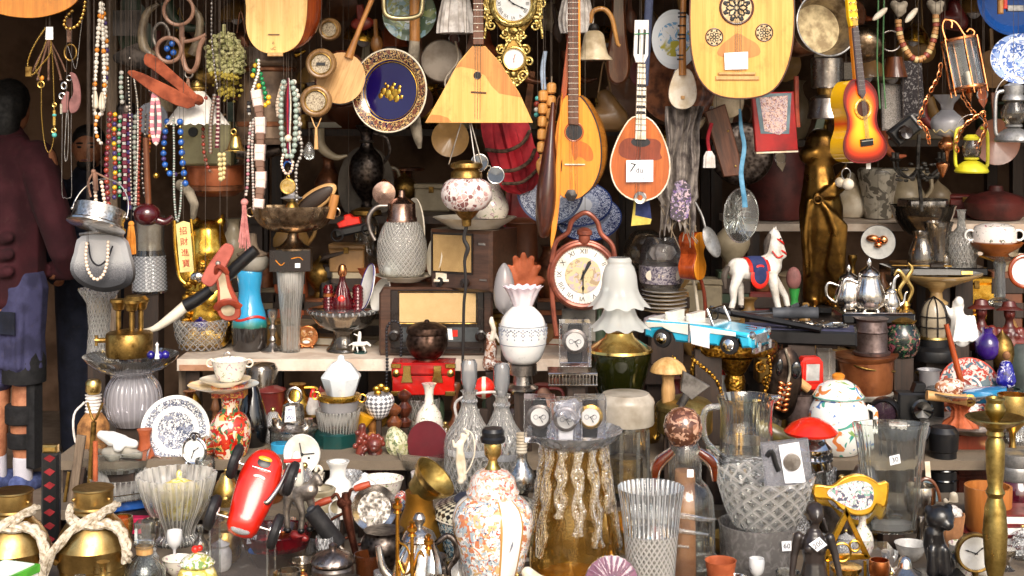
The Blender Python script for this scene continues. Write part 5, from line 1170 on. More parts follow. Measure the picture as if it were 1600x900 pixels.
t=H('lucky_tag','cream tag with red lettering and gilt edges by the golden cat','tag',290,385,4.9,roll=-5);t.p('tag','tagcream',prism([(-12,-40),(10,-40),(10,36),(0,40),(-12,36)],-2,1,.5));t.pe('writing','inkred',*[text(c,13,(-1,24-i*17,-2.6))for i,c in enumerate('招財進寶')]);t.p('gilt_edge','gold',tube([(-14,42),(-16,0),(-14,-44),(-6,-58)],3,8),tube([(12,42),(13,0),(11,-42)],2,8));t.cord(0,42);D('tagcream',plain,'#e6d08a',.4)
t=V('crystal_ashtray','round cut crystal bowl holding a cobalt cup on the shelf','bowl',314,549,'cutdia',[(34,0),(36,10,1),(40,18),(43,44),(42,46)],z=.745,wall=4,n=40);t.k
t=S('cobalt_jar','tiny cobalt blue lidded jar in the crystal bowl','jar',314,516,8,Y=t.Y-.02,on=1);t.p('body','cobalt',lathe([(7,0),(12,6),(11,13),(5,18)],20,sm=2));t.p('lid','cobalt',lathe([(6,18),(4,22),(1.5,24),(2,28),(0,30)],16));D('cobalt',plain,'#241a8a',.1,0,'#140e58',20,coat=.8,bump=0)
t=H('horn_dagger','long dagger with pale horn tip and black grip','dagger',290,478,4.82,roll=0);t.p('tip','bone',tube([(-74,-38),(-50,-36),(-22,-18),(0,0)],[1,5,8,9],12));t.p('grip','black',tube([(0,0),(18,10),(40,26)],[10.5,10,9],14,sm=2));t.p('neck','horn',tube([(40,26),(60,42)],[7,8],12,sm=1));t.p('pommel','black',tube([(60,42),(80,62),(110,88)],[9,10,9],14,sm=2));t.cord(30,20,4)
t=H('leather_sandal','upper hanging sandal showing its pink leather sole','sandal',340,415,4.76,roll=32,grp='pair of hanging leather sandals');t.p('sole','leatherpink',prism([(-8,36),(8,36),(12,10),(12,-20),(8,-34),(-8,-34),(-12,-20),(-12,10)],-4,3,1.5,3));t.p('stud','nickel',lathe([(4.5,0),(3,2),(0,2.4)],16,(-1,4,-4),'y'));t.cord(-4,34,name='lace')
t=H('leather_sandal','lower hanging sandal with open toe and brown straps','sandal',350,450,4.77,roll=-10,grp='pair of hanging leather sandals');t.p('sole','leather',prism([(-8,36),(10,34),(12,4),(20,-30),(16,-50),(-6,-50),(-16,-34),(-10,-4)],-6,2,1.5,3));t.p('insole','horn',prism([(-4,24),(6,24),(7,0),(12,-26),(10,-42),(-4,-42),(-9,-30),(-5,0)],-7,-6.02,0,3));t.p('toe_strap','leather',tube([(-17,-30,-3),(-6,-22,-14),(10,-22,-14),(20,-34,-3)],6,8,sq=.5));t.p('heel_strap','leather',tube([(-9,22,-3),(0,36,-14),(10,22,-3)],4,8));t.cord(0,36,name='lace')
D('bluevase',grad,[(0,'#2a2422'),(.085,'#2c2825'),(.088,'#2f6a58'),(.105,'#2c8c90'),(.12,'#2f9fd0'),(.3,'#3aa8dc')],2,.15,.7,.03,14)
t=V('blue_vase','turquoise waisted vase with black dripped base','vase',390,551,'bluevase',[(25,0),(27,6),(28,36),(25,56),(19,76),(17,92),(19,108),(20,122),(18,126)],z=Z,wall=2,sm=3);t.p('red_drip','redbright',tube([(25.8*sin(a),52+3*sin(a*3),-25.8*cos(a))for a in[-1.5+i*.25 for i in range(12)]],2.2,8,sm=2))
t=S('clay_pot','grey clay pot with wooden lid resting on the blue vase','pot',394,426,18,Y=t.Y,on=1);t.p('pot','stone',lathe([(16,0),(24,6),(26,18),(22,24)],28,sm=2));t.p('lid','driftw',lathe([(22,24),(24,28),(12,34),(8,44),(7,58),(0,60)],24,sm=2))
V('candlestick','small turned silver candlestick on the shelf','candlestick',426,552,'nickel',[(18,0),(18,2),(8,8),(4,14),(6,18),(3,24),(5,32),(7,36),(3,42),(4,48),(7,54),(8,64),(6,66)],z=Z,n=24)
t=V('crystal_vase','tall narrow cut crystal vase carrying a black box','vase',454,552,'cutflute',[(14,0),(15,4),(15,40),(20,100),(22,126)],z=Z,wall=2,n=24)
t=S('lacquer_box','small dark wooden box with a white price sticker on a vase','box',455,425,28,Y=t.Y-.01,on=1,yaw=4);t.p('box','bakelite',box(-32,32,0,34,-24,24,1.2));t.p('sticker','paper',box(8,16,6,13,-25,-24.1));t.pe('inlay','beadorange',tube([(-22,18,-24.2),(-14,10,-24.2),(-8,14,-24.2)],.8,5),tube([(2,20,-24.2),(14,22,-24.2),(20,18,-24.2)],.8,5))
Yb=t.Y
t=S('boat_bowl','boat-shaped ribbed silver bowl on a round foot','bowl',458,392,22,Y=Yb,on=1);t.p('foot','boatsilver',lathe([(28,0),(28,3),(18,8),(9,18),(8,26)],32));t.p('bowl','boatsilver',lathe([(8,26),(36,30),(54,42),(64,60),(66,68)],64,sm=2,wall=2,sq=(1,.55),fl=(40,.025)).rot(0,0,0));t.pe('handle','boatsilver',ring((-66,58),7,1.6,14),ring((66,58),7,1.6,14))
t=S('table_bell','brass hand bell with round glass top standing in the silver bowl','bell',456,340,12,Y=Yb,on=1);t.p('bell','brass',lathe([(14,6),(12,14),(6,24)],24));t.p('top','frostgrey',lathe([(6,24),(18,30),(6,34),(5,44),(0,46)],24))
t=H('wooden_brush','oval wooden hairbrush leaning in the silver bowl','brush',492,312,Yb+.03,roll=56);t.p('back','palewood',ball((0,0,0),(16,40,6),20));t.p('pad','dwood',ball((0,0,-3),(12,34,5),20))
t=S('wooden_peg','brass-coloured wooden peg sticking out of the silver bowl','peg',519,326,6,Y=Yb-.02,on=1,roll=12);t.p('wooden_peg','honey',lathe([(7,-16),(7.5,14),(7,22)],18))
t=S('round_ornament','round bronze ornament with a painted clown face','ornament',480,546,8,z=Z);t.p('frame','copperbr',ring((0,19),15.5,2,30),lathe([(0,2),(15,2),(15,-3),(0,-3)],30,(0,19),'y').m(0));t.p('relief','redgold',ball((-5,24,-3),(5,6,2)),ball((6,24,-3),(5,5,2)),ball((0,13,-3),(9,5,2)));t.p('mouth','white',ball((-1,11,-5),(6,2.6,1.2)));t.pe('foot','copperbr',ball((-8,3,0),3),ball((8,3,0),3));D('redgold',floral,'#b8743c',['#7a3018','#d8b078'],160,.4)
t=V('glass_compote','wide clear glass compote on a frosted foot','compote',538,553,'glsmoke',[(28,0),(28,3),(22,10),(16,24),(18,32,1),(36,38),(48,50),(56,62),(57,64)],z=Z,wall=2,sm=2);t.p('rim','cutflute',lathe([(56,60),(58,62),(58,65),(56,66)],40));Yc=t.Y
t=S('perfume_bottle','red glass decanter with copper stopper in the compote','bottle',535,488,12,Y=Yc,on=1);t.p('bottle','redgl',lathe([(15,0),(17,3),(17,14),(10,36),(5,46),(5,54)],28,sm=2,wall=1.2));t.p('stopper','copperbr',lathe([(4,54),(7,58),(7,66),(5,72),(0,74)],20));t.p('label_leaf','redbright',ball((0,18,-12),(7,9,4)))
t=S('red_candle','dark red ribbed glass tube left of the red decanter','candle',513,486,8,Y=Yc,on=1);t.p('red_candle','redtint',lathe([(7,0)]+[(7.5+1*(i%2),2+i*2.4)for i in range(15)]+[(5,40)],18));t.p('band','copperbr',lathe([(9,22),(9,27)],18));
t=S('red_candle','dark red ribbed glass tube right of the red decanter','candle',559,488,8,Y=Yc,on=1);t.p('red_candle','redtint',lathe([(7,0)]+[(8+1*(i%2),2+i*2.6)for i in range(15)]+[(5,42)],18))
t=S('saucer','white saucer with blue edge standing upright in the compote','saucer',574,487,4,Y=Yc,on=1,roll=14,yaw=-68);t.p('saucer','white',lathe([(0,2),(16,3),(36,9),(36,11),(16,5),(0,4)],36,(0,38),'y',sq=(.8,1)));t.p('rim','cobalt',ring((0,38,-11),36,.8,30,(.8,1)))
t=S('saucer','second white bowl leaning behind the upright saucer','saucer',588,488,4,Y=Yc-.02,on=1,roll=24,yaw=-60);t.p('saucer','white',lathe([(0,-6),(14,-5),(27,5),(27,7),(14,-2),(0,-3)],32,(0,28),'y'))
t=V('ewer','dark engraved silver ewer with narrow neck and spout','ewer',573,337,'pewterdk',[(24,0),(24,3),(10,12),(8,22),(14,30),(25,50),(28,72),(22,92),(11,104),(9,118),(10,128),(18,138),(16,140)],Y=5.75,z=1.2,sm=2);t.p('handle','pewterdk',tube([(10,126),(30,120),(36,98),(26,80)],2.6,8));t.p('collar','pewter',lathe([(10.5,112),(12.5,114),(10.5,117)],24))
t=S('glass_lampstand','smoky glass lamp base with brass bands in the dim middle','lamp',572,490,24,Y=5.5);t.p('body','glsmoke',lathe([(22,0),(26,10),(24,60),(30,80),(18,100),(22,130),(12,150)],32,sm=2));t.p('band','brassold',lathe([(24,8),(27,10),(27,16),(24,18)],32));t.p('band','brassold',lathe([(13,148),(24,152),(24,158),(12,162)],32))
t=H('toy_truck','small black and red toy lying on its back in the dim middle','toy',548,350,5.3,roll=-12);t.p('chassis','black',box(-26,30,-16,-2,-14,14,3));t.p('body','redbright',prism([(-18,-2),(16,-2),(16,8),(6,10),(2,16),(-6,16),(-8,9),(-20,6)],-12,12,1.5));t.pe('wheel','rubber',*[lathe([(8,0),(10,2),(10,6),(8,8)],20,(x,-12,-14),'y')for x in(-22,26)]);t.cord(0,16)
t=S('jumble_box','pile of black camera cases in the dim gap beside the compote','case',524,470,26,Y=5.45);t.p('case','black',box(-24,20,0,30,-10,16,4));t.p('case','bakelite',box(-20,24,30.5,54,-8,14,4).rot(0,10));t.p('lens','blackgloss',lathe([(0,12),(10,12),(11,18),(9,22),(0,20)],24,(-2,16,0),'y'));t.p('case','dwood',prism([(-24,58),(20,70),(22,80),(-18,70)],-12,12,3))
t=V('plate','white plate under the pressed glass jug on the radio','plate',632,442,'creamglaze',[(26,0),(28,2),(46,9),(47,10),(28,4),(0,3)],Y=5.15,on=1);Yj=t.Y
t=V('glass_jug','pressed glass jug with silver collar and handle','jug',628,433,'cutdiafine',[(30,0),(36,6),(39,30),(38,54),(30,76),(24,84)],Y=Yj,on=1,sm=2,wall=2,n=44)
t.p('collar','copperpewter',lathe([(24,83),(24,88),(22,92),(21,112),(14,118),(6,122),(5,132),(0,134)],36));t.p('handle','pewter',tube([(-22,108),(-40,106),(-52,90),(-50,70),(-42,54)],[3,4,4,3.5,3],10));t.p('lid','copperpewter',lathe([(0,-2),(17,-1),(18,1),(0,4)],28,(-28,128,0),'y'));D('copperpewter',metal,'#b8998a',.2,'#6a5046',20)
t=V('lightbulb','round white bulb on the plate in front of the jug','bulb',612,432,'frostw',[(0,0),(10,3),(13,12),(10,22),(5,26),(0,27)],rb=8,Y=Yj-.05,on=1,sm=2)
t=S('wall_dish','flat pale dish standing on edge by the jug','dish',680,432,4,Y=Yj-.02,on=1,yaw=-66,roll=8);t.p('wall_dish','creamglaze',lathe([(0,0),(26,2),(31,5),(31,7),(0,3)],36,(0,31),'y'))
t=S('wall_dish','large pale oval dish behind the glass jug','dish',656,425,4,Y=Yj+.12,on=1,yaw=-60);t.p('wall_dish','creamglaze',lathe([(0,0),(40,3),(58,8),(58,10),(0,3)],40,(0,58),'y',sq=(.6,1)))
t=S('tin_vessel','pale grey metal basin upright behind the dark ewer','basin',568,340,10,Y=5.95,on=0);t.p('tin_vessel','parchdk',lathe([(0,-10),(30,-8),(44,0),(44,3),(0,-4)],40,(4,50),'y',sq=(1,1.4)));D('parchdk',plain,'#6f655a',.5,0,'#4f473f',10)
t=V('coffee_grinder','copper-topped grinder with wooden shaft at the back','grinder',630,318,'copperdk',[(30,0),(30,4),(16,8),(13,44),(15,48),(34,50),(34,54),(0,55)],Y=5.75,z=1.2)
t=H('pocket_mirror','round copper-backed hand mirror by the jug','mirror',604,300,5.3,roll=-14,yaw=-30);t.p('mirror','copperbr',lathe([(0,2),(17,2),(19,0),(17,-3),(0,-3)],30,ax='y',sq=(.7,1.1)));t.p('handle','copperdk',tube([(0,-18),(0,-50)],[3,4],8,sm=1));t.cord(0,20)
t=S('radio','big old brown radio with woven cloth grille and dial, lower one','radio',682,556,20,z=Z);bc=t
t.p('case','radiobody',prism([(-86,0),(86,0),(88,6),(88,96),(82,106),(-82,106),(-88,96),(-88,6)],-20,60,3));q=t.q
t.p('bezel','bakelite',prism(q([(612,450),(757,450),(757,548),(612,548)]),-23,-20.1,1.5));t.p('grille','grille',prism(q([(626,455),(744,455),(744,500),(626,500)]),-24,-23.05));t.p('frame_strip','brassold',tube([a+(-23.5,)for a in q([(624,453),(746,453),(746,502),(624,502)])],.9,5,True,1))
t.p('dial_window','dialdk',prism(q([(630,508),(748,508),(748,530),(630,530)]),-24,-23.05));t.pe('dial_card','paper',*[prism(q([(x,510),(x+7,510),(x+9,527),(x+2,527)]),-24.8,-24.05)for x in(690,700)]);t.p('dial_card','redbright',prism(q([(708,512),(716,512),(716,522),(708,522)]),-24.8,-24.05));t.pe('knob','bakelite',*[lathe([(9,0),(9,5),(6,6),(5,9),(0,9)],24,q([(x,521)])[0]+(-23,),'y')for x in(618,752)]);t.p('lower_lip','bakelite',box(-70,70,6,14,-27,-20.2,2))
t=S('radio','smaller radio turned aside with diamond grille, stacked on the big one','radio',736,452,14,Y=bc.Y+.03,on=1,yaw=-26)
t.p('case','radiobody',box(-50,58,0,94,-44,50,5));t.p('grille','grille2',box(-42,24,30,86,-46,-44.1));t.p('speaker_frame','bakelite',tube([(-44,28,-45),(26,28,-45),(26,88,-45),(-44,88,-45)],2,6,True,1));t.pe('knob','bakelite',*[lathe([(7,0),(7,6),(0,7)],20,(x,14,-44),'y')for x in(-30,14)]);t.pe('badge','nickel',box(36,48,72,76,-45.5,-44.1,.6),box(38,50,18,21,-45.5,-44.1,.6))
t=V('serving_dish','wide white serving dish on top of the small radio','dish',742,359,'creamglaze',[(40,0),(42,2),(62,14),(66,17),(62,16),(40,5),(0,4)],Y=bc.Y+.02,on=1)
t=V('flower_jug','white china jug with small flowers behind the mosaic lamp','jug',768,342,'floralwhite',[(22,0),(26,8),(27,20),(20,36),(15,46),(17,54)],Y=bc.Y+.06,on=1,sm=2,wall=1.5);D('floralwhite',floral,'#e8e0d2',['#b890a0','#8a9a6a'],60,.2,.62)
t=S('scale_statuette','tiny gilt statuette and balance on the big radio','statuette',690,441,10,Y=bc.Y-.03,on=1);t.p('base','ivory',box(-12,12,0,4,-8,8,1),box(-9,9,4,14,-6,6,1));t.p('figure','brassold',limb((0,16,0),4,(0,28,0),3.5,(0,40,0),3,(1,46,0),3),limb((0,36,0),2,(10,34,0),1.6),vox=1);t.p('scale_pan','brassold',lathe([(0,0),(6,2),(7,4)],16,(18,16,0)));t.p('beam','brassold',tube([(2,36,0),(10,50),(20,36),(18,20)],.8,5))
t=S('bead_necklace','black bead string looped from the radio over the shelf edge','necklace',604,560,3,Y=4.95,on=1);t.beads([(0,48),(0,20),(1,-10),(0,-40),(1,-56)],2.6,['beadblack'],each=True);t.beads([(0,48),(10,58),(22,50),(23,20),(22,0)],2.6,['beadblack'])
t=V('lidded_bowl','dark bronze round bowl with carved lid on the red chest','bowl',667,566,'bronzepot',[(18,0),(18,4),(26,10),(33,26),(30,40),(28,43)],Y=4.9,on=1,sm=2);t.p('lid','bronzepot',lathe([(31,42),(32,46),(30,52),(18,58),(5,60),(3,63),(0,64)],36,fl=(24,.02)));D('bronzepot',metal,'#6a5348',.38,'#33261f',22,eng=.1,es=60,bump=.4)
t=S('jewel_chest','glossy red lacquer chest with brass fittings','chest',665,617,22,Y=4.88,on=1)
t.p('body','redlac',box(-50,46,0,30,-26,22,1.5));t.p('lid','redlac',box(-51,47,31,50,-27,23,3));t.pe('corner','brassbright',*[box(x,x+16,y,y+7,-28.5,-24,1)for x in(-52,32)for y in(-.5,42)]);t.pe('hasp','brassbright',*[prism([(x-6,46),(x+6,46),(x+6,34),(x+9,20),(x-9,20),(x-6,34)],-29,-27.1,.6)for x in(-27,20)]);t.pe('medallion','brassbright',*[lathe([(6,0),(4,1.5),(0,2)],12,(x,34,-27),'y',sq=(.9,1))for x in(-44,40)]);t.p('side_ring','brassold',ring((0,0),9,1.4,18,(.6,1)).rot(0,90).mv(-52,26,0))
V('glass_vase','straight cut glass vase holding up the red chest','vase',661,742,'cutvor',[(18,0),(20,4),(24,60),(27,112),(27,116)],Y=4.86,wall=2)
t=S('rider_figurine','tiny white horse and rider figurine on the shelf edge','figurine',563,553,8,z=Z);t.p('base','greenbox',lathe([(11,0),(11,2),(0,3)],20));t.p('horse','white',limb((-10,14,0),3.5,(4,14,0),4,(10,16,0),2.5,(15,12,0),2.2),limb((-10,13,0),1.8,(-12,3,0),1.3),limb((-6,12,0),1.8,(-4,3,0),1.3),limb((4,12,0),1.8,(8,3,0),1.3),limb((-12,15,0),1.4,(-18,12,0),1),limb((-2,18,0),3,(-1,27,0),3,(-1,32,0),2.5),limb((-1,26,0),1.2,(-10,30,0),1),vox=.8,smo=2)
t=S('slipper_figurine','white and rust porcelain slipper with a seated lady','figurine',770,582,16,Y=4.82);t.p('slipper','shellp',limb((-6,10,0),11,(-2,36,0),9,(-4,54,0),7),limb((0,10,-4),10,(14,8,-4),7),vox=2);t.p('lady','ivory',limb((-2,50,-4),5,(2,64,-2),4,(-2,76,0),4.6,(-2,82,0),3),limb((2,62,-3),2.4,(10,46,-6),2),vox=1.2);D('shellp',floral,'#d8b8a4',['#a8683c','#efe6dc','#8a4a30'],40,.25,.52)
t=S('opal_lamp','white opal glass lamp vase with grey painted garland','lamp',817,612,20,Y=4.55,on=0)
t.p('globe','opal',lathe([(18,40),(28,48),(36,70),(37,92),(32,112),(20,126),(14,130)],48,sm=3));t.p('neck','opalpink',lathe([(14,129),(17,134),(24,152),(30,160)],64,sm=2,rf=(14,2.6,134),wall=1));t.p('base','nickel',lathe([(24,0),(24,3),(16,8),(14,22,1),(22,24),(22,39),(18,41)],36));D('opalpink',plain,'#efe2e6',.15,0,'#dcc6d0',8,bump=0,coat=.5,sub=.2)
for i in range(9):
 a=rad(-80+i*20);g=Geo()
 for(du,dv)in((0,0),(-3,2),(3,2),(0,-5),(0,-10),(-2.5,-3),(2.5,-3),(-6,4),(6,4),(0,5)):
  aa=a+du/37;g=g+ball((37.2*sin(aa),92+dv,-37.2*cos(aa)),(1.3,1.6,.6),6)
 t.p('garland','greygar',g)
D('greygar',plain,'#8b8f9a',.4);t.p('line','greygar',ring((0,0),37.3,.5,48).rot(0,0,90).mv(0,101),ring((0,0),36.4,.5,48).rot(0,0,90).mv(0,72))
t=S('oval_bulb','clear oval glass bulb leaning behind the opal lamp','bulb',788,494,8,Y=4.85);t.p('oval_bulb','glfrost',lathe([(0,0),(14,14),(17,40),(12,66),(4,80),(0,82)],28,sm=2))
t=S('palmette','terracotta palm-leaf ornament behind the opal lamp','ornament',818,470,14,Y=4.95);t.p('palmette','terracotta',*[limb((0,6,0),4,(26*sin(rad(a)),20+42*cos(rad(a)),0),6.5,(34*sin(rad(a))*.9,16+56*cos(rad(a))*.96,-3),5).sc(1,1,.6)for a in(-75,-50,-25,0,25,50,75)],box(-16,16,-4,8,-5,5),vox=1.6,smo=2)
t=H('station_clock','round wall clock in a coppery pocket-watch case with bow','clock',911,430,4.85,roll=2)
t.p('case','copperred',ring((0,0,0),49,4.5,48),ring((0,0,5),52,4,48));clockface(t,0,0,46,1,face='dialcream',hands=((28,.4),(178,.62)),sz=.17,rr=.8);t.p('inner_dial','dialold',lathe([(0,1.2),(28,1.3),(28,1)],36,(0,0,1),'y'));t.pe('hand','ink',prism([(-1,-8),(1,-8),(3,22),(0,26),(-3,22)],-2.4,-1.8).rot(25),prism([(-.8,-8),(.8,-8),(.4,30),(-.4,30)],-2.4,-1.8).rot(178))
t.p('bow','copperred',tube([(-50,18),(-44,50),(-26,66),(-20,84),(0,98),(18,86),(26,66),(44,48),(50,18)],4,8));t.p('crown','copperred',lathe([(7,50),(9,56),(9,62),(12,64),(12,70),(6,74),(0,75)],24));t.p('strap','copperred',tube([(-48,-20,4),(-44,-60,2),(-38,-96,0)],4,8));t.cord(0,96,2)
D('copperred',plain,'#9c5540',.35,.35,'#6e3728',18,coat=.2);D('dialcream',plain,'#f0ede6',.4,0,'#d2ccbe',14,bump=0);D('dialold',floral,'#d2bc90',['#a89070','#b8a8b0'],40,.4,.56)
t=S('kerosene_lamp','tall lamp of two frosted ruffled shades over brass and dark green glass','lamp',968,622,34,Y=4.5)
t.p('font','greengl',lathe([(34,0),(38,10),(46,40),(50,62),(49,66)],40,sm=2));t.p('collar','brassbright',lathe([(48,64),(52,67),(51,71),(36,80),(24,88),(20,96),(22,98),(0,99)],48));t.p('oil','greengl',lathe([(0,4),(33,4),(38,14),(42,30),(0,30)],32))
t.p('lower_shade','frostw',lathe([(22,0),(24,12),(30,26),(47,42)],72,sm=3,rf=(11,3.4,12),cap=False).rot(180).mv(0,145));t.p('upper_shade','frostw',lathe([(16,0),(19,5),(19,10),(23,16),(27,30),(29,48),(34,60),(47,76)],72,sm=3,rf=(11,3.4,44),cap=False).rot(180).mv(0,213));t.p('chimney_cap','frostw',lathe([(0,213),(16,213)],30,cap=False))
t=S('etched_jar','etched glass jar with purple printed band on a stack of plates','jar',1034,452,22,Y=5.2,on=1);t.p('body','etched',lathe([(22,-8),(28,0),(34,12),(35,40),(33,60),(26,74),(24,80)],36,sm=2));t.p('printed_band','etchband',lathe([(33.6,8),(35.6,14),(35.8,34),(35.4,36)],36));t.pe('medallion','creamglaze',*[lathe([(8,0),(0,1)],16,(u,22,-35+abs(u)*.3),'y')for u in(-20,-1,18)]);t.p('ruched_paper','cotton',lathe([(14,44),(20,54),(16,64),(6,68)],30,fl=(9,.15)))
for i in range(6):
 t=S('plate',['bottom','second','third','fourth','fifth','topmost'][i]+' plate of the white stack under the etched jar','plate',1038,490-i*6.2,20,Y=5.2,on=i>0,grp='stacked white plates');t.p('plate','creamglaze',lathe([(20,0),(22,0),(34,3),(35,4),(30,4),(0,2)],36));t.p('rim','brassold' if i==0 else 'greygar',ring((0,0),35,.5,36).rot(0,0,90).mv(0,3.8))
V('purple_bowl','violet enamel bowl upside down under the plate stack','bowl',1040,515,'purpbowl',[(36,0),(37,2),(34,12),(20,18),(0,19)],Y=5.15);D('purpbowl',plain,'#5a4a62',.2,0,'#bab0b8',8,coat=.4)
t=H('violin','small orange-brown violin hanging edge-on right of the etched jar','violin',1080,400,5.05,yaw=58);t.p('body','redwood',prism([(-16,34),(0,38),(16,34),(20,20),(12,4),(22,-16),(14,-34),(0,-36),(-14,-34),(-22,-16),(-12,4),(-20,20)],-14,14,2,3));t.p('soundboard','orangewood',prism([(-16,34),(0,38),(16,34),(20,20),(12,4),(22,-16),(14,-34),(0,-36),(-14,-34),(-22,-16),(-12,4),(-20,20)],-16,-14.1,.5,3));t.p('neck','walnut',tube([(0,36),(0,90)],4,8,sm=1));t.cord(0,90)
t=H('violin_bow','curved wooden hoops and bow under the small violin','bow',1090,460,5.15);t.p('stick','rosewred',tube([(-10,40),(6,20),(12,-20),(8,-60)],3,8));t.p('hair','bone',tube([(-14,40),(-4,10),(2,-40),(0,-60)],2.4,8));t.cord(-10,40)
t=H('slotted_spoon','metal skimmer spoon with long handle hanging by the lace scarf','spoon',1112,378,4.95,roll=-24,yaw=40);t.p('bowl','zinc',ball((0,0,0),(16,26,4),20));t.p('handle','zinc',tube([(0,24),(4,50),(-4,100)],2,8));t.cord(-4,100)
t=H('glass_dish','round pressed glass dish hanging by a string in the dark','dish',1151,336,5.0,yaw=42);t.p('glass_dish','gl',lathe([(0,0),(20,1),(34,4),(42,8),(42,10),(0,3)],48,ax='y'));t.p('rim','glthick',ring((0,0,-9),42,1.4,40));t.pe('pattern','frostw',*[tube([(0,0,-2.5),(10*sin(a),10*cos(a),-3),(28*sin(a+.4),28*cos(a+.4),-4.5)],1.2,5)for a in[i*1.05 for i in range(6)]]);t.cord(0,42,-8)
t=S('rocking_horse','white wooden rocking horse with red bridle and blue saddle','horse',1188,492,30,Y=5.0,on=0,yaw=24)
hb=t.p('body','whitewood',limb((-42,70,0),17,(-10,66,0),19,(18,72,0),19,(24,82,0),15),limb((22,80,0),15,(26,102,0),11,(28,118,0),8.5),limb((26,120,0),9.5,(32,108,-2),8,(40,88,-3),6.5),limb((22,126,-4),3,(23,135,-4),1),limb((31,126,4),3,(33,135,5),1),limb((-44,66,-8),10,(-56,40,-10),7,(-56,22,-10),5,(-60,10,-10),5),limb((-44,66,8),10,(-30,40,12),7,(-28,22,12),5,(-28,10,12),5),limb((14,66,-8),11,(18,36,-12),7,(22,18,-12),5.5,(26,4,-12),5),limb((18,66,8),10,(40,40,10),7,(54,20,10),5.5,(58,4,10),5),vox=2.2,smo=3)
t.p('saddle','bluedeep',lathe([(22,-13),(22.5,0),(22,13)],28,(-14,66,0),'x',arc=.5).sc(1,1,1).rot(0,0,0));t.p('saddle_cloth','redbright',lathe([(21,-19),(21.4,0),(21,19)],28,(-14,66,0),'x',arc=.5),ball((-14,58,-20),(17,19,2.4),18));t.p('saddle_flap','bluedeep',ball((-14,60,-21),(12,14,2.8),18));t.pe('bridle','redbright',ring((0,0),9.4,1.6,22).rot(0,0,90).rot(35).mv(32,110,-2),ring((0,0),7.6,1.5,20).rot(0,0,90).rot(35).mv(38,93,-3),tube([(14,96,-12),(22,86,-16),(34,88,-12)],1.4,6));t.pe('eye','ink',ball((31,114,-10),1.8),ball((40,114,4),1.8));t.pe('hoof','pewterdk',*[ball((u,v,w),(6,5,6))for u,v,w in((-60,8,-10),(-28,8,12),(26,3,-12),(58,3,10))]);t.p('mane','horndk2',tube([(18,122,0),(12,108,0),(10,92,0)],[3,5,3],8));t.p('tail','horndk2',tube([(-58,74,0),(-66,60,0),(-64,40,0)],[4,5,2],8));t.pe('rocker','slatedk',*[tube([(-84,10,w),(-50,0,w),(0,-3,w),(50,-2,w),(80,6,w)],4,8,sq=.7)for w in(-12,12)]);t.pe('crossbar','slatedk',*[box(u-4,u+4,-1,4,-14,14,1)for u in(-40,30)])
D('whitewood',plain,'#dedad2',.4,0,'#b8b0a4',20,coat=.2);D('slatedk',plain,'#43464c',.6,0,'#2c2e33',14)
t=S('toy_car','turquoise and white toy convertible with chrome bumper','car',1104,546,30,Y=4.55,on=0,yaw=-34);t.k*=1.08
prof=[(-84,12),(-84,26),(-82,34),(-30,36),(28,34),(60,31),(80,30),(84,24),(84,10),(70,8),(66,20),(50,26),(38,20),(34,8),(-34,8),(-40,20),(-54,24),(-68,18),(-72,10)]
t.p('body','turq',prism(prof,-34,34,3));t.p('side_panel','carwhite',prism([(-84,22),(-82,33),(-12,35),(-12,20),(-38,22),(-54,28),(-70,26)],-36,-34.1,.5));t.p('side_flash','carwhite',prism([(-10,34),(62,30),(62,24),(-10,26)],-35.5,-34.1,.4));t.p('door_card','label',prism([(-8,30),(22,29),(22,4),(-6,8)],-36.6,-35.6));t.p('chrome_strip','chrome',box(-12,-9,9,36,-36,-34,.4))
t.p('interior','carwhite',box(-58,22,34.2,37,-27,27,1));t.pe('seat','carwhite',*[box(u,u+9,36,48,-25,25,2.5)for u in(-56,-22)]);t.p('rear_deck','carwhite',box(-80,-57,34.5,38,-30,30,2));t.p('windshield_frame','chrome',tube([(24,35,-29),(14,57,-27),(14,57,27),(24,35,29)],1.6,6,sm=1));t.p('windshield','clearpane',Geo([(24,-28,36),(14,-26,56),(14,26,56),(24,28,36)],[(0,1,2,3)]));t.p('steering_wheel','black',ring((0,0),7,1,18).rot(0,70).mv(6,44,14))
t.p('grille','grillechrome',box(84.1,86,12,26,-20,20,.5));t.p('bumper','chrome',box(85,91,2,10,-36,36,2.5));t.pe('bumper_guard','chrome',*[lathe([(3,0),(3.6,12),(0,15)],12,(90,4,w))for w in(-18,18)]);t.pe('headlight','silver',*[lathe([(6,0),(6,4),(3,6),(0,6.4)],20,(82,26,w),'x')for w in(-27,27)]);t.p('hood_ornament','chrome',box(62,78,32,34,-3,3,.6));D('grillechrome',weave,'#e8e8e8','#4a4a4c',420,.3)
for u in(-55,51):
 for w in(-33,24):
  wh=t.p('wheel','rubber',lathe([(8,0),(13,1),(14,4),(13,8),(8,9)],28,(u,11,w+9 if w>0 else w+6),'y'));t.p('hubcap','chrome',lathe([(8.5,9.2),(7,10.5),(3,11),(0,12)],24,(u,11,w+6),'y'),par=wh)
t=S('bronze_statue','large bronze statue of a lady in a knotted skirt','statue',1283,480,30,Y=5.35,on=0)
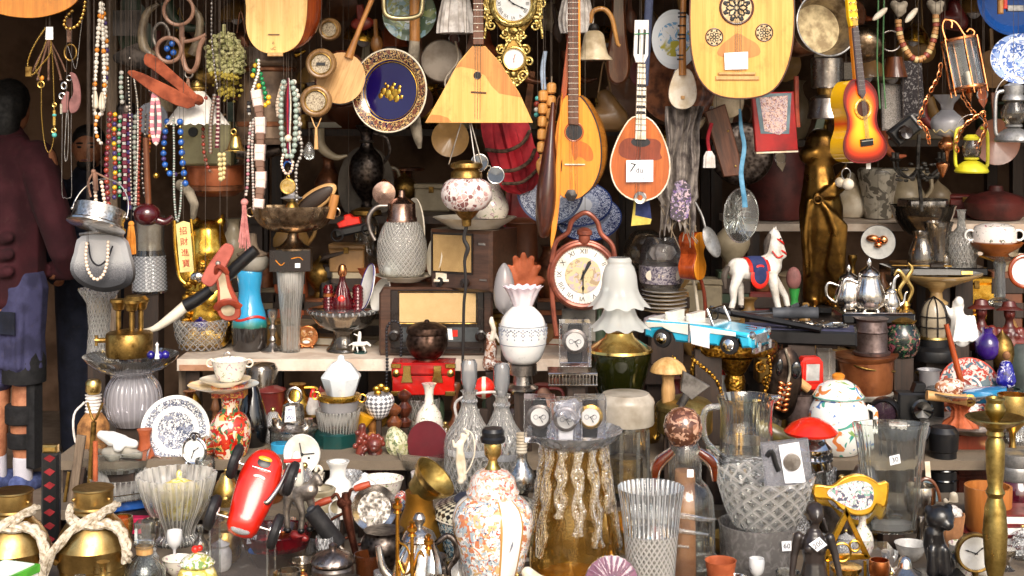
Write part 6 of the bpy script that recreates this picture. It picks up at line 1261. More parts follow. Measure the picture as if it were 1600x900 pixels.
t.p('figure','bronze',limb((0,250,0),26,(-4,216,0),22,(-2,190,0),27,(0,150,0),35,(0,120,0),34,(-6,70,0),24,(-12,30,0),17,(-14,6,0),15),limb((10,120,0),28,(10,60,-4),20,(14,10,-4),16),limb((-22,234,-8),15,(-14,236,-12),13),limb((20,234,-8),15,(14,236,-12),13),limb((-14,2,-16),7,(-16,0,-24),5),limb((14,2,-18),7,(16,0,-26),5),*[limb((-12,168,-30),4,(2+a*7,150-a*6,-36+a),4.5,(14+a*3,118-a*16,-36+a*2),5,(8+a*3-4,60-a*6,-26),3)for a in range(5)],*[limb((-12,170,-32),3.5,(12,180+a,-35),4,(36,200+a*2,-14),3)for a in(-8,1,10)],limb((-24,164,-24),4,(-30,110,-22),5,(-26,50,-18),4),vox=2.8,smo=2)
t.p('knot','bronze',ball((-14,170,-35),(7,8,5)),ring((-14,166,-40),6,2,16));t.p('base','black',lathe([(36,-8),(36,0),(0,0)],36))
V('wooden_cask','dim wooden cask with dark hoop behind the bronze lady','cask',1215,345,'dimred',[(40,0),(44,20),(46,60),(42,100),(36,112),(0,113)],Y=5.95,z=1.17,sm=2)
t=S('boot_figure','small green boot with pinkish top beside the horse','figurine',1241,488,8,Y=5.2);t.p('boot','leafgreen',lathe([(9,0),(7,8),(6,20),(9,36)],20,sm=2));t.p('top','leatherpk',ball((-1,52,0),(12,18,9),16));D('leafgreen',plain,'#3a9a48',.3,coat=.4)
t=S('cutlery_case','long black case tray filled with silver cutlery','case',1248,540,30,Y=4.75,yaw=-12)
t.p('tray','black',box(-88,88,0,22,-26,40,3));t.p('lining','velvet',box(-84,84,22.2,24,-22,36));t.pe('cutlery','silver',*[tube([(u,26+random.uniform(0,5),random.uniform(-18,28)),(u+random.uniform(10,26),27+random.uniform(0,5),random.uniform(-18,28))],[random.uniform(1,4),1.4],7,sm=1)for u in[random.uniform(-20,64)for _ in range(46)]]);t.p('lid','black',box(-110,30,26,34,-34,-10,4).rot(9));t.p('cloth_roll','slatedk',tube([(-40,44,6),(30,46,10)],9,10,sm=1));D('velvet',plain,'#3a3a55',.9)
t=V('metal_tin','rectangular gold and grey tin box under the cutlery case','tin',1222,596,'brassold',[(0,0),(0,.1)],Y=4.8,rb=24);t.p('box','brassold',box(-40,30,-4,34,-20,30,2));t.p('clear_box','plastic',box(32,80,0,44,-16,24,1));t.p('white_card','ivory',box(62,84,-60,42,26,34))
t=S('black_box','flat black wooden box carrying the silver tea set','box',1366,505,30,Y=4.95,on=1);t.p('box','blackgloss',box(-58,54,0,14,-36,40,2));t.p('tray','silver',box(-54,50,14.2,16.5,-33,36,1));Yt=t.Y
def teapot(px,b,s,lab,Y,spout=1,knob=True,kind='teapot',m='silver'):
 t=S(kind,lab,'teapot' if kind=='teapot' else 'sugar bowl',px,b,14*s,Y=Y,on=1)
 t.p('body',m,lathe([(14*s,8*s),(20*s,14*s),(23*s,28*s),(18*s,44*s),(15*s,54*s),(16*s,57*s)],36,sm=2,fl=(12,.03)));t.p('lid',m,lathe([(16*s,57*s),(14*s,62*s),(6*s,67*s),(3*s,70*s),(4*s,75*s),(2*s,80*s),(0,82*s)],28));t.pe('foot',m,*[ball((14*s*cos(a),4*s,14*s*sin(a)),(3*s,5*s,3*s))for a in(.8,2.4,4,5.5)])
 t.p('handle',m,tube([(-17*s*spout,46*s),(-34*s*spout,50*s),(-36*s*spout,30*s),(-22*s*spout,18*s)],2.4*s,8));t.p('spout',m,tube([(20*s*spout,22*s),(32*s*spout,30*s),(36*s*spout,50*s),(42*s*spout,56*s)],[5*s,4*s,2.6*s,2.2*s],8))
teapot(1326,492,.95,'left silver teapot of the tea set',Yt);teapot(1358,494,1.1,'tallest silver coffee pot in the middle of the tea set',Yt-.03);teapot(1392,492,.62,'small squat silver sugar pot on the right of the tea set',Yt-.02,kind='sugar_bowl')
t=V('pewter_mug','ribbed pewter mug upside down under the tea set','mug',1362,558,'pewtermug',[(28,0),(29,4),(25,6),(24,12),(24,34),(26,36),(24,40),(23,52),(26,56),(0,57)],Y=4.85,on=1);D('pewtermug',metal,'#8f7f7c',.38,'#50433f',16)
t=V('copper_pot','squat copper cooking pot with folded handle','pot',1354,620,'copperpot',[(38,0),(40,6),(43,50),(50,56),(51,59),(44,58),(30,58),(0,58)],Y=4.85,yaw=0,roll=-2);t.p('handle','brassold',tube([(-44,54,-8),(-10,44,-44),(40,34,-20)],1.8,8));t.p('pot_base','stone',lathe([(40,-8),(42,-2),(38,0)],30));D('copperpot',plain,'#a4643c',.35,.55,'#743f22',12,coat=.2)
t=V('marbled_vase','mottled stone vase on the pale back shelf','vase',1372,342,'marble',[(20,0),(24,30),(30,60),(32,74),(28,78)],Y=5.95,z=1.17,wall=2,sm=2)
t=V('white_pear','white ceramic bottle leaning behind the bronze lady','bottle',1330,340,'bone',[(18,0),(26,12),(24,30),(12,52),(6,66),(0,70)],Y=5.9,z=1.17,sm=3)
t=H('white_baubles','two small white balls hanging on wires below the toy guitar','bauble',1322,288,4.95);t.pe('ball','ivory',ball((3,0,0),9.5,18),ball((-8,3,6),8,18));t.p('wire','nickel',ring((0,16),7,.8,16,(1,1.3)));t.cord(0,24)
t=H('colander_plate','round white enamel plate with copper ladles hanging in front','plate',1372,378,5.3,yaw=-14);t.p('plate','enamelw',lathe([(0,0),(18,1),(26,5),(26,7),(0,3)],36,ax='y'));t.p('rim','slatedk',ring((0,0,-6),26,.8,36));t.pe('shell','copperbr',ball((-8,6,-8),(10,6,6)),ball((8,4,-8),(7,7,6)),ball((0,-4,-9),(6,5,5)));t.cord(0,26);D('enamelw',plain,'#b8b6b0',.25,coat=.4)
t=H('chandelier','wrought iron chandelier with leafy arms in the dim right','chandelier',1434,260,5.3);t.p('stem','irondk',tube([(2,50),(0,0),(4,-40),(6,-70)],3,8));t.pe('arm','irondk',*[tube([(0,-4),(14*s_,-18,w),(32*s_,-6,w),(36*s_,8,w)],2,6)for s_ in(-1,1)for w in(-14,8)]);t.pe('candle_cup','irondk',*[lathe([(3,0),(7,4),(3,5),(3,14)],12,(36*s_,8,w))for s_ in(-1,1)for w in(-14,8)]);t.pe('leaf','irondk',*[ball((random.uniform(-34,34),random.uniform(-24,6),random.uniform(-16,10)),(4,2.4,2),8)for _ in range(30)]);t.cord(2,50);D('irondk',metal,'#6a6660',.5,'#2c2a28',30)
t=V('glass_fruit_bowl','wide clear glass bowl hung with dark metal fringe','bowl',1442,372,'glsmoke',[(16,0),(30,10),(44,30),(50,46),(52,50)],Y=5.6,sm=2,wall=1.5);t.p('silver_fringe','silvereng',lathe([(34,34),(38,40),(38,58),(36,60)],30,fl=(22,.05)))
for px,b,lab,pr in[(1440,425,'leftmost clear glass carafe in the dim group',[(16,0),(22,8),(20,30),(12,50),(14,62)]),(1466,420,'clear glass vase between two decanters',[(14,0),(16,30),(20,60),(24,72)]),(1474,426,'slim clear glass bottle beside the decanter',[(12,0),(14,20),(8,34),(6,56)]),(1502,424,'cut glass decanter with handle in the dim group',[(20,0),(23,10),(25,44),(18,56),(7,66),(6,90),(9,94)])]:
 V('decanter',lab,'decanter',px,b,'cutvorfine' if px==1502 else 'glsmoke',pr,Y=5.25,on=0,sm=2,wall=1.2,n=28)
t=S('black_display_case','flat black display case with brass clasp holding a thin cane','case',1464,430,20,Y=5.1);t.p('case','blackgloss',box(-80,70,0,12,-30,40,1.5));t.p('clasp','brass',box(28,46,2,8,-31.5,-30.1,.5));t.p('cane','brassold',tube([(-78,16,-26),(14,15,-28)],1.4,6,sm=1));t.p('cane_grip','bakelite',box(-20,2,12.2,19,-31,-25,1.5))
t=V('onyx_tazza','honey onyx footed bowl under the black display case','tazza',1463,477,'onyx',[(18,0),(18,3),(10,8),(9,18),(14,24),(50,38),(68,46),(70,49),(66,48),(0,34)],Y=5.05,sm=1);D('onyx',plain,'#d2b078',.15,0,'#b08a54',10,coat=.5,bump=0)
t=S('brass_figure','small brass twin-dolphin candle holder beside the tea set','candleholder',1415,490,10,Y=4.95);t.p('base','brass',lathe([(14,0),(12,4),(6,8),(8,12),(5,18),(0,20)],24));t.pe('dolphin','brass',tube([(-4,18),(-10,36),(-2,52),(-12,66),(-18,58)],[2.5,3.5,4,3.5,1.5],8),tube([(4,18),(10,36),(2,52),(10,68),(4,78)],[2.5,3.5,4,3,1],8))
t=V('orange_bowl','shallow orange glazed bowl under the china tureen','bowl',1556,400,'orangebowl',[(18,0),(20,3),(38,14),(42,20),(38,17),(0,5)],Y=5.2,on=1);D('orangebowl',plain,'#b5672f',.3,0,'#94501f',12,coat=.4);Yo=t.Y
t=V('china_tureen','white china sugar tureen with small flower sprays','tureen',1554,386,'spray',[(26,0),(34,6),(34,22),(30,30),(20,34),(0,36)],Y=Yo,on=1,sq=(1,.8));t.pe('handle','white',ring((-38,16),8,1.8,16),ring((38,16),8,1.8,16));D('spray',floral,'#e2d9d2',['#a8586a','#4a5a4a'],50,.2,.64)
t=V('glass_tazza','clear glass footed tazza below the orange bowl','tazza',1562,478,'glthick',[(22,0),(20,4),(8,10),(7,50),(9,66),(34,74),(42,78)],Y=Yo,on=0,wall=0);t.p('crystal_stem','cutflute',lathe([(9,12),(8,50),(10,64)],16))
t=V('pottery_casserole','dark red lidded casserole on the dim back shelf','casserole',1556,345,'dimred',[(36,0),(46,10),(48,26),(40,36),(12,44),(10,52),(0,53)],Y=5.95,z=1.17,sm=1)
t=H('porcelain_clock','white dial clock with wooden rim cut by the right edge','clock',1602,424,5.0);t.p('rim','redwood',ring((0,0),24,3.4,32));clockface(t,0,0,23,1,nums=False);t.cord(0,24)
t=S('cage_lamp','glass ship lamp in a wire cage on a black base','lamp',1459,566,24,Y=4.95);t.p('base','black',lathe([(34,0),(36,6),(34,16),(24,22),(24,34),(0,35)],36));t.p('globe','lampcream',lathe([(19,35),(20,60),(17,80),(9,92),(0,96)],32,sm=2));t.pe('cage_wire','iron',*[tube([(21*cos(a),34,21*sin(a)),(22*cos(a),62,22*sin(a)),(16*cos(a),86,16*sin(a)),(0,99,0)],1,5)for a in[i*PI/4 for i in range(8)]],*[ring((0,0),r_,.9,28).rot(0,0,90).mv(0,h_)for r_,h_ in((22,52),(21,68))]);t.p('ring','brass',lathe([(23,32),(25,34),(23,37)],30));D('lampcream',plain,'#a89a82',.25,0,'#847660',12,coat=.4)
t=S('black_jug','black enamel jug painted with pink flowers','jug',1408,560,22,Y=4.9);t.p('body','blackrose',lathe([(20,0),(28,14),(29,34),(22,48),(18,54)],32,sm=2));t.p('lid','brassold',lathe([(22,53),(24,56),(12,64),(5,67),(0,74)],28));D('blackrose',floral,'#15201c',['#7a3a44','#2c4a30','#8a6a5a'],36,.2,.58)
t=S('china_figurine','white porcelain robed figurine before the red busts','figurine',1500,536,16,Y=4.95);t.p('figure','white',limb((0,6,0),18,(-2,30,0),13,(-3,46,0),9,(-2,54,0),6),ball((-2,62,-1),(7.5,9,8),14),ball((-2,56,3),(10,12,7),14),limb((-2,42,-4),7,(18,16,-6),9,(26,10,-4),7),limb((-12,40,4),6,(-20,52,6),4),*[limb((-6+i*6,40,-9),3,(-14+i*9,4,-16),3.5)for i in range(5)],vox=2)
for i,(px,b,lab)in enumerate([(1533,545,'left red carved wooden bust wearing a wide hat'),(1577,548,'right red carved wooden bust with dark hat')]):
 t=S('carved_bust',lab,'bust',px,b,16,Y=5.0,grp='red carved busts')
 t.p('bust','redcarve',limb((-16,8,0),14,(16,8,0),14,(0,10,0),16),limb((0,8,0),17,(0,26,0),13,(0,40,0),6.5,(0,46,0),6),limb((-17,28,0),7,(-20,6,-2),6),limb((17,28,0),7,(22,6,-2),6),ball((0,56,-1),(9,12,10),16),ball((0,55,-11),(2,4,2),8),ball((-6,22,-11),(6,6,5),10),ball((7,22,-11),(6,6,5),10),vox=1.7,smo=3);t.p('hat','redcarvedk',lathe([(0,76),(9,74),(12,66),(20,62),(21,60),(10,60),(0,62)],28,sm=1,sq=(1,.9)).rot(0,0,-8 if i else-4,at=(0,62,0)))
D('redcarve',plain,'#6e281f',.35,0,'#42150f',14,coat=.3);D('redcarvedk',plain,'#54201a',.4,0,'#33100c',14,coat=.2)
D('ropew',plain,'#d8ccb8',.9,0,'#a08f76',90,bump=.5,bs=300)
def ropeg(pts,r):
 s=smooth(pts,5);g=Geo()
 for k in range(3):
  q=[]
  for i,p in enumerate(s):a=i*.55+k*2.094;q.append((p[0]+r*.5*cos(a),p[1]+r*.5*sin(a),p[2]+r*.5*sin(a+1)))
  g=g+tube(q,r*.62,6,sm=1)
 return g
for px,b,x,lab in[(20,905,'left','left brass pot with white rope, cut by the frame edge'),(146,900,'right','right brass pot with white rope tied round its neck')]:
 t=S('brass_pot',lab,'pot',px,b+34,50,z=.35,grp='brass pots with white rope')
 o=b-895
 t.p('body','potbrass',lathe([(50,0),(52,34),(54,36,1),(57,62),(59,66),(57,70,1),(52,84),(42,100),(32,110),(29,114)],48));t.p('neck','potbrass',lathe([(29,113),(31,118),(29,121),(31,125),(29,128),(30,130),(30,152),(32,154),(30,156)],40));t.p('lid','brassold',lathe([(0,150),(26,150),(27,153),(24,153)],36));t.pe('rivet','potbrass',*[ball((u,140,w),3.4,10)for u,w in((-26,-16),(28,-12))]);t.pe('lug','potbrass',*[tube([(u,48,w),(u*1.14,54,w*1.14)],5,10,sm=1)for u,w in((-46,-34),(50,-26))])
 t.p('rope','ropew',ropeg([(34,126,6),(20,122,-32),(-10,108,-46),(-40,78,-52),(-62,36,-44),(-66,-20,-36)],7.2));t.p('rope','ropew',ropeg([(-34,124,0),(-24,112,-30),(6,108,-40),(36,108,-34),(54,92,-30),(62,66,-34),(60,50,-30)],7.2))
D('potbrass',metal,'#c9a868',.26,'#8f7140',14,bump=.3,bs=14)
t=S('sword','sword scabbard with black and red braided grip and gold pommel','sword',80,960,10,Y=3.95);t.p('grip','black',box(-14,14,60,250,-8,8,4));t.pe('red_diamond','darkred2',*[prism([(-9,y),(0,y+6),(9,y+1),(1,y-6)],-9,-8.02)for y in range(74,246,21)]);t.p('pommel','brass',box(-12,11,250,262,-8,8,3));t.p('scabbard','blackgloss',box(-12,12,0,58,-7,7,3));D('darkred2',plain,'#8a1a20',.8)
t=S('gift_box','white card box with green edges at the bottom left corner','box',12,960,20,Y=3.3,yaw=-20);t.p('box','paper',box(-40,26,0,56,-30,40));t.p('edge_band','limegr',box(-42,28,50,62,-32,42).m(0));t.p('lid','paper',box(-36,22,62.1,64,-26,36));D('limegr',plain,'#5ab83a',.4)
t=V('glass_bottle','squat glass bottle with cube stopper by the brass pot','bottle',226,925,'glthick',[(30,0),(33,6),(32,26),(22,40),(13,48),(13,58),(17,62),(17,66)],z=.35,sm=1,wall=2);t.p('collar','palewood',lathe([(13,50),(13.6,60),(12,62)],24));t.p('stopper','glthick',box(-13,13,68,100,-13,13,2));t.p('stopper_neck','glthick',lathe([(9,60),(9,68)],20))
t=S('pink_box','bright pink printed box behind the right brass pot','box',208,838,20,Y=4.15,yaw=10);t.p('box','pinkbox',box(-24,26,0,24,-10,20,1));t.p('printed_mark','ink',ball((4,12,-10),(11,6,.6),12));D('pinkbox',plain,'#d81c56',.35,coat=.3)
t=S('blue_case','blue case with clear sheet lying behind the pink box','case',202,800,18,Y=4.2,roll=-8);t.p('case','beadblue',box(-34,40,0,16,-14,26,2));t.p('sheet','glthick',box(-60,50,18,20,-30,30));t.p('sheet_edge','silver',box(-60,50,28,29.4,-31,-30));t.p('liner','black',box(-36,42,-12,-1,-16,28))
t=V('crystal_bowl','big cut crystal bowl with a yellow tureen inside','bowl',276,858,'cutflute',[(32,0),(36,4),(34,10),(28,16),(34,34),(48,62),(58,96),(60,108)],sm=2,wall=3,n=112,fl=(28,.04));Yq=t.Y
t=V('yellow_tureen','pale yellow china tureen set in the crystal bowl','tureen',280,814,'yelchina',[(18,0),(26,12),(30,40),(28,46)],Y=Yq,on=1,sm=2);t.p('lid','yelchina',lathe([(30,44),(32,47),(24,54),(10,60),(4,62),(5,70),(2,74),(0,75)],36));t.pe('handle','yelchina',ring((-33,36),8,2,14),ring((33,36),8,2,14));D('yelchina',floral,'#ecd978',['#f4ecc8','#c8b050'],30,.18,.56)
t=V('sugar_pot','yellow china sugar pot with red berry knob','pot',308,940,'yelchina',[(22,0),(30,10),(32,30),(26,44),(20,48)],z=.35,sm=2);t.p('lid','greenwhite',lathe([(26,50),(28,53),(20,62),(8,68),(0,70)],36));t.p('knob','redbright',ball((-3,74,0),6),ball((4,76,0),5));D('greenwhite',floral,'#eeeadb',['#b8b450','#7a9a50'],50,.2,.54)
t=S('acrylic_stand','clear acrylic display box under the red race car','stand',380,930,30,z=.35);t.p('box','plastic',box(-44,44,0,104,-34,34,1));t.pe('edge','glthick',*[box(u-1.5,u+1.5,0,104,w-1.5,w+1.5)for u in(-44,44)for w in(-35.6,35.6)]);Ya=t.Y
t=V('red_glass_bowl','shallow red-rimmed glass bowl with a white price sticker','bowl',432,900,'gl',[(24,0),(30,6),(46,30),(54,56),(56,62)],Y=Ya+.22,on=1,sm=2,wall=2);t.p('red_rim','redtint',lathe([(49,40),(54.5,55),(57,64),(55,63),(50,45)],44));t.p('blue_foil','beadblue',ball((-28,44,-40),(9,6,1),10));tg=t.p('price_sticker','label',prism([(-38,56),(-24,58),(-22,70),(-37,68)],-46,-45.4));t.p('writing','ink',text('30',11,(-30,63,-46.4),6),par=tg)
t=H('race_car','red toy racing car with black tyres standing on its nose slope','car',398,770,Ya-.06,roll=17,pitch=-34);t.k*=1.1
o=[(-17,-60),(17,-60),(25,-30),(29,6),(28,34),(19,56),(0,64),(-19,56),(-28,34),(-29,6),(-25,-30)]
g=Geo()
for k,(s,w)in enumerate([(1,8),(1.03,0),(.97,-9),(.8,-17),(.5,-21)]):g.V+=[(a*s,w,b*(1-(1-s)*.5)+(1-s)*6)for a,b in smooth(o,3,True)]
n_=len(smooth(o,3,True));g.F=[tuple(range(n_))[::-1]]+[(k*n_+i,k*n_+(i+1)%n_,(k+1)*n_+(i+1)%n_,(k+1)*n_+i)for k in range(4)for i in range(n_)]+[tuple(4*n_+i for i in range(n_))];g.MI=[0]*len(g.F);g.UV=[None]*len(g.F)
t.p('body','redpaint',g);t.p('cockpit','black',ball((0,38,-17),(17,12,5),18));t.p('seat','beadyellow',ball((0,44,-18),(13,5,5),14));t.p('windscreen','chrome',box(-14,14,26,28,-27,-19,.8));t.p('grille','grillechrome',ball((0,-57,-9),(15,7,6),18));t.pe('stripe','carwhite',tube([(-16,15,-18),(0,18,-22),(14,15,-19)],1.6,6,sq=.4),tube([(2,-24,-20),(12,-32,-16),(17,-46,-10)],1.6,6,sq=.4));t.p('exhaust','nickel',tube([(34,50,-10),(32,20,-14),(24,-10,-16),(18,-14,-16)],[3,3.4,4,3],10))
for u,v in((-46,-44),(46,-44),(-42,34),(42,34)):
 wh=t.p('wheel','rubber',lathe([(12,-7),(22,-6),(25,-3),(25,3),(22,6),(12,7)],32,(u,v,-2),'x'));t.p('hub','chrome',lathe([(10,-7.4),(10,7.4)],20,(u,v,-2),'x'),par=wh)
t.pe('axle','nickel',tube([(-44,-44,0),(44,-44,0)],1.6,6,sm=1),tube([(-40,34,0),(40,34,0)],1.6,6,sm=1))
t=S('horse_statue','pewter horse with a rider in red sleeves, standing on the red bowl','statue',470,834,14,Y=Ya+.18,on=1);t.p('horse','paleiron',limb((-24,66,10),15,(0,62,0),15,(16,66,-6),13),limb((-18,60,-4),9,(-22,30,-4),5.5,(-20,6,-4),4.5),limb((-4,54,-8),8,(4,30,-8),5.5,(2,6,-8),4.5),limb((12,60,0),9,(18,34,2),5,(14,8,2),4.5),limb((16,70,-6),9,(26,86,-10),7,(32,78,-14),5),vox=2);t.pe('hoof','black',*[ball((u,3,w),(6,5,6),10)for u,w in((-20,-4),(2,-8),(14,2))]);t.p('rider','carwhite',limb((-4,78,-4),10,(-6,106,-4),11,(-6,120,-4),7),vox=2);t.pe('sleeve','redbright',*[tube([(-24,y,-12),(2,y+2,-14)],3,8,sm=1)for y in(96,112)]);t.p('red_drape','darkred',limb((-10,-6,0),8,(8,-10,-6),6),vox=2);D('paleiron',metal,'#b8aea4',.4,'#6a625a',25)
D('blueflower',rings,.105,[(0,'#eeece8',1),(.56,'#f0eeea',0),(.72,'#eeece8',1),(.94,'#f2f0ec',0)],'#4a5064','#7a8094',150,.12,lo=.47)
t=S('flower_plate','white plate with a blue-grey flower bouquet leaning upright','plate',276,726,6,pitch=-12);t.p('flower_plate','blueflower',lathe([(0,0),(30,1),(36,5),(53,9),(54,10),(36,8),(0,4)],56,(0,0),'y'));t.e.location.z+=52*t.k;t.M=Matrix.Translation((0,0,52*t.k))@t.M;Yf=t.Y
t=S('alarm_clock','silver alarm clock in front of the flower plate','clock',305,730,10,Y=Yf-.1,yaw=-16);t.p('case','chrome',lathe([(20,-24),(22,-20),(22,3),(20,5),(18,4)],36,(0,24),'y'));clockface(t,0,24,18.5,-3,nums=False,hands=((55,.6),(200,.75)));t.p('handle','pewterdk',ring((0,46),8,1.6,16,(1,.6)));t.pe('foot','chrome',*[ball((u,3,-2),3.4,10)for u in(-14,14)]);t.p('bell_rod','chrome',lathe([(5,40),(8,44),(0,50)],16))
D('redfloral',floral,'#b01c14',['#2c7a44','#e0b060','#1c5a34','#e8d0b8','#c83a24'],30,.15,.55)
t=V('chinese_vase','red chinese vase painted with peonies and green leaves','vase',360,728,'redfloral',[(20,0),(26,14),(32,40),(31,60),(22,76),(14,82),(14,98),(16,104)],Y=Yf-.02,sm=3);t.p('red_box','redgoldbox',box(-26,24,104,124,-18,18,1));D('redgoldbox',floral,'#b83a1c',['#d89a3c','#7a1c10'],90,.35,.53)
t=V('black_vase','tall black glossy vase behind the red chinese vase','vase',394,722,'blackgloss',[(14,0),(22,30),(24,60),(14,100),(8,116)],Y=Yf+.12,sm=3)
t=V('oval_dish','white oval dish under the stack with the handled cup','dish',349,616,'creamglaze',[(26,0),(30,2),(52,9),(55,11),(50,10),(0,4)],Y=Yf-.03,on=1);Yk=t.Y
t=V('saucer','white saucer stacked between oval dish and cup','saucer',352,606,'creamglaze',[(20,0),(22,2),(38,9),(40,11),(36,9),(0,3)],Y=Yk,on=1)
t=V('bouillon_cup','white two-handled china cup with faint flowers','cup',359,598,'floralwhite',[(14,0),(18,3),(24,16),(28,32),(29,33)],Y=Yk,on=1,wall=1.5,sm=2);t.pe('handle','creamglaze',ring((-30,28),6,1.4,14),ring((30,28),6,1.4,14));t.p('spoon_ring','silver',ring((-4,40),5,.9,14));t.p('filling','white',lathe([(0,29),(26,29)],28,cap=False))
t=V('pewter_canister','dim fluted glass canister under the white shelf','canister',408,660,'glsmoke',[(24,0),(26,10),(26,80),(22,86)],Y=4.93,wall=2)
t=V('glass_globe','round frosted swirl glass lamp globe','globe',208,670,'swirl',[(30,0),(40,14),(45,36),(42,58),(32,74),(24,80)],Y=4.72,sm=3,n=40);Yp=t.Y
t=V('cake_stand','clear glass cake stand carrying a brass stove','stand',205,594,'glthick',[(18,0),(30,6),(54,16),(70,30),(74,36),(70,34),(40,14),(0,10)],Y=Yp,on=1,sm=1)
t=V('primus_stove','old brass camping stove with three burner posts','stove',202,562,'brassold',[(34,0),(36,3),(36,34),(34,37),(10,42),(0,42)],Y=Yp,on=1);t.pe('post','brassold',*[lathe([(4,40),(4,70),(8,72),(11,82),(13,84),(13,88),(0,88)],18,(u,0,w))for u,w in((-18,4),(6,-8),(16,8))]);t.p('tap','brassold',tube([(-34,26,-10),(-50,26,-12)],4,8,sm=1),tube([(-48,18,-12),(-48,34,-12)],2.6,8,sm=1));t.p('burner','brassold',lathe([(6,84),(20,88),(14,94),(0,95)],18,(10,0,0)))
t=S('blue_ornament','little white angel with blue bead skirt on the cake stand','figurine',246,562,8,Y=Yp-.09,on=1);t.pe('bead','cobalt',*[ball((u,6,w),7,12)for u,w in((-10,0),(4,-4),(12,2))]);t.p('angel','white',lathe([(4,2),(2.4,12),(2,20),(3,24),(0,28)],14,(2,0,-10)))
t=V('wicker_lamp','cork and wicker lamp with white flex wound round its neck','lamp',146,712,'cork',[(20,0),(24,20),(24,44),(14,60),(10,66)],Y=4.6,sm=2);t.p('flex_coil','cotton',lathe([(11+2*(i%2),62+i*2.6)for i in range(12)],20));t.p('socket','brass',lathe([(9,92),(12,96),(12,110),(9,114)],24));t.p('flex','cotton',tube([(-12,80,-6),(-28,60,-8),(-26,20,-8),(-8,0,-14),(-2,-30,-14)],1.8,6));D('cork',plain,'#a8743e',.8,0,'#6a4422',30,bump=.5)
t=S('brass_rod','upright brass forked rod leaning at the left of the benches','rod',138,790,4,Y=4.25,roll=3);t.p('rod','brassold',tube([(0,0),(2,130)],4.4,10,sm=1));t.p('fork','brassold',tube([(-10,160),(2,132),(14,160)],2,8))
t=S('wooden_stick','red-brown reeded wooden stick beside the brass rod','stick',149,790,4,Y=4.23);t.p('wooden_stick','terracotta',lathe([(3.6+.7*(i%2),i*3.2)for i in range(32)],12))
t=S('wooden_boards','bundle of dark weathered boards standing on end by the doorway','boards',112,800,10,Y=4.3,roll=8);t.p('board','driftw',box(-8,6,0,118,-4,4,1));t.p('board','dwood',box(8,14,0,70,-8,0,1));t.p('carved_strip','brassold',box(-14,-9,0,60,-6,-2,1))
t=V('glass_dish','stack bowl of thick clear glass under the lying white doll','dish',188,742,'glthick',[(40,0),(44,6),(46,28),(48,32)],wall=3,Y=4.42);Yl=t.Y
t=V('glass_dish','lower wide clear glass bowl with ridged foot','dish',190,790,'cutflute',[(38,0),(42,4),(50,34),(52,38)],wall=3,Y=4.3)
t=S('white_doll','white ceramic bird doll lying across the glass dish','figurine',188,692,12,Y=Yl,on=1);t.p('doll','white',limb((-30,10,0),7,(-14,4,0),12,(4,0,0),10),limb((4,0,-2),9,(22,-4,-2),7),ball((0,-6,-10),9),vox=1.6);t.p('shells','stone',limb((10,-16,0),10,(30,-20,-4),6),limb((-10,-20,0),12,(-22,-18,0),8),vox=1.6)
t=V('clay_bottle','small terracotta bottle beside the flower plate','bottle',226,726,'terracotta',[(14,0),(16,10),(9,28),(9,44),(12,52)],Y=Yf-.04,sm=2)
t=S('folding_glasses','old brown folding spectacles at the foot of the flower plate','spectacles',252,732,8,Y=Yf-.06);t.p('frame','walnut',ring((-8,10),9,1.6,18,(1,.8)),ring((12,6),9,1.6,18,(1,.8)))
t=V('butter_dish','round glass dish on a blue foot with silver domed lid','dish',458,722,'glthick',[(20,0),(30,6),(36,26),(36,44),(34,48)],Y=4.6,sm=1,wall=2);Yb2=t.Y;t.p('plate_lid','silvereng',lathe([(38,47),(39,50),(30,56),(18,60),(16,84),(8,88),(0,89)],40));t.p('ring_knob','silver',ring((2,99),11,2.6,22,(1,1.1)));tg=t.p('price_tag','label',prism([(-10,62),(8,64),(6,88),(-8,86)],-22,-21.4));t.p('writing','inkblue',text('Wr',9,(-1,69,-22.4)),text('wr',8,(-1,82,-22.4)),par=tg);t.pe('cup','silver',*[lathe([(5,54),(7,60),(7,66)],18,(u,0,-14))for u in(-24,26)])
V('turquoise_cup','small turquoise glass cup under the silver lidded dish','cup',440,722,'turqglass',[(13,0),(16,4),(17,26),(16,27)],Y=Yb2-.08,wall=2,n=28)
t=S('santa_bottle','tiny white figure with red cap by the gilt bowl','figurine',489,648,8,Y=4.75);t.p('body','cotton',lathe([(9,0),(11,8),(7,22),(5,28),(0,30)],18,sm=2));t.p('cap','redbright',lathe([(6,26),(5,32),(3,38),(0,40)],16));t.p('base','brassold',lathe([(12,-4),(12,0)],16))
t=S('plate_clock','round cream clock face on a white stand','clock',472,752,12,Y=4.38);t.p('stand','creamglaze',box(-22,34,0,8,-10,14,1),tube([(26,8,-6),(32,16,-8),(26,22,-6),(22,14,-8)],2.6,8));t.p('disc','dialcream',lathe([(0,3),(24,3),(28,5),(29,2),(26,-3),(0,-3)],40,(0,40),'y',sq=(1,1.08)));t.pe('hand','ink',tube([(0,40,-5),(-3,58,-5)],.9,5,sm=1),tube([(0,40,-5),(20,42,-5)],.8,5,sm=1));t.p('hub','ink',ball((0,40,-5),3,10));t.pe('winding_hole','ink',*[lathe([(2,3.4),(0,3.4)],10,(u,34,0),'y')for u in(-11,11)])
t=S('green_box','dark green octagonal box under the crystal bowl','box',524,706,30,Y=4.62);t.p('green_box','greenbox',lathe([(36,0),(36,24),(34,26),(28,30),(0,30)],8,cap=True).rot(0,22));Yo2=t.Y
V('crystal_bowl','straight ribbed crystal bowl on the green octagonal box','bowl',528,684,'cutflute',[(28,0),(30,4),(35,34),(35,38)],Y=Yo2,on=1,wall=2.5)
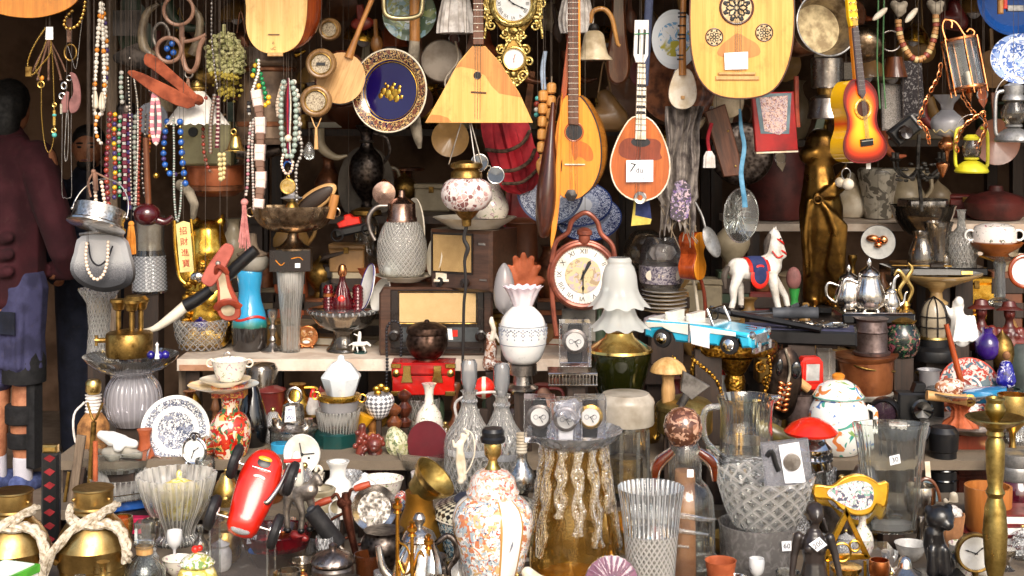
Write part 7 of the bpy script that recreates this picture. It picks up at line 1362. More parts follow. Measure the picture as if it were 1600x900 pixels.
t=V('gilt_bowl','white bowl with gold fretted rim and handles','bowl',530,652,'glfrost',[(18,0),(28,8),(32,26),(33,28)],Y=Yo2,on=1,wall=2);t.p('gold_band','gold',lathe([(33,24),(34.4,26),(34.4,31),(33,32)],40,fl=(30,.012)));t.pe('handle','gold',ring((-36,30),6,1.4,14),ring((36,26),6,1.4,14))
t=S('faceted_jar','white milk glass jar with eight facets and pointed lid','jar',533,630,20,Y=Yo2,on=1);t.p('jar','milk',lathe([(18,0),(20,2),(31,34,1),(32,37)],8).rot(0,20));t.p('lid','milk',lathe([(32,37),(31,40),(16,58),(6,63),(5,70),(0,72)],8).rot(0,20))
t=V('lattice_egg','white pierced china basket egg with gold flower','egg',592,656,'lattice',[(6,0),(16,8),(24,26),(22,36),(18,40)],Y=4.7,sm=3);t.pe('gold_flower','gold',*[ball((4+8*cos(a),46+6*sin(a),-6),(6,5,3),10)for a in(.2,1.6,2.8,4)]);D('lattice',checker,'#e8e8ea','#6a6a70',26,10,.3,PI/4)
t=S('yellow_cone','yellow cone-shaped candle leaning by the lattice egg','candle',562,676,6,Y=4.68,roll=22);t.p('yellow_cone','yellowor',lathe([(4,0),(13,28),(0,29)],20));D('yellowor',plain,'#e8a81c',.35)
t=S('carved_dragon','red-brown carved soapstone dragon group','carving',578,764,20,Y=4.5);t.p('carving','redcarve2',limb((-14,0,0),13,(-15,30,0),9,(-14,66,0),8,(-12,92,0),6),limb((8,6,0),17,(10,34,-2),13,(8,50,-4),11),ball((8,66,-8),(12,12,12),14),ball((8,62,-20),(6,5,5),10),limb((0,8,-14),6,(2,34,-14),5),limb((18,8,-14),6,(18,34,-12),5),limb((22,8,4),7,(28,26,4),5,(24,40,4),3),*[ball((8+13*cos(i*.6),66+13*sin(i*.6),-4),4.2,8)for i in range(10)],*[ball((-14+9*cos(i*1.9),8+i*7,-9*abs(sin(i*1.3))-3),4.5,8)for i in range(12)],vox=1.25,smo=1);D('redcarve2',plain,'#7a3428',.3,0,'#421812',14,coat=.4)
for px,b,Yv,lab,m in[(616,690,4.7,'turned brown wooden spindle behind the green shell','walnut'),(632,668,4.78,'second turned wooden spindle near the red chest','rosew'),(583,690,4.74,'copper-topped turned wooden stand by the carved dragon','honey')]:
 V('wooden_spindle',lab,'spindle',px,b,m,[(10,0),(12,8),(6,14),(11,22),(12,30),(5,38),(10,44),(11,50),(4,56),(0,58)],Y=Yv,n=20,sm=2)
t=S('shell_cone','green striped cone shell standing behind the brass ewer','shell',630,724,8,Y=4.5,roll=-18);t.p('shell_cone','shellgreen',lathe([(6,0),(18,24),(16,42),(6,56),(0,58)],24,sm=2,fl=(12,.05)));D('shellgreen',floral,'#a8a878',['#5f7048','#c8c4a4'],60,.4,.5)
t=V('glass_bowl','thin glass bowl holding a dark red round plate','bowl',660,742,'gl',[(24,0),(34,10),(40,28),(41,32)],Y=4.44,wall=1.5);t=S('red_plate','dark red round plate standing in the thin glass bowl','plate',670,736,4,Y=4.46,on=1,yaw=-20);t.p('red_plate','maroon2',lathe([(0,0),(36,0),(38,2),(0,4)],44,(0,40),'y',sq=(.95,1)));t.p('rim','nickel',ring((0,40),37,.8,40,(.95,1)));t.p('sticker','darkred',box(-6,10,34,44,-2.2,-1));D('maroon2',plain,'#6a1f28',.35,0,'#54161e',8,coat=.3)
t=V('white_vase','plain white china vase with flared lip','vase',528,796,'white',[(16,0),(22,10),(24,24),(20,38),(13,46),(13,60),(18,70),(17,71)],sm=3,wall=2)
t=V('ginger_pot','small white lidded pot with a blue sprig','pot',570,806,'whiteblue',[(14,0),(20,10),(22,26),(18,36),(17,38)],sm=2);t.p('lid','whiteblue',lathe([(20,37),(21,40),(16,48),(6,54),(5,57),(6,61),(0,64)],32));D('whiteblue',floral,'#f0f0f0',['#4a5070'],34,.15,.63)
t=V('stone_jar','squat cream stoneware jar with ringed neck','jar',499,828,'stoneware',[(26,0),(30,8),(30,36),(26,44),(23,48),(25,52),(26,56),(24,58)],wall=3,sm=1);D('stoneware',plain,'#a89c80',.35,0,'#8a7d62',18,coat=.3)
t=S('white_mug','white mug lying on its side before the white vase','mug',532,810,8,Y=4.06);t.p('mug','white',lathe([(14,-14),(16,0),(17,14),(15,14),(13,-8),(0,-10)],30,(0,16),'y'))
t=S('porcelain_rabbit','orange and blue patterned porcelain animal','figurine',614,806,12,Y=4.18);t.p('porcelain_rabbit','imari2',limb((-10,10,0),12,(6,14,0),14,(14,26,0),10),limb((-14,20,-4),7,(-18,36,-6),6),vox=1.6);D('imari2',floral,'#e4d8cc',['#c86a3a','#5a7aa0','#b8402c'],46,.15,.52)
t=H('silver_salver','engraved silver dish tilted against the pots','dish',585,795,4.0,pitch=-18,roll=-14,yaw=12);t.p('dish','salver',lathe([(0,-3),(22,-2),(26,1),(26,2),(0,-1)],40,ax='y'));t.p('rim','silver',lathe([(25,1),(34,5),(36,6),(35,8),(26,3)],44,ax='y'));t.p('prop','dwood',box(-3,3,-90,10,4,8))
t=H('corkscrew','bronze lever tool with two red wooden handles','corkscrew',540,800,3.9);t.p('shaft','bronzedk2',tube([(0,30,0),(2,0,0),(10,-40,0),(24,-100,4)],[6,8,6,5],10));t.p('head','bronzedk2',ball((-2,14,0),(12,10,8),14));t.pe('arm','bronzedk2',tube([(-8,16,0),(-14,28,0),(-22,22,0)],2.6,8),tube([(4,20,0),(8,34,0),(16,36,0)],2.6,8),tube([(0,0,0),(-30,-20,4),(-28,-50,4),(4,-40,2)],2.4,8));t.pe('handle','redhandle',tube([(-22,20,0),(-34,16,0),(-48,10,0)],[5,6,5],10),tube([(14,36,0),(26,40,0),(38,44,0)],[5,6,5],10));t.pe('hook','bronzedk2',tube([(20,-50,-4),(44,-44,-6),(60,-30,-6)],3,8),tube([(12,-70,0),(-10,-96,0)],3,8));D('bronzedk2',metal,'#7a4a3a',.4,'#3a201a',22);D('redhandle',plain,'#b04a2c',.4,0,'#8a331c',14,coat=.2)
t=H('black_roller','black ribbed roller brush slanting left of the red-handled tool','roller',506,822,3.86,roll=-38);t.p('roller','rubber',lathe([(13,-38),(14,-36),(14,30),(12,32),(8,33)],28));t.p('hub','slatedk',lathe([(8,32),(7,36),(3,38),(0,38)],18));t.p('stem','nickel',tube([(0,-38),(2,-66)],3,8,sm=1))
t=V('silver_sugar_box','round silver lidded sugar box at the bottom edge','box',520,930,'pewter',[(26,0),(32,10),(33,34),(30,38)],z=.35,sm=1);t.p('lid','pewterrib',lathe([(34,42),(34,46),(26,56),(10,62),(6,64),(7,70),(0,74)],40,fl=(16,.02),tw=.6));D('pewterrib',metal,'#a89c94',.24,'#4a403a',24)
t=V('engraved_bowl','dark silver bowl engraved with foliage','bowl',600,890,'pewterdk',[(26,0),(34,12),(36,34),(30,48),(32,54)],z=.37,sm=2);
t=V('amber_tumbler','brown glass tumbler low among the silver','tumbler',575,915,'brownglass',[(18,0),(20,30),(22,44)],z=.35,wall=1.5)
t=S('silver_teapot','tall fluted silver teapot with black scroll handle','teapot',655,960,30,z=.35);t.p('body','silver',lathe([(30,0),(40,20),(42,50),(34,80),(26,96),(24,106)],48,sm=2,fl=(16,.04),tw=.5));t.p('lid','silvereng',lathe([(25,105),(27,108),(22,118),(8,126),(5,128),(9,134),(10,140),(6,147),(0,149)],36,sm=1));t.p('handle','pewterdk',tube([(26,100),(44,112),(58,100),(58,78),(46,60),(50,40),(60,44)],[4,5,5.5,5,4,4,3],10));t.p('spout','silver',tube([(-34,40),(-56,60),(-64,96)],[9,7,5],10))
t=S('gilt_cruet_stand','gilt stand of turned posts joined by wire arcs','stand',645,950,20,Y=3.52);t.pe('post','goldpost',*[lathe([(3,0),(3,h-10),(7,h-8),(4,h-4),(8,h),(8,h+5),(3,h+8),(5,h+13),(0,h+16)],16,(u,0,w))for u,w,h in((-24,0,150),(0,-14,118),(24,6,92))]);t.pe('wire','goldpost',tube([(-24,70,0),(-12,48,-6),(-2,60,-12),(-8,88,-6),(-22,96,0)],1.8,8),tube([(2,60,-14),(12,84,-6),(22,60,4)],1.8,8));D('salver',metal,'#b8b2aa',.38,'#6a645e',60,eng=.3,es=110,bump=.5);D('goldpost',metal,'#d69a3c',.22,'#8a5c1c',20)
t=V('brass_ewer','big brass ewer with wide slanted spout mouth','ewer',655,905,'ochre',[(30,0),(37,24),(38,50),(30,84),(22,104),(22,128)],sm=2,Y=3.98);D('ochre',metal,'#b98a3c',.34,'#8a5f22',7)
t.p('mouth','brassmat',lathe([(22,126),(24,138),(30,150),(36,162),(38,166),(35,164),(27,148),(20,132)],40,sm=1,sq=(1,.9)).rot(44,0,16,at=(0,126,0)),);t.p('lip_band','brass',lathe([(33,154),(35,156),(38,166),(36,166)],40,sq=(1,.9),cap=False).rot(44,0,16,at=(0,126,0)));D('brassmat',metal,'#b09a5c',.34,'#6a5528',14)
D('imari',floral,'#efe9e2',['#c85a34','#8fa4b8','#d89a5a','#7a88a8'],34,.12,.55)
def imarim(name):
 n=N(name);v=n.co();u=n.co(True,(1,1,1));x=n.n('ShaderNodeSeparateXYZ');n.l(u,x.inputs[0]);col=hx('#f1ece6')
 for i,(ink,lo,sc)in enumerate([('#cf8058',.54,38),('#a9b8c0',.53,30),('#b8503c',.63,60),('#d8b07a',.58,44),('#5a6478',.62,70)]):
  o=n.n('ShaderNodeMapping');o.inputs['Location'].default_value=(i*3.1,i*5.3,0);n.l(v,o.inputs[0])
  col=n.mix(n.ramp(n.noise(o.outputs[0],sc,3,.5,1.5),[(lo,0.),(lo+.02,1.)]),col,hx(ink))
 w=n.math('ABSOLUTE',n.math('SINE',n.math('MULTIPLY',x.outputs[0],PI*3)))
 col=n.mix(n.ramp(w,[(.9,0.),(.91,1.)]),col,hx('#f3efea'));col=n.mix(n.ramp(w,[(.87,0.),(.88,1.),(.91,1.),(.92,0.)],True),col,hx('#b88a4a'))
 n.pbr(col,.12,0,None,.6);return n.m
D('imari',imarim);D('imarired',floral,'#e8dcd2',['#c85a44','#b8c8c8','#d8a080'],60,.12,.54)
D('check',checker,'#e8e0c4','#1c1a18',60,6,.35,PI/4);D('cyanpat',floral,'#d8e0dc',['#5aa0b8','#3a7a98','#e8e4d0','#2a4a5a'],60,.2,.52)
t=V('mosaic_jar','wide jar with black and cream checker shoulder behind the painted lamp','jar',760,960,'cyanpat',[(40,0),(54,40),(74,110),(82,140),(82,146)],Y=4.02,sm=2,n=56);t.p('checker_band','check',lathe([(82.5,144),(83,148),(80,156),(60,164),(52,166)],56));t.p('bead_border','creamglaze',ring((0,0),83,1.4,56).rot(0,0,90).mv(0,144));t.p('blue_top','darkblue',lathe([(0,166),(52,166),(50,169),(0,170)],48));D('darkblue',plain,'#1e2c4a',.4,0,'#141e34',10);Ym=t.Y;top=t.py-170
t=S('archer_figurine','small ivory archer figurine drawing a bow','figurine',722,755,6,Y=3.95,on=1);t.p('figure','ivory',limb((-2,2,0),6,(0,10,0),5),limb((-2,6,0),4,(-6,30,0),4.6,(-4,44,0),6),limb((4,6,0),3.6,(2,30,0),4.4,(-2,44,0),6),limb((-4,44,0),6,(-3,60,0),6.4,(0,66,0),4,(1,73,0),4.6),limb((-4,62,0),2.8,(-12,56,-2),2.3,(-14,66,-4),2),limb((2,63,0),2.8,(10,76,-2),2.2,(4,84,-2),2),vox=1.1,smo=2);t.p('bow','ivory',tube([(2,84,-4),(16,76,-4),(20,50,-4),(14,28,-4),(6,14,-4)],1.2,6))
t=V('imari_lamp','painted porcelain jar lamp with brass and black bulb socket','lamp',770,935,'imari',[(32,0),(40,14),(52,50),(62,96),(63,118),(56,137),(42,148),(38,152)],Y=3.6,sm=2,n=48);t.p('lid','imarired',lathe([(41,150),(42,156),(38,162),(37,168),(34,178),(24,188),(12,192),(0,193)],40));t.p('gold_rim','gold',ring((0,0),40,1.2,40).rot(0,0,90).mv(0,152));t.p('socket','brass',lathe([(13,192),(8,198),(7,206),(13,214),(14,230),(12,234)],28));t.p('socket_ring','black',lathe([(12,233),(19,234),(20,240),(17,243),(18,250),(15,255),(0,255)],30));t.p('crane','greygar',*[tube([(30,104,-50),(30-a*2.2,88,-52+a*.2),(22-a*4.2,68+a*1.5,-50+a*.6)],[1,1.8,.6],5)for a in range(0,8)],tube([(28,100,-52),(36,116,-47),(46,124,-40)],[3,2,1.4],6))
for px,b,h,lab,s in[(733,772,0,'left tall cut glass decanter with stopper',1.0),(784,778,0,'right tall cut glass decanter beside the painted lamp',.98)]:
 t=V('decanter',lab,'decanter',px,b,'cutvorfine',[(36,0),(39,6),(39,60),(36,84),(24,102),(13,126),(10,146),(14,152)],Y=4.3,sm=2,wall=2);t.p('neck_ring','cutflute',lathe([(12,132),(14,136),(12,140)],28));t.p('stopper','glfrost2',lathe([(7,150),(10,158),(13,170),(13,194),(10,200),(0,201)],10));t.p('band','silvereng' if 0 else 'cutdia',lathe([(39.6,56),(39.8,66)],40))
D('glfrost2',glass,'#f2f2f2',.3,.04,edge=1.2)
t=S('striped_ball','red and cream ball with a white cable looped in front','ball',756,640,10,Y=4.55);t.p('ball',['redbright','ivory'],ball((0,32,0),17,20)+lathe([(17.2,-3),(17.6,0),(17.2,3)],24,(0,32,0),'x').m(1));t.p('cable','cotton',tube([(-40,-20,-10),(-44,10,-12),(-20,26,-24),(20,30,-24),(40,20,-14)],2.2,8))
t=V('pewter_bulb_vase','engraved pewter bulb vase with straw-bound neck','vase',815,772,'silvereng',[(14,0),(20,8),(22,22),(16,36),(9,48),(8,62)],Y=4.15,sm=2);t.p('straw_neck','bone',lathe([(8+1*(i%2),60+i*2.4)for i in range(14)],18))
t=V('amber_vase','big amber glass vase with clear dripping ridges','vase',897,935,'amber',[(46,0),(62,10),(70,34),(69,66),(62,110),(52,160),(47,200),(48,226)],sm=2,wall=3,n=52,Y=3.74)
random.seed(21)
for i in range(13):
 a=i*2*PI/13;b0=random.uniform(40,100)if i%2 else random.uniform(90,150);w=Geo()
 for lane in(0,1):
  pts=[]
  for k in range(12):
   h=226-(226-b0)*k/11;R=49+(71-49)*max(0,min(1,(226-h)/165))**1.1;a2=a+lane*.13+.05*sin(k*1.5+i+lane*2);pts.append((R*sin(a2),h,-R*cos(a2)))
  w=w+tube(pts,[3.5+2.5*abs(sin(k*1.3+i+lane))for k in range(12)],8,sm=3)
 t.p('drip_ridge','amberclear',w)
t.p('inner_pool','amberpool',lathe([(0,14),(50,14),(58,22),(52,24),(0,20)],36));D('amberpool',plain,'#d8962c',.2,0,'#b06f14',14,coat=.6)
t=V('crystal_plate','frosted crystal plate on the amber vase under the watches','plate',897,709,'glfrost3',[(44,0),(48,2),(66,14),(74,24),(76,27),(72,24),(44,6),(0,5)],Y=3.74,on=1,n=64,fl=(20,.012));D('glfrost3',glass,'#f2f2f2',.3,.06,frost=.2,pat=('vor',40,8,1),edge=1.3);Yw=t.Y
def watch(px,b,lab,Y,strap='black',bez='pewter',tilt=0):
 t=S('boxed_watch',lab,'watch',px,b,12,Y=Y,on=1,roll=tilt,grp='wrist watches in clear boxes');t.p('clear_box','plastic',box(-24,24,0,68,-22,22,1.2));t.p('box_edge','glthick',tube([(-24,1,-22),(24,1,-22),(24,67,-22),(-24,67,-22)],1,5,True,1));t.p('strap',strap,prism([(-11,4),(11,4),(12,22),(14,40),(11,58),(9,66),(-9,66),(-11,58),(-14,40),(-12,22)],-4,2,1.5));t.p('case',bez,lathe([(18,-4),(20,0),(19,5),(15,7),(14,5)],32,(0,38,-6),'y'));clockface(t,0,38,15,-11,nums=False,hands=((60,.5),(150,.7)));t.p('subdial','greygar',*[ring((u,38,-11.6),3.4,.4,14)for u in(-6,6)])
watch(843,690,'left boxed watch with grey bezel on the crystal plate',Yw-.02);watch(884,694,'middle boxed watch wrapped in crumpled clear film',Yw-.05,'label','nickel');watch(922,690,'right boxed watch with gold-edged bezel on the crystal plate',Yw-.02,'black','brassbright');watch(898,572,'single boxed watch standing above the silver tray',4.3)
t=S('crumpled_film','crumpled clear plastic film over the middle watch','film',886,650,10,Y=Yw-.12,on=1);t.p('crumpled_film','plasticbag',limb((-12,10,0),10,(10,16,-4),11,(14,-4,0),8),*[ball((random.uniform(-18,18),random.uniform(-16,24),random.uniform(-8,4)),(random.uniform(4,9),random.uniform(4,9),4),8)for _ in range(10)],vox=2.4,smo=0)
t=S('silver_tray','silver gallery tray with pierced edge under the single watch','tray',900,602,20,Y=4.36);t.p('tray','silver',box(-44,32,16,20,-26,30,1));t.pe('baluster','silver',*[lathe([(1.2,0),(1.2,14)],6,(-42+i*5.2,2,-25))for i in range(15)]);t.p('base_rail','silver',box(-44,32,0,2.5,-27,28,.6));t.p('brown_bundle','strapbrown',limb((-50,-20,6),12,(-40,-40,0),10,(-30,-70,0),9),vox=2.4)
t=V('pressed_tumbler','tall pressed glass vase with diamond pattern at the bottom edge','vase',1017,960,'cutdiafine',[(32,0),(34,4),(42,110),(43,118)],Y=3.5,wall=2.5,n=48);t.p('fluted_rim','cutflute',lathe([(43,117),(46,150),(52,188),(50,186),(44,150)],48))
t=H('pink_glass_disc','round pink pressed glass dish standing at the bottom edge','dish',956,912,3.42,pitch=-14);t.p('pink_glass_disc','pinkpress',lathe([(0,4),(14,6),(30,3),(42,0),(43,-3),(40,-4),(0,-2)],48,ax='y',fl=(24,.01)));D('pinkpress',glass,'#d8a8bc',.55,.05,frost=.2,pat=('vor',14,5,.4),fr='#a8708c',edge=1.2);t.p('stand','dwood',box(-3,3,-100,-36,4,8));t.p('ridge_pattern','pinkpress',*[tube([(12*sin(a),12*cos(a),-6),(26*sin(a),26*cos(a),-4.5),(41*sin(a),41*cos(a),-1)],[1,2.2,1.6],6)for a in[i*PI/12 for i in range(24)]],ring((0,0,-6),12,1.6,28))
t=V('glass_canister','tall glass jar with a round pewter lid','jar',978,782,'gl',[(36,0),(38,4),(37,100),(34,112)],Y=4.28,wall=2.5,n=40);t.p('lid','zinclid',lathe([(43,110),(44,112),(44,140),(45,144),(43,150),(36,158),(0,160)],40));t.pe('cut_facet','glthick',*[box(-3,3,4,104,-39,-36).rot(0,a,0)for a in(-50,-15,25,60)]);t.p('brass_contents','brassold',lathe([(26,8),(26,60),(0,62)],28));D('zinclid',plain,'#bdb3a4',.3,0,'#8f8472',8,coat=.2)
t=V('swirl_bottle','tall clear bottle with heavy swirled glass ropes','bottle',1070,950,'gl',[(44,0),(48,8),(47,130),(44,160),(36,176),(26,186),(26,230),(20,244)],Y=3.8,sm=1,wall=2.5)
g=Geo()
for k in range(6):g=g+tube([(47.5*sin(a+k*.7),14+k*24+9*sin(a*1.3+k),-47.5*cos(a+k*.7))for a in[i*.35 for i in range(13)]],[2+3*sin(i*PI/12)for i in range(13)],8,sm=2)
t.p('glass_rope','glthick',g);t.p('wooden_core','palebrown',lathe([(16,4),(16,200)],20));t.pe('amber_shoulder','amberdk',tube([(-20,232,-10),(-44,210,-10),(-48,176,-8)],[7,10,5],10),tube([(20,232,-10),(42,214,-10),(46,186,-8)],[7,10,5],10));t.p('sticker','label',box(0,10,196,208,-28.4,-27));D('palebrown',plain,'#b07a4e',.6,0,'#8a5834',14);Ys=t.Y;tp=t.py-244
t=S('stone_ball','mottled brown faceted stone ball on the swirled bottle','ball',1067,702,8,Y=Ys,on=1);t.p('stone_ball','brownball',lathe([(8,0),(20,6),(29,20),(31,32),(28,48),(18,60),(0,65)],12,sm=1).rot(0,12));D('brownball',floral,'#9a6a50',['#6a4232','#c49a80','#54301f'],30,.25,.5)
t=V('mushroom','carved pale wooden mushroom','mushroom',1044,632,'palewood',[(10,0),(11,20),(9,34),(11,48)],Y=4.4,sm=2);t.p('cap','woodcap',lathe([(9,46),(26,48),(28,52),(22,62),(10,70),(0,72)],30,sm=2));D('woodcap',wood,'#e0b87a','#b88848',14,(5,5,.6),.5,.1)
t=V('brass_box','round brass lidded box with domed top','box',1070,684,'brassoldlt',[(42,0),(43,3),(43,34),(45,36),(45,42),(36,50),(16,56),(0,58)],Y=4.42,n=40);D('brassoldlt',metal,'#c0ab6c',.32,'#8a7440',20)
t=H('flour_scoop','small square metal scoop lying tilted on the brass box','scoop',1078,606,4.3,roll=34);t.p('pan','ironlt2',prism([(-24,16),(24,20),(12,-14),(-10,-12)],-5,8,1));t.p('socket','ironlt2',tube([(2,-12),(6,-36)],[7,4],10,sm=1));D('ironlt2',metal,'#8a8580',.4,'#5a544e',24);t.p('prop','dwood',box(-2,2,-34,0,8,10))
t=S('framed_card','bright red wedge picture frame with cream card','frame',1112,632,14,Y=4.6,roll=4);t.p('frame','redbright',prism([(-22,0),(28,-2),(34,52),(-4,54)],-4,4,1));t.p('card','paper',prism([(-8,4),(24,3),(28,44),(-2,46)],-5,-4.05));t.p('side_board','darkred',prism([(-36,0),(-23,0),(-5,54),(-10,52)],-2,8,1))
t=S('brass_stand','ornate gilt cast brass table on a turned stem','stand',1148,680,20,Y=4.55);t.p('top','goldeng',lathe([(20,118),(60,122),(66,128),(66,140),(62,144),(0,144)],44,fl=(30,.015),sq=(1,.6)));t.p('stem','goldeng',lathe([(30,0),(24,8),(14,16),(18,40),(12,60),(17,80),(14,90),(26,112),(30,118)],28));t.pe('arm','goldeng',*[tube([(s_*62,122,-6),(s_*66,90,-8),(s_*46,60,-8),(s_*58,30,-8),(s_*40,10,-6)],[4,5,4,5,3],8)for s_ in(-1,1)]);t.pe('scroll','goldeng',*[scroll(s_*52,80,12,0,1.3,3,s_).mv(0,0,-10)for s_ in(-1,1)],*[scroll(s_*40,104,10,90,1.3,2.6,s_).mv(0,0,-12)for s_ in(-1,1)])
for pts,lab in[([(1080,560),(1100,575),(1116,590),(1126,610),(1130,632)],'heavy gilt chain draped over the red frame'),([(1050,556),(1062,572),(1068,600),(1072,616)],'heavy gilt chain hanging behind the mushroom'),([(1200,552),(1204,580),(1196,610),(1186,632)],'heavy gilt chain right of the brass table')]:
 t=chain(lab,pts,3,'goldeng',4.42,'chain','gilt chains round the brass table',cord=False,pitch=6)
t=H('wheat_mask','dark oval carved mask with a copper ear of wheat','mask',1226,600,4.5,roll=6);t.p('mask','bronzedk',lathe([(0,8),(20,6),(27,0),(26,-3),(0,-2)],36,ax='y',sq=(.95,2.0),sm=2));t.pe('eye_hollow','blackgloss',ball((14,24,-6),(9,14,3),14),ball((-12,26,-6),(6,14,3),14));t.p('stalk','bone2',tube([(-6,56,-8),(4,20,-11),(-6,-34,-10)],2,8));t.pe('grain','copperbr',*[ball((s_*6-2-i*.4,0-i*8,-13),(6,3.4,3),10).rot(s_*-25,at=(-2,-i*8,0))for i in range(6)for s_ in(-1,1)]);t.p('prop','dwood',box(-2,2,-90,0,3,6))
t=S('powder_horn','dark greenish cow horn lying by the steel pot','horn',1215,712,10,Y=4.4);t.p('powder_horn','horngr',tube([(-34,84,6),(-26,50,0),(0,30,-4),(34,8,-4)],[4,10,14,15],14));D('horngr',plain,'#8a7a44',.3,0,'#4a4022',9,coat=.3)
V('steel_pot','round grey steel pot holding brush handles','pot',1250,660,'pewtermug',[(24,0),(26,6),(27,40),(29,42)],Y=4.55,wall=2)
t=H('wooden_tool','pale wooden tool handle slanting by the red viewer','handle',1240,590,4.58,roll=-52);t.p('wooden_handle','palewood',tube([(0,-30),(0,40)],[7,8],14,sm=1));t.p('collar','copperbr',tube([(0,40),(0,48)],9,14,sm=1))
t=S('slide_viewer','red plastic picture viewer with a grey screen','viewer',1266,612,14,Y=4.62,yaw=8);t.p('body','redbright',prism([(-18,0),(16,0),(19,8),(18,44),(12,52),(-12,52),(-18,44)],-10,14,3,1));t.p('screen','screengr',prism([(-11,16),(11,16),(12,42),(-10,42)],-11,-10.02,.5));t.p('screen_rim','redbright',tube([(-12,14,-10),(12,14,-10),(13,44,-10),(-11,44,-10)],2,6,True,1));D('screengr',plain,'#b8b8b4',.2,coat=.5,bump=0)
D('majolica',floral,'#efeee8',['#3a9a8a','#e07a2a','#4a78b8','#88a860'],16,.14,.63)
t=V('majolica_jar','white pottery jar with painted flowers and lid','jar',1310,714,'majolica',[(30,0),(40,14),(47,44),(46,66),(38,82),(34,86)],Y=4.5,sm=2,n=40);t.p('lid','majolica',lathe([(38,85),(40,88),(38,92),(30,104),(16,112),(8,114)],40));t.p('knob','beadorange',lathe([(7,113),(10,117),(10,121),(6,124),(0,124)],20));t.p('rim','greengl2',ring((0,0),39,1.4,40).rot(0,0,90).mv(0,88));t.p('handle','majolica',tube([(42,74,-10),(54,66,-14),(52,40,-14),(44,34,-12)],4,8));D('greengl2',plain,'#6aa898',.2,coat=.4)
t=S('storm_lantern','chrome paraffin lantern with bright red enamel hood','lantern',1267,800,22,Y=4.25);t.p('hood','redpaint',lathe([(20,112),(40,116),(42,120),(30,132),(14,140),(0,142)],40,sm=1));t.p('burner','chrome',lathe([(32,62),(34,66),(32,76),(34,80),(30,84),(33,90),(33,96),(24,106),(22,112)],36));t.pe('vent','ink',*[box(-1.4,1.4,76,88,-33.6,-31).rot(0,a,0)for a in range(-70,80,14)]);t.p('glass','gl',lathe([(22,12),(25,30),(23,62)],30));t.p('font','chrome',lathe([(30,0),(32,4),(26,12),(20,14)],32));t.pe('hood_hole','ink',*[ball((u,106,-24),(5,4,2),10)for u in(-10,12)])
t=V('glass_pitcher','clear glass pitcher with loop handle beside the crystal bowl','pitcher',1166,772,'gl',[(38,0),(40,6),(42,60),(40,100),(42,130),(46,142)],Y=4.12,wall=3,n=40,sm=2);t.p('handle','glthick',tube([(-42,128,-6),(-66,122,-10),(-66,80,-10),(-44,54,-8)],5,10));t.p('spout','glthick',tube([(40,138,0),(54,142,0)],[8,3],10,sm=1));t.p('star_cut','cutvorfine',lathe([(42.6,20),(43,58)],40));t.p('water_level','glfrost',lathe([(0,74),(38,74)],30,cap=False))
t=V('flower_plate','white plate with green and red flowers behind the pitcher','plate',1122,730,'floralgr',[(30,0),(32,2),(50,12),(52,14),(0,4)],Y=4.3);D('floralgr',floral,'#e6dccf',['#8a3a3a','#5a7a4a','#d8c0a8'],34,.2,.54)
t=V('crystal_bowl','large cut crystal bowl resting on the etched glass drum','bowl',1195,835,'cutvor',[(44,0),(50,4),(62,30),(72,64),(77,82)],Y=3.88,on=1,wall=3,n=56,fl=(28,.02));
t=V('glass_drum','etched grey glass drum with price sticker sixty','vase',1183,960,'etchdrum',[(52,0),(54,4),(60,120),(61,126)],Y=3.88,wall=3,n=48);D('etchdrum',glass,'#d8d4d2',.4,.06,frost=.4,pat=('noise',26,14,2),fr='#b4b0ae',bump=1.,edge=1.4);tg=t.p('price_sticker','label',prism([(28,98),(42,99),(42,114),(27,113)],-58,-57.4));t.p('writing','ink',text('60',11,(35,106,-58.6),2),par=tg)
t=S('bagged_watch','watch in a crinkled clear bag hooked on the pitcher','watch',1236,765,12,Y=3.9,on=1,roll=-6);t.p('bag','plasticbag',box(-40,34,0,74,-6,8,2));t.p('card','label',prism([(-10,10),(22,8),(18,72),(-14,70)],-9,-8));t.p('strap','black',tube([(-34,54,-8),(-26,62,-10),(-22,44,-10),(-18,30,-10)],4,8,sq=.4));t.p('case','nickel',lathe([(14,0),(13,4),(0,4.4)],26,(4,42,-9),'y'))
D('clockpan',floral,'#efeae6',['#7ab0a0','#c88a9a','#a8b8b0','#5a5a70'],60,.15,.56)
for b,w,lab,rl,sc_ in[(772,0,'violin-shaped yellow porcelain clock case lying on its side',4,1.0),(786,.1,'second violin-shaped gilt clock case behind the first',10,.96)]:
 t=H('porcelain_case',lab,'case',1328,b,3.95+w,roll=rl);o=[(-56,-8),(-30,-10),(-12,-24),(12,-32),(34,-26),(42,-12),(56,-14),(58,22),(44,20),(34,26),(12,32),(-12,24),(-30,10),(-56,10)]
 t.p('frame','yelgold',prism([(a*sc_,c)for a,c in o],-4,8,2,3));t.p('panel','clockpan',prism([(-34*sc_,-4),(-10,-16),(12,-23),(32,-16),(36,2),(30,18),(10,23),(-12,16),(-34,6)],-5,-4.02,0,3));t.p('gold_line','gold',tube([(a*sc_*.98,c*.98,-4.6)for a,c in smooth(o,3,True)],1.2,5,True,1));t.p('prop','dwood',box(-3,3,-120,0,8,12))
D('yelgold',plain,'#d8a82c',.22,0,'#b8861c',12,coat=.5)
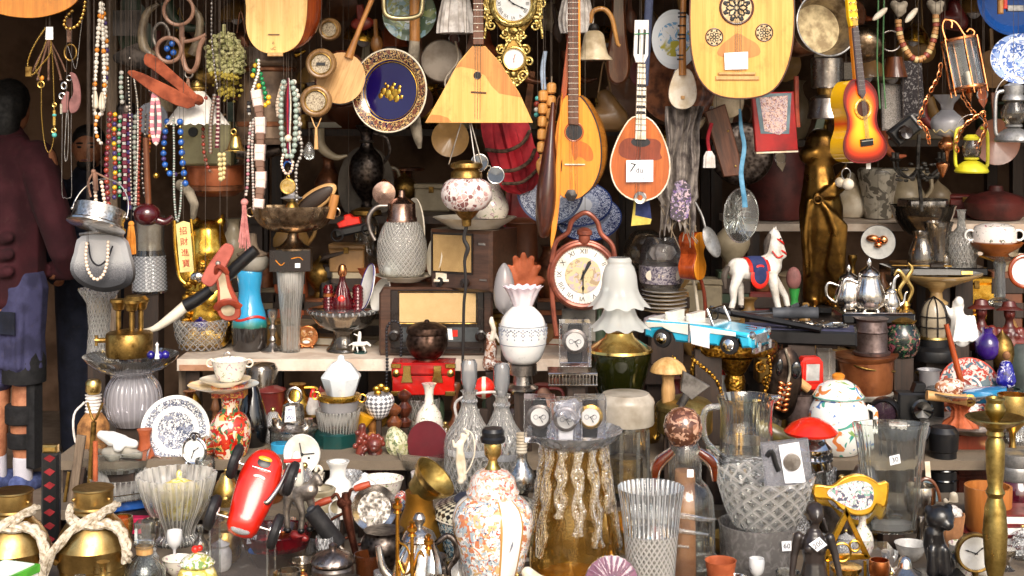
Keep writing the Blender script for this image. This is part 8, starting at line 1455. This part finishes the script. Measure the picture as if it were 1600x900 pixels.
t=S('glass_block_vase','tall flattened clear glass vase with price sticker thirty','vase',1392,836,24,Y=4.05);t.p('body','sglthick',lathe([(36,0),(38,4),(44,60),(50,140),(56,168)],40,sm=2,wall=4,sq=(1,.5)));t.p('solid_base','glfrost',lathe([(0,3),(32,3),(33,14),(0,16)],32,sq=(1,.5)));t.pe('edge','glthick',*[tube([(u*36,2,0),(u*48,120,0),(u*57,170,0)],4,8)for u in(-1,1)]);tg=t.p('price_sticker','label',prism([(-8,108),(8,112),(6,126),(-10,122)],-27,-26.4));t.p('writing','ink',text('30',11,(-1,117,-27.6),-12),par=tg)
t=S('black_statue','black statue of a standing woman with price tag two hundred','statue',1272,985,22,Y=3.5,yaw=-8)
t.p('figure','blackstat',limb((-8,0,0),12,(-8,40,0),15,(-9,66,0),19),limb((10,0,0),12,(10,40,0),15,(8,66,0),19),limb((0,70,0),23,(0,100,0),16.5,(0,126,0),20,(0,140,0),14,(0,152,0),7.5,(2,160,-2),7),limb((-24,138,0),8,(-30,110,0),6,(-34,80,-2),5,(-32,58,-4),4.4),limb((24,138,0),8,(32,112,0),6,(38,84,-2),5,(42,60,-4),4.4),ball((-9,124,-15),8),ball((9,124,-15),8),ball((3,174,-3),(12,15,13),16),ball((4,172,-16),(2,3.4,2.4),8),ball((1,180,3),(14,12,13),14),vox=1.8,smo=3);t.p('waistcloth','blackstat',limb((-20,72,-14),4,(0,62,-22),4,(22,60,-18),10,(26,46,-14),12),vox=2);t.p('ear_flower','blackstat',limb((14,168,-4),3,(20,150,-4),2),vox=1);D('blackstat',plain,'#332b28',.3,0,'#1e1917',20,coat=.3)
tg=t.p('price_tag','label',prism([(-14,0),(2,12),(14,0),(-1,-11)],-26,-25.4).mv(4,134));t.p('writing','ink',text('200',11,(4,134,-26.6),-36),par=tg)
t=S('skeleton_clock','gilt triangular skeleton clock with bare movement','clock',1322,938,16,Y=3.72);t.p('triangle','goldflat',*[prism(p_,-5,4,1)for p_ in([(-42,56),(-32,56),(6,132),(0,140)],[(-4,132),(0,140),(38,62),(28,62)],[(-36,56),(36,60),(32,68),(-32,66)])]);t.p('movement','brassbright',lathe([(24,0),(24,6),(20,8),(20,40),(24,42),(24,48),(0,49)],30));t.pe('gear','gold',*[ring((u,v,-14),r,2,20)for u,v,r in((-10,74,14),(10,84,8),(0,30,16))]);t.pe('pillar','goldflat',*[tube([(u,0,-10),(u,58,-6)],2.6,8,sm=1)for u in(-30,28)]);D('goldflat',metal,'#e2b040',.22,'#a87818',30)
t=V('silver_shaker','small silver pot with conical white-tipped lid','pot',1414,950,'silver',[(18,0),(20,6),(20,40),(22,44),(24,48)],Y=3.66);t.p('lid','silver',lathe([(25,46),(25,50),(12,58),(10,68),(6,74),(0,76)],32));t.p('ring_handle','nickel',ring((-32,44),12,2.6,20,(1,1.8)))
t=S('black_lion','black seated stone lion figurine','figurine',1462,905,20,Y=3.75);t.k*=1.2;t.p('lion','blackstone',limb((8,14,0),18,(-2,40,0),15,(-4,56,-4),13),limb((-8,8,-12),8,(-8,36,-12),6),limb((10,8,-12),8,(8,36,-12),6),ball((4,76,-4),(19,17,17),18),ball((10,70,-16),(9,8,8),12),ball((-10,86,-2),(6,6,5),10),ball((16,88,-2),(6,6,5),10),limb((20,10,4),8,(28,24,4),5),vox=2,smo=3);t.p('base','blackstone',box(-34,36,-10,2,-26,24,1.5));D('blackstone',plain,'#1c1b1d',.3,0,'#0e0d0f',24,coat=.3)
t=V('carved_goblet','carved pale wooden goblet behind the black lion','goblet',1483,905,'clay',[(20,0),(14,10),(10,30),(18,50),(22,80),(24,96)],Y=3.98,fl=(12,.03),sm=2,wall=2);t.p('white_petals','cotton',*[ball((12*cos(a),98+3*sin(a*3),12*sin(a)),(9,7,7),8)for a in[i*.8 for i in range(8)]])
t=S('white_cherub','small grey-white plaster cherub by the wooden cup','figurine',1488,820,10,Y=4.3);t.p('cherub','bone',limb((0,6,0),10,(2,26,0),8,(2,42,0),7),limb((-8,20,-4),5,(-12,36,-4),4),limb((8,20,-4),5,(14,8,-6),4),vox=1.8,smo=1)
t=V('wooden_mug','plain orange-brown turned wooden cup','cup',1544,838,'orangewd',[(30,0),(34,6),(36,60),(36,70)],Y=4.1,wall=4);t.p('red_saucer','darkred',lathe([(30,-6),(40,-4),(42,0),(30,0)],36));D('orangewd',wood,'#c07a3c','#97561f',8,(5,5,.5),.45,.15)
t=S('pressure_gauge','round cream gauge with brass case and needle','gauge',1524,905,10,Y=3.72);t.p('case','brassold',lathe([(28,-10),(31,-6),(31,3),(29,5),(26,4)],40,(0,38),'y'));clockface(t,0,38,27,-3,face='dialcream',nums=False,hands=((-72,.7),(50,.6)));t.p('neck','brassold',lathe([(4,0),(5,8)],14))
for i in range(4):
 t=S('book',['lowest','second','third','top'][i]+' dark red book of the stack behind the brass candlestick','book',1588,870-i*17,20,Y=4.05,on=i>0,yaw=[3,-4,2,-2][i],grp='stacked red books');t.p('cover','darkred',box(-44,34,0,3,-30,40,.5),box(-44,34,14,16.4,-30,40,.5),box(-44,-41,0,16.4,-30,40,.5));t.p('pages','paper',box(-40,32,3.05,13.95,-28,38))
t=V('brass_candlestick','tall heavy brass candlestick with wide drip pan','candlestick',1555,990,'brasspale',[(46,0),(46,8),(20,20),(14,40),(16,60),(11,70),(16,90),(19,140),(16,180),(11,196),(15,204),(11,212),(14,240),(15,280),(11,290),(14,294),(12,300),(16,306)],Y=3.6,n=36);t.p('drip_pan','brasspale',lathe([(10,304),(30,310),(46,320),(44,322),(28,315),(8,312)],40));t.p('cup','brasspale',lathe([(8,310),(7,316),(14,326),(16,336),(13,344),(15,350),(11,352),(9,346)],32,sm=2));D('brasspale',metal,'#c2a862',.26,'#7c6430',26)
t=V('pewter_canister','ribbed grey metal jar over a deep red glass body','jar',1588,810,'winegl',[(26,0),(32,20),(32,40),(24,56)],Y=4.3,sm=2);t.p('collar','zinc',lathe([(26,54),(28,58),(27,64),(29,70),(27,76),(30,84),(30,96),(0,97)],32));D('winegl',plain,'#5a1426',.1,0,'#3a0c18',10,coat=.8,bump=0)
t=S('carved_cabinet','small red-brown carved wooden cabinet in the right shadows','cabinet',1520,800,30,Y=4.6);t.p('case','cabwood',box(-34,40,0,124,-20,40,1.5));t.pe('drawer_front','cabwood',box(-30,36,8,48,-23,-20.1,1),box(-30,36,54,88,-23,-20.1,1));t.p('carved_frieze','rosewred',box(-34,40,92,118,-24,-20.1,2));t.p('niche_figure','leatherpk',ball((18,24,-25),(7,9,4),12));D('cabwood',wood,'#6e2e1c','#40160c',14,(6,.6,6),.35,.3)
t=V('pewter_platter','big pewter platter with blue edge on the carved cabinet','platter',1516,682,'platter',[(40,0),(42,2),(68,10),(76,14),(70,14),(0,4)],Y=4.6,on=1,n=44);D('platter',metal,'#a8a29a',.36,'#6a645c',14);Yt2=t.Y
t=V('glass_tazza','glass cake stand on a carved orange wooden foot','stand',1500,672,'terracotta',[(28,0),(24,6),(14,14),(12,26),(18,34),(14,44)],Y=Yt2,on=1,fl=(10,.1),part='carved_foot');t.p('plate','glthick',lathe([(10,44),(40,46),(54,54),(52,56),(0,48)],40))
t=S('spice_shells','pale wooden pestle and scoop lying on the glass cake stand','pestle',1478,628,12,Y=Yt2-.04,on=1);t.p('pestle','palewood',tube([(-30,8,0),(0,4,0),(20,2,-4),(30,2,-6)],[8,7,8,10],12));t.p('shell','shellp',ball((8,20,6),(24,14,12),16));t.p('brass_end','brassold',lathe([(8,0),(10,3),(5,4)],18,(34,2,-8),'y'))
t=S('blue_dish','bright turquoise oval dish stacked beside the glass cake stand','dish',1540,632,20,Y=Yt2-.02,on=1,roll=-6);t.p('blue_dish','turqstripe',lathe([(18,0),(26,8),(30,20),(0,22)],36,sq=(1.15,.6),sm=2));D('turqstripe',grad,[(0,'#1a5a8a'),(.008,'#2f90c8'),(.016,'#1f6aa0'),(.024,'#3aa4d8'),(.04,'#2a80b4')],2,.2,.6,.004)
D('imariplate',rings,.11,[(0,'#e2d8d0',1),(.35,'#e8e0d8',0),(.42,'#d8c8c0',1),(.95,'#c04a3c',0)],'#b03a30','#4a6a7a',60,.15,lo=.5)
t=H('wall_plate','red and blue patterned china plate standing behind the blue dish','plate',1512,608,4.85,pitch=-10);t.p('wall_plate','imariplate',lathe([(0,0),(28,1),(34,5),(48,9),(49,10),(0,4)],48,ax='y'));t.p('prop','dwood',box(-3,3,-130,-30,4,8))
t=H('wooden_spoon','red-brown wooden ladle leaning across the patterned plate','ladle',1492,560,4.75,roll=-10);t.p('handle','redwood',tube([(-4,55),(0,0),(4,-40)],[4,5,5],10));t.p('bowl','rosewred',ball((6,-52,0),(14,18,8),16));t.p('prop','dwood',box(-3,3,-120,-60,8,12))
for px,b,m,lab,nm_,pr in[(1543,562,'purp','purple glazed bottle vase before the red busts','bottle',[(10,0),(18,10),(18,28),(8,40),(9,48)]),(1566,575,'brassold','small brass lidded urn beside the purple bottle','urn',[(14,0),(18,20),(16,36),(12,44),(4,52),(0,58)])]:
 V(nm_,lab,nm_,px,b,m,pr,Y=4.9,sm=2)
D('purp',plain,'#3a1e78',.15,0,'#28125a',10,coat=.6)
t=S('cobalt_figurine','seated cobalt blue porcelain figure with brown head','figurine',1572,606,14,Y=4.8);t.p('robe','cobaltw',limb((0,10,0),16,(0,30,0),11),limb((-10,24,-6),6,(-14,8,-8),5),vox=1.8);t.p('head','clay',ball((0,48,-2),(6,7,6),14));D('cobaltw',floral,'#20208a',['#14145a','#c8c8e0'],44,.12,.58)
V('green_vase','thick pale green glass vase below the cobalt figure','vase',1574,672,'greenpale',[(22,0),(28,8),(26,40),(22,60)],Y=4.75,wall=3,sm=2);D('greenpale',glass,'#b0c8bc',.3,.05,fr='#6a8478')
t=V('dark_jug','dim greenish stone jar cut by the right edge','jar',1594,640,'stonegr',[(24,0),(30,30),(28,80),(20,100)],Y=5.0,sm=2);D('stonegr',plain,'#3c4744',.5,0,'#222b29',12)
t=S('lens','black camera lens lying beside the black camera','lens',1382,672,16,Y=4.7,yaw=-20);t.p('barrel','black',lathe([(22,-14),(24,-8),(24,10),(21,14),(18,10)],32,(0,24),'y'));t.p('glass','lensdk2',lathe([(0,11),(18,9)],28,(0,24),'y',cap=False));D('lensdk2',plain,'#3a2a34',.08,coat=1,bump=0)
t=S('camera','black film camera under the wooden pestle','camera',1436,660,20,Y=4.72);t.p('body','black',box(-36,36,0,44,-14,16,3));t.p('hump','black',prism([(-12,44.1),(12,44.1),(7,58),(-7,58)],-10,10,1));t.p('lens','blackgloss',lathe([(0,14),(16,14),(17,26),(14,28),(0,24)],28,(-2,20),'y'));t.p('leather_strap','bone',tube([(-36,30,0),(-40,6,-14),(-24,-14,-16)],2.4,8,sq=.4))
t=V('ink_stand','round black dish with white paper cup','dish',1414,690,'slatedk',[(34,0),(38,10),(38,16),(34,18),(0,16)],Y=4.45);t.p('paper_cup','spray',lathe([(14,16),(16,22),(14,24)],20,(-12,0,-16)))
t=V('black_bottle','black plastic thermos bottle in the right shadows','bottle',1474,770,'black',[(20,0),(20,60),(22,62),(24,90),(18,98),(0,99)],Y=4.45);t.pe('ring','blackgloss',*[lathe([(20.4,h),(21.4,h+2),(20.4,h+4)],28)for h in(14,30,46)])
t=V('glass_jar','white rimmed glass jar behind the lying pestle','jar',1452,620,'glfrost',[(14,0),(16,4),(16,36),(19,40)],Y=4.85,wall=1.5)
t=S('standing_card','narrow cream card standing by the glass block vase','card',1452,770,4,Y=4.4,roll=-4);t.p('standing_card','ivory',box(-4,4,0,48,-1,1))
t=S('oval_mirror','dim oval framed mirror leaning behind the glass vase','mirror',1456,810,8,Y=4.3,roll=-10);t.p('frame','walnut',ring((0,30),28,3,32,(.6,1.1)));t.p('glass','bluegrey',lathe([(0,1),(27,1)],30,(0,30),'y',sq=(.6,1.1),cap=False))
t=S('salt_box','clear plastic box with silver bits beside the black lion','box',1362,930,20,Y=3.8);t.p('box','plastic',box(-24,30,0,70,-20,24,1));t.pe('silver_bit','silver',*[tube([(random.uniform(-18,14),random.uniform(6,50),-8),(random.uniform(-8,24),random.uniform(6,54),6)],2,6,sm=1)for _ in range(9)])
t=V('terracotta_cup','ribbed terracotta cup low between the bottle and the drum','cup',1126,935,'terracotta',[(14,0)]+[(15+i*.7+.8*(i%2),3+i*4)for i in range(14)],Y=3.6,wall=1.5)
t=S('ivory_slipper','cream carved bowl and white pebbles at the bottom edge','carving',838,920,14,Y=3.5);t.p('carving','ivory',limb((-14,20,0),10,(2,8,-6),12,(24,4,-6),9),vox=2);t.pe('pebble','white',*[ball((u,2,-16),(8,6,6),12)for u in(-32,-18,0)])
D('hoodie2',plain,'#3c0a16',.95,0,'#2c0610',7,bump=.4,bs=50);D('brace',plain,'#101014',.8,bump=.3);D('navy',plain,'#141b30',.9,0,'#0c1120',10)
t=T('person','man seen from behind in a maroon hooded top, blue shorts and a black knee brace','person',16,766,6.0,yaw=157)
t.p('body','skin',limb((-26,8,-4),13,(-26,30,0),12,(-26,90,0),20,(-26,165,-4),20,(-24,300,0),34),limb((26,8,-4),13,(26,30,0),12,(26,90,4),20,(26,165,-2),20,(24,300,0),34),limb((0,310,0),46,(0,420,0),44,(0,500,0),44,(0,545,0),22,(4,574,-4),19),ball((8,592,-8),(28,38,33),20),limb((66,520,0),20,(88,420,-6),16,(80,344,-34),12,(40,335,-50),11),limb((-66,520,0),20,(-88,420,-6),16,(-80,344,-34),12,(-40,335,-50),11),ball((34,588,-4),(5,9,6),10),ball((12,584,-40),(5,7,6),10),vox=4,smo=3)
t.p('hair','hair',limb((2,600,4),32,(8,612,-6),33),ball((-2,580,13),(25,38,22)),vox=3);t.p('hoodie','hoodie2',limb((0,322,0),54,(0,420,0),56,(0,500,0),52,(0,536,2),34,(0,552,4),26),limb((54,518,2),31,(84,430,-2),27,(96,380,-10),24,(82,346,-40),19,(30,338,-58),16),limb((-54,518,2),31,(-84,430,-2),27,(-96,380,-10),24,(-82,346,-40),19,(-30,338,-58),16),limb((-30,540,14),16,(0,530,30),18,(30,540,14),16),*[limb((-40,400-i*26,46),9,(20,386-i*26,50),8,(52,350-i*22,26),7)for i in range(3)],vox=3.4,smo=6)
t.p('shorts','denim',limb((-24,318,0),40,(-26,240,0),33,(-28,196,0),34),limb((24,318,0),40,(26,240,0),33,(28,180,0),33),limb((-20,320,0),42,(20,320,0),42),*[limb((-46+i*9,300-i*5,26),6,(-44+i*11,200,30),6)for i in range(9)],vox=3,smo=3);t.p('pocket_flap','navy',box(-44,-14,250,285,36,40,1));t.p('knee_brace','brace',lathe([(30,178),(33,172),(33,205),(28,240),(20,240)],24,(-28,0,0)),lathe([(24,108),(26,110),(26,135),(24,137)],24,(-26,0,2)),lathe([(20,70),(22,72),(23,92),(21,94)],24,(-26,0,2)),box(-56,-40,40,200,-14,14,5));t.pe('sock','sock',*[limb((u,22,0),14.5,(u,50,1),15,n=18)for u in(-26,26)])
t.pe('shoe','shoe',*[limb((u,14,12),15,(u,12,-14),16,(u,9,-44),13,n=16)for u in(-26,26)],vox=2.4);t.pe('sole','sock',*[prism([(u-17,26),(u+17,26),(u+19,-20),(u+12,-58),(u-12,-58),(u-19,-20)],0,6,1,2).rot(0,0,-90)for u in(-26,26)])
t=T('person','dark-haired man in navy clothes looking down inside the shop','person',140,713,6.6,yaw=8)
t.p('body','skin',limb((-20,10,0),12,(-20,150,0),18,(-16,280,0),28),limb((20,10,0),12,(20,150,0),18,(16,280,0),28),limb((0,290,0),38,(0,400,0),38,(0,430,0),30,(0,452,-4),15,(0,466,-8),15),ball((0,482,-14),(23,31,28),18),ball((0,474,-42),(4,7,6),10),ball((24,482,-10),(4,8,5),10),ball((-24,482,-10),(4,8,5),10),ball((0,461,-34),(12,8,8),10),limb((54,410,0),16,(62,320,-6),13,(40,280,-40),10),limb((-54,410,0),16,(-62,320,-6),13,(-40,280,-40),10),vox=3.2,smo=3)
t.p('hair','hair',ball((0,496,-8),(26,24,29)),ball((0,482,8),(24,28,16)),vox=3);t.p('beard','hair',ball((0,458,-30),(15,9,12),14));t.pe('eyebrow','hair',*[ball((u,490,-41),(6,1.6,2),8)for u in(-9,9)]);t.pe('eye','ink',*[ball((u,484,-39.5),(4,1.8,2),8)for u in(-9,9)]);t.p('mouth','leatherpk',ball((0,464,-42),(7,1.8,2),8))
t.p('jacket','navy',limb((0,270,0),46,(0,400,0),46,(0,432,0),30),limb((48,412,0),24,(60,320,-6),20,(44,286,-36),15),limb((-48,412,0),24,(-60,320,-6),20,(-44,286,-36),15),vox=4);t.p('trousers','navy',limb((-18,270,0),36,(-22,20,0),22),limb((18,270,0),36,(22,20,0),22),vox=4);t.pe('shoe','black',*[limb((u,8,6),12,(u,8,-34),11)for u in(-22,22)])
NEAR=[(250,'horns'),(330,'herb bunch'),(420,'copper churn'),(500,'barometers'),(570,'slanting lute'),(615,'cobalt plate'),(690,'skin drum'),(745,'balalaika'),(805,'red umbrella'),(860,'wooden beads'),(905,'bouzouki'),(960,'wooden paddle'),(1003,'red-brown mandolin'),(1070,'lace scarf'),(1130,'scabbard'),(1165,'hanging glass dish'),(1215,'map tablet'),(1290,'coffee maker'),(1350,'toy guitar'),(1400,'sequin bag'),(1435,'chandelier'),(1480,'frosted oil lamp'),(1520,'glass lantern'),(1585,'zinc lantern')]
NEARB=[(300,'golden cat'),(390,'blue vase'),(455,'black box'),(540,'glass compote'),(628,'glass jug'),(690,'big radio'),(770,'slipper figurine'),(818,'terracotta palmette'),(911,'station clock'),(968,'ruffled lamp'),(1034,'etched jar'),(1104,'toy car'),(1185,'rocking horse'),(1283,'bronze lady'),(1360,'silver tea set'),(1463,'onyx tazza'),(1535,'left red bust'),(1580,'right red bust')]
FC=[('ochre','fochre','#a07a44'),('brown','fbrown','#7a5034'),('grey','fgrey','#8a7a62'),('dark red','fred','#6a221e'),('green','fgreen','#3a4a38'),('cream','fcream','#a89a80'),('tan','ftan','#9a7448'),('chestnut','fchest','#6e3f26'),('coppery','copperdk',0),('gilt','gold',0),('brass','brassold',0),('terracotta','terracotta',0)]
for a,b,c in FC:
 if c:D(b,plain,c,.4,0,None,14,coat=.2)
PR={'jug':[(14,0),(22,14),(24,30),(14,48),(10,58),(13,64)],'vase':[(10,0),(18,20),(20,40),(10,58),(8,70),(13,76)],'bottle':[(13,0),(14,4),(14,36),(5,50),(5,66),(0,67)],'bowl':[(14,0),(26,14),(32,26),(33,28)],'urn':[(14,0),(8,8),(20,26),(22,40),(12,52),(4,58),(0,64)],'canister':[(20,0),(20,46),(22,48),(10,54),(0,55)],'candlestick':[(16,0),(6,8),(4,20),(7,26),(4,40),(8,54),(7,60)]}
seen=set();random.seed(44)
def fill(kind,px,Y,z=None,py=None,near=NEAR,where='on the dim shelf'):
 k=min(near,key=lambda n_:abs(n_[0]-px))[1];o=random.randrange(12)
 for i in range(12):
  c=FC[(o+i)%12];lab=f'dim {c[0]} {kind} {where} behind the {k}'
  if lab not in seen and not(kind=='pan' and c[0]in('brass','gilt','cream','terracotta')):break
 seen.add(lab);s=random.uniform(.8,1.25)
 if z is not None:
  t=T('dim_'+kind,lab,kind,px,HY+(CZ-z)*F/Y,Y,yaw=random.uniform(-25,25))
  if kind in PR:
   g=lathe([(a*s,b*s)for a,b in PR[kind]],26,sm=2)
   if kind=='jug':t.p('body',c[1],g);t.p('handle',c[1],tube([(10*s,58*s),(28*s,56*s),(32*s,38*s),(22*s,22*s)],2.6*s,7))
   else:t.p('body',c[1],g)
  elif kind=='book':t.p('cover',c[1],box(-26*s,26*s,0,12*s,-18,18,1));t.p('pages','bone',box(-24*s,24*s,2*s,10*s,-19,-18.02))
  else:t.p('box',c[1],box(-28*s,28*s,0,36*s,-20,20,2));t.p('lid',c[1],box(-29*s,29*s,36.2*s,44*s,-21,21,2));t.p('clasp','brassold',box(-4,4,30*s,40*s,-22.5,-21.1,.5))
 else:
  t=H('dim_'+kind,lab,kind,px,py,Y,roll=random.uniform(-14,14))
  if kind=='pan':t.p('pan',c[1],lathe([(0,-6),(24*s,-5),(30*s,6),(28*s,5),(0,-3)],32,ax='y'));t.p('handle',c[1],box(-3,3,28*s,64*s,-3,1,1));t.cord(0,62*s)
  elif kind=='bag':t.p('bag',c[1],limb((-12*s,-14*s,0),16*s,(14*s,-14*s,0),17*s,(0,14*s,0),11*s),vox=3);t.p('strap',c[1],tube([(-8*s,20*s),(0,60*s),(8*s,20*s)],1.6,6));t.cord(0,58*s)
  elif kind=='lamp':t.p('shade',c[1],lathe([(26*s,-10*s),(22*s,6*s),(8*s,18*s)],28,wall=1));t.p('bulb','frostgrey',ball((0,-8*s,0),9*s,14));t.cord(0,16*s)
  elif kind=='strap':t.p('strap',c[1],prism([(-5,60),(5,60),(7,-40),(0,-52),(-7,-40)],-1.5,1.5,.5));t.p('buckle','nickel',ring((0,-30),8,1.6,14));t.cord(0,58)
  else:t.p('horn',c[1],tube([(-20*s,20*s),(-14*s,-6*s),(8*s,-20*s),(26*s,-16*s)],[9*s,8*s,5*s,2*s],12));t.cord(-20*s,24*s)
def crate(px,Y,z0,h,near):
 k=min(near,key=lambda n_:abs(n_[0]-px))[1];c=FC[int(px)%12];lab=f'{c[0]} wooden crate standing behind the {k}'
 if lab in seen:lab=f'second {c[0]} wooden crate behind the {k}'
 seen.add(lab);t=T('wooden_crate',lab,'crate',px,HY+(CZ-z0)*F/Y,Y);hh=h/t.k
 t.p('crate_body',c[1],box(-24,24,0,hh,-20,20,2));t.pe('slat','dwood',*[box(-25,25,y,y+hh*.2,-22.5,-20.2,1)for y in(hh*.08,hh*.4,hh*.72)])
 return z0+h
ks=list(PR)+['book','box']
for i in range(11):fill(ks[(i*4+1)%9],515+i*40+random.uniform(-8,8),6.05,1.2)
for i in range(13):fill(ks[(i*5+2)%9],470+i*40+random.uniform(-8,8),6.6,1.55,where='on the high shelf')
for i in range(10):fill(ks[(i*4+3)%9],1165+i*42+random.uniform(-8,8),6.15,1.165,where='on the pale shelf')
for i in range(10):fill(ks[(i*5)%9],1150+i*44+random.uniform(-8,8),6.62,1.5,where='on the high shelf')
for i in range(17):fill(ks[(i*4+5)%9],300+i*42+random.uniform(-10,10),5.32,.74,near=NEARB,where='at the back of the white shelf')
for i in range(13):fill(ks[(i*5+4)%9],1040+i*44+random.uniform(-10,10),5.32,.70,near=NEARB,where='at the back of the dark counter')
for i in range(17):fill(ks[(i*4+2)%9],300+i*42+random.uniform(-10,10),4.9,.52,near=NEARB,where='on the bench below and')
for i in range(12):fill(ks[(i*7+1)%9],1050+i*44+random.uniform(-10,10),4.88,.52,near=NEARB,where='low on the bench')
hk=['pan','bag','lamp','strap','horn']
for i in range(34):fill(hk[(i*3+i//5)%5],205+i*41+random.uniform(-8,8),5.82,py=[20,110,60,165][i%4]+random.uniform(-12,12),where='hanging')
for i in range(16):fill(['book','box'][i%2],300+i*80+random.uniform(-12,12),5.42,1.02 if i>8 else .98,near=NEARB,where='stacked high')if 0 else None
for i in range(15):fill(ks[(i*4+6)%9],320+i*45,5.47,crate(320+i*45,5.47,.74,[.16,.26,.2,.3][i%4],NEARB)+.001,near=NEARB,where='on a crate')
for i in range(12):fill(ks[(i*5+3)%9],1050+i*47,5.5,crate(1050+i*47,5.5,.70,[.22,.14,.3][i%3],NEARB)+.001,near=NEARB,where='on a crate')
t=H('copper_cauldron','reddish copper cauldron hanging behind the blue beads','cauldron',338,306,5.3);t.p('body','copperpot2',lathe([(30,0),(42,8),(46,30),(45,44),(48,48)],36,sm=1));t.p('rim_band','copperdk',lathe([(46,8),(48,10),(48,16),(46,18)],36));t.cord(0,46);D('copperpot2',plain,'#b0623a',.35,.45,'#7d3f22',12,coat=.2)
t=H('tin_case','beige enamelled tin case with a round dial behind the beads','case',318,224,5.28);t.p('case','khaki',box(-34,44,-34,34,-10,24,3));t.p('dial','black',lathe([(8,0),(7,3),(0,3)],20,(-14,18,-10),'y'));t.cord(0,34);D('khaki',plain,'#a39c74',.5,0,'#857e5a',9)
D('bluedots',rings,.12,[(0,'#dfe2ea',0),(.4,'#8f9ab8',1),(.62,'#1e2f66',1),(.97,'#26386e',0)],'#c8d0e4',None,190,.15)
t=H('wall_plate','dark blue dotted plate half hidden behind the dark mandolin','plate',862,296,5.05,yaw=-16);t.p('wall_plate','bluedots',lathe([(0,0),(34,1),(40,6),(54,9),(54,11),(0,4)],48,ax='y'));t.cord(0,52,-8)
for i,(px,py)in enumerate([(920,348),(905,326)]):
 t=H('blue_platter',['lower','upper'][i]+' blue and white platter tilted behind the station clock','platter',px,py,5.12+.03*i,pitch=-52,roll=-6);t.p('blue_platter','bluedots',lathe([(0,0),(30,1),(38,5),(52,9),(52,11),(0,4)],44,ax='y'));t.cord(0,50,-8)
t=S('stone_relief','small grey carved stone tile below the station clock','tile',904,536,20,Y=4.97,on=0);t.p('tile','stone',box(-26,26,0,50,-6,6,1.5));t.p('relief','stone',limb((-8,12,-7),6,(-6,34,-7),5),limb((10,12,-7),7,(12,36,-7),5),vox=1.8)
V('glass_cloche','round clear glass globe behind the pennant','globe',1008,425,'glsmoke',[(14,0),(30,14),(34,34),(26,54),(14,64)],Y=5.4,sm=3)
t=H('red_curtain','dark red curtain cloth hanging in the gap right of the radios','cloth',812,330,5.6);t.p('red_curtain','darkred',lathe([(26,-110),(24,0),(14,90)],30,fl=(9,.12),sq=(1,.4)));t.cord(0,88)
D('fg1',plain,'#e6e2da',.15,coat=.5,bump=0);FR=[('clear glass','gl'),('cut crystal','cutvorfine'),('ribbed crystal','cutflute'),('silver','silver'),('white china','fg1'),('brass','brass'),('pewter','pewter'),('diamond-cut crystal','cutdia'),('blue-flowered','whiteblue'),('smoky glass','glsmoke'),('copper','copperbr'),('amber glass','amber'),('painted china','floralwhite')]
KF={'goblet':[(13,0),(4,4),(3,20),(12,30),(14,46),(13,54)],'tumbler':[(10,0),(12,4),(14,34),(15,36)],'finger bowl':[(9,0),(16,8),(20,20),(21,22)],'cup':[(8,0),(13,8),(15,24),(16,26)],'bud vase':[(10,0),(15,14),(12,30),(5,40),(5,54),(8,60)],'salt cellar':[(10,0),(14,10),(12,20),(7,28),(5,32),(0,34)],'egg cup':[(10,0),(4,5),(4,10),(10,18),(11,26)],'jar':[(14,0),(18,8),(18,28),(13,36),(15,40),(4,46),(0,50)]}
PLAN=[(t.M.translation.x,t.M.translation.y,max(t.rb,12)*t.k*1.35)for t in ALL if hasattr(t,'rb')]
seen2=set();random.seed(91);kk=list(KF);cnt=0
def place(Y,z,x0,x1,step):
 global cnt
 px=x0
 while px<x1:
  px+=step*random.uniform(.7,1.3);y=Y+random.uniform(-.05,.05);k=y/F;x=(px-800)*k;s=random.uniform(.85,1.35)*(1.35 if Y>4.05 else 1);r=20*s*k
  if any((x-a)**2+(y-b)**2<(.78*(r+c))**2 for a,b,c in PLAN):continue
  nm_=kk[(cnt*3+int(px))%8];ad,m=FR[(cnt*5+int(px))%13]
  near=min([t for t in ALL if hasattr(t,'rb')],key=lambda t:(t.M.translation.x-x)**2+(t.M.translation.y-y)**2)
  for i in range(13):
   ad,m=FR[(cnt*5+i)%13];lab=f'small {ad} {nm_} beside the '+' '.join(near.label.split()[:8])
   if lab not in seen2:break
  seen2.add(lab);PLAN.append((x,y,r));cnt+=1
  t=T(nm_.replace(' ','_'),lab,nm_,px,HY+(CZ-z)*F/y,y);g=lathe([(a*s,b*s)for a,b in KF[nm_]],28,sm=2,wall=1.2 if nm_ in('goblet','tumbler','finger bowl','cup')else 0);t.p('body',m,g)
  if nm_=='cup':t.p('handle',m,tube([(14*s,22*s),(24*s,20*s),(22*s,10*s),(12*s,8*s)],1.8*s,6))
  if nm_ in('jar','salt cellar'):t.p('knob','brass',ball((0,KF[nm_][-1][1]*s+2,0),3*s,10))
for Y,z,x0,x1,st in[(3.5,.35,90,1560,46),(3.66,.35,100,1580,40),(3.82,.35,110,1600,38),(3.98,.35,110,1600,36),(4.13,.35,110,1600,30),(4.3,.42,120,1600,26),(4.5,.52,130,1600,32),(4.68,.52,150,1600,34)]:place(Y,z,x0,x1,st)
hk=['pan','bag','lamp','strap','horn']
for i in range(40):fill(hk[(i*2+i//5)%5],215+i*34.5+random.uniform(-10,10),5.42,py=[60,170,20,120,220][i%5]+random.uniform(-14,14),where='hanging close')
finish();bind()
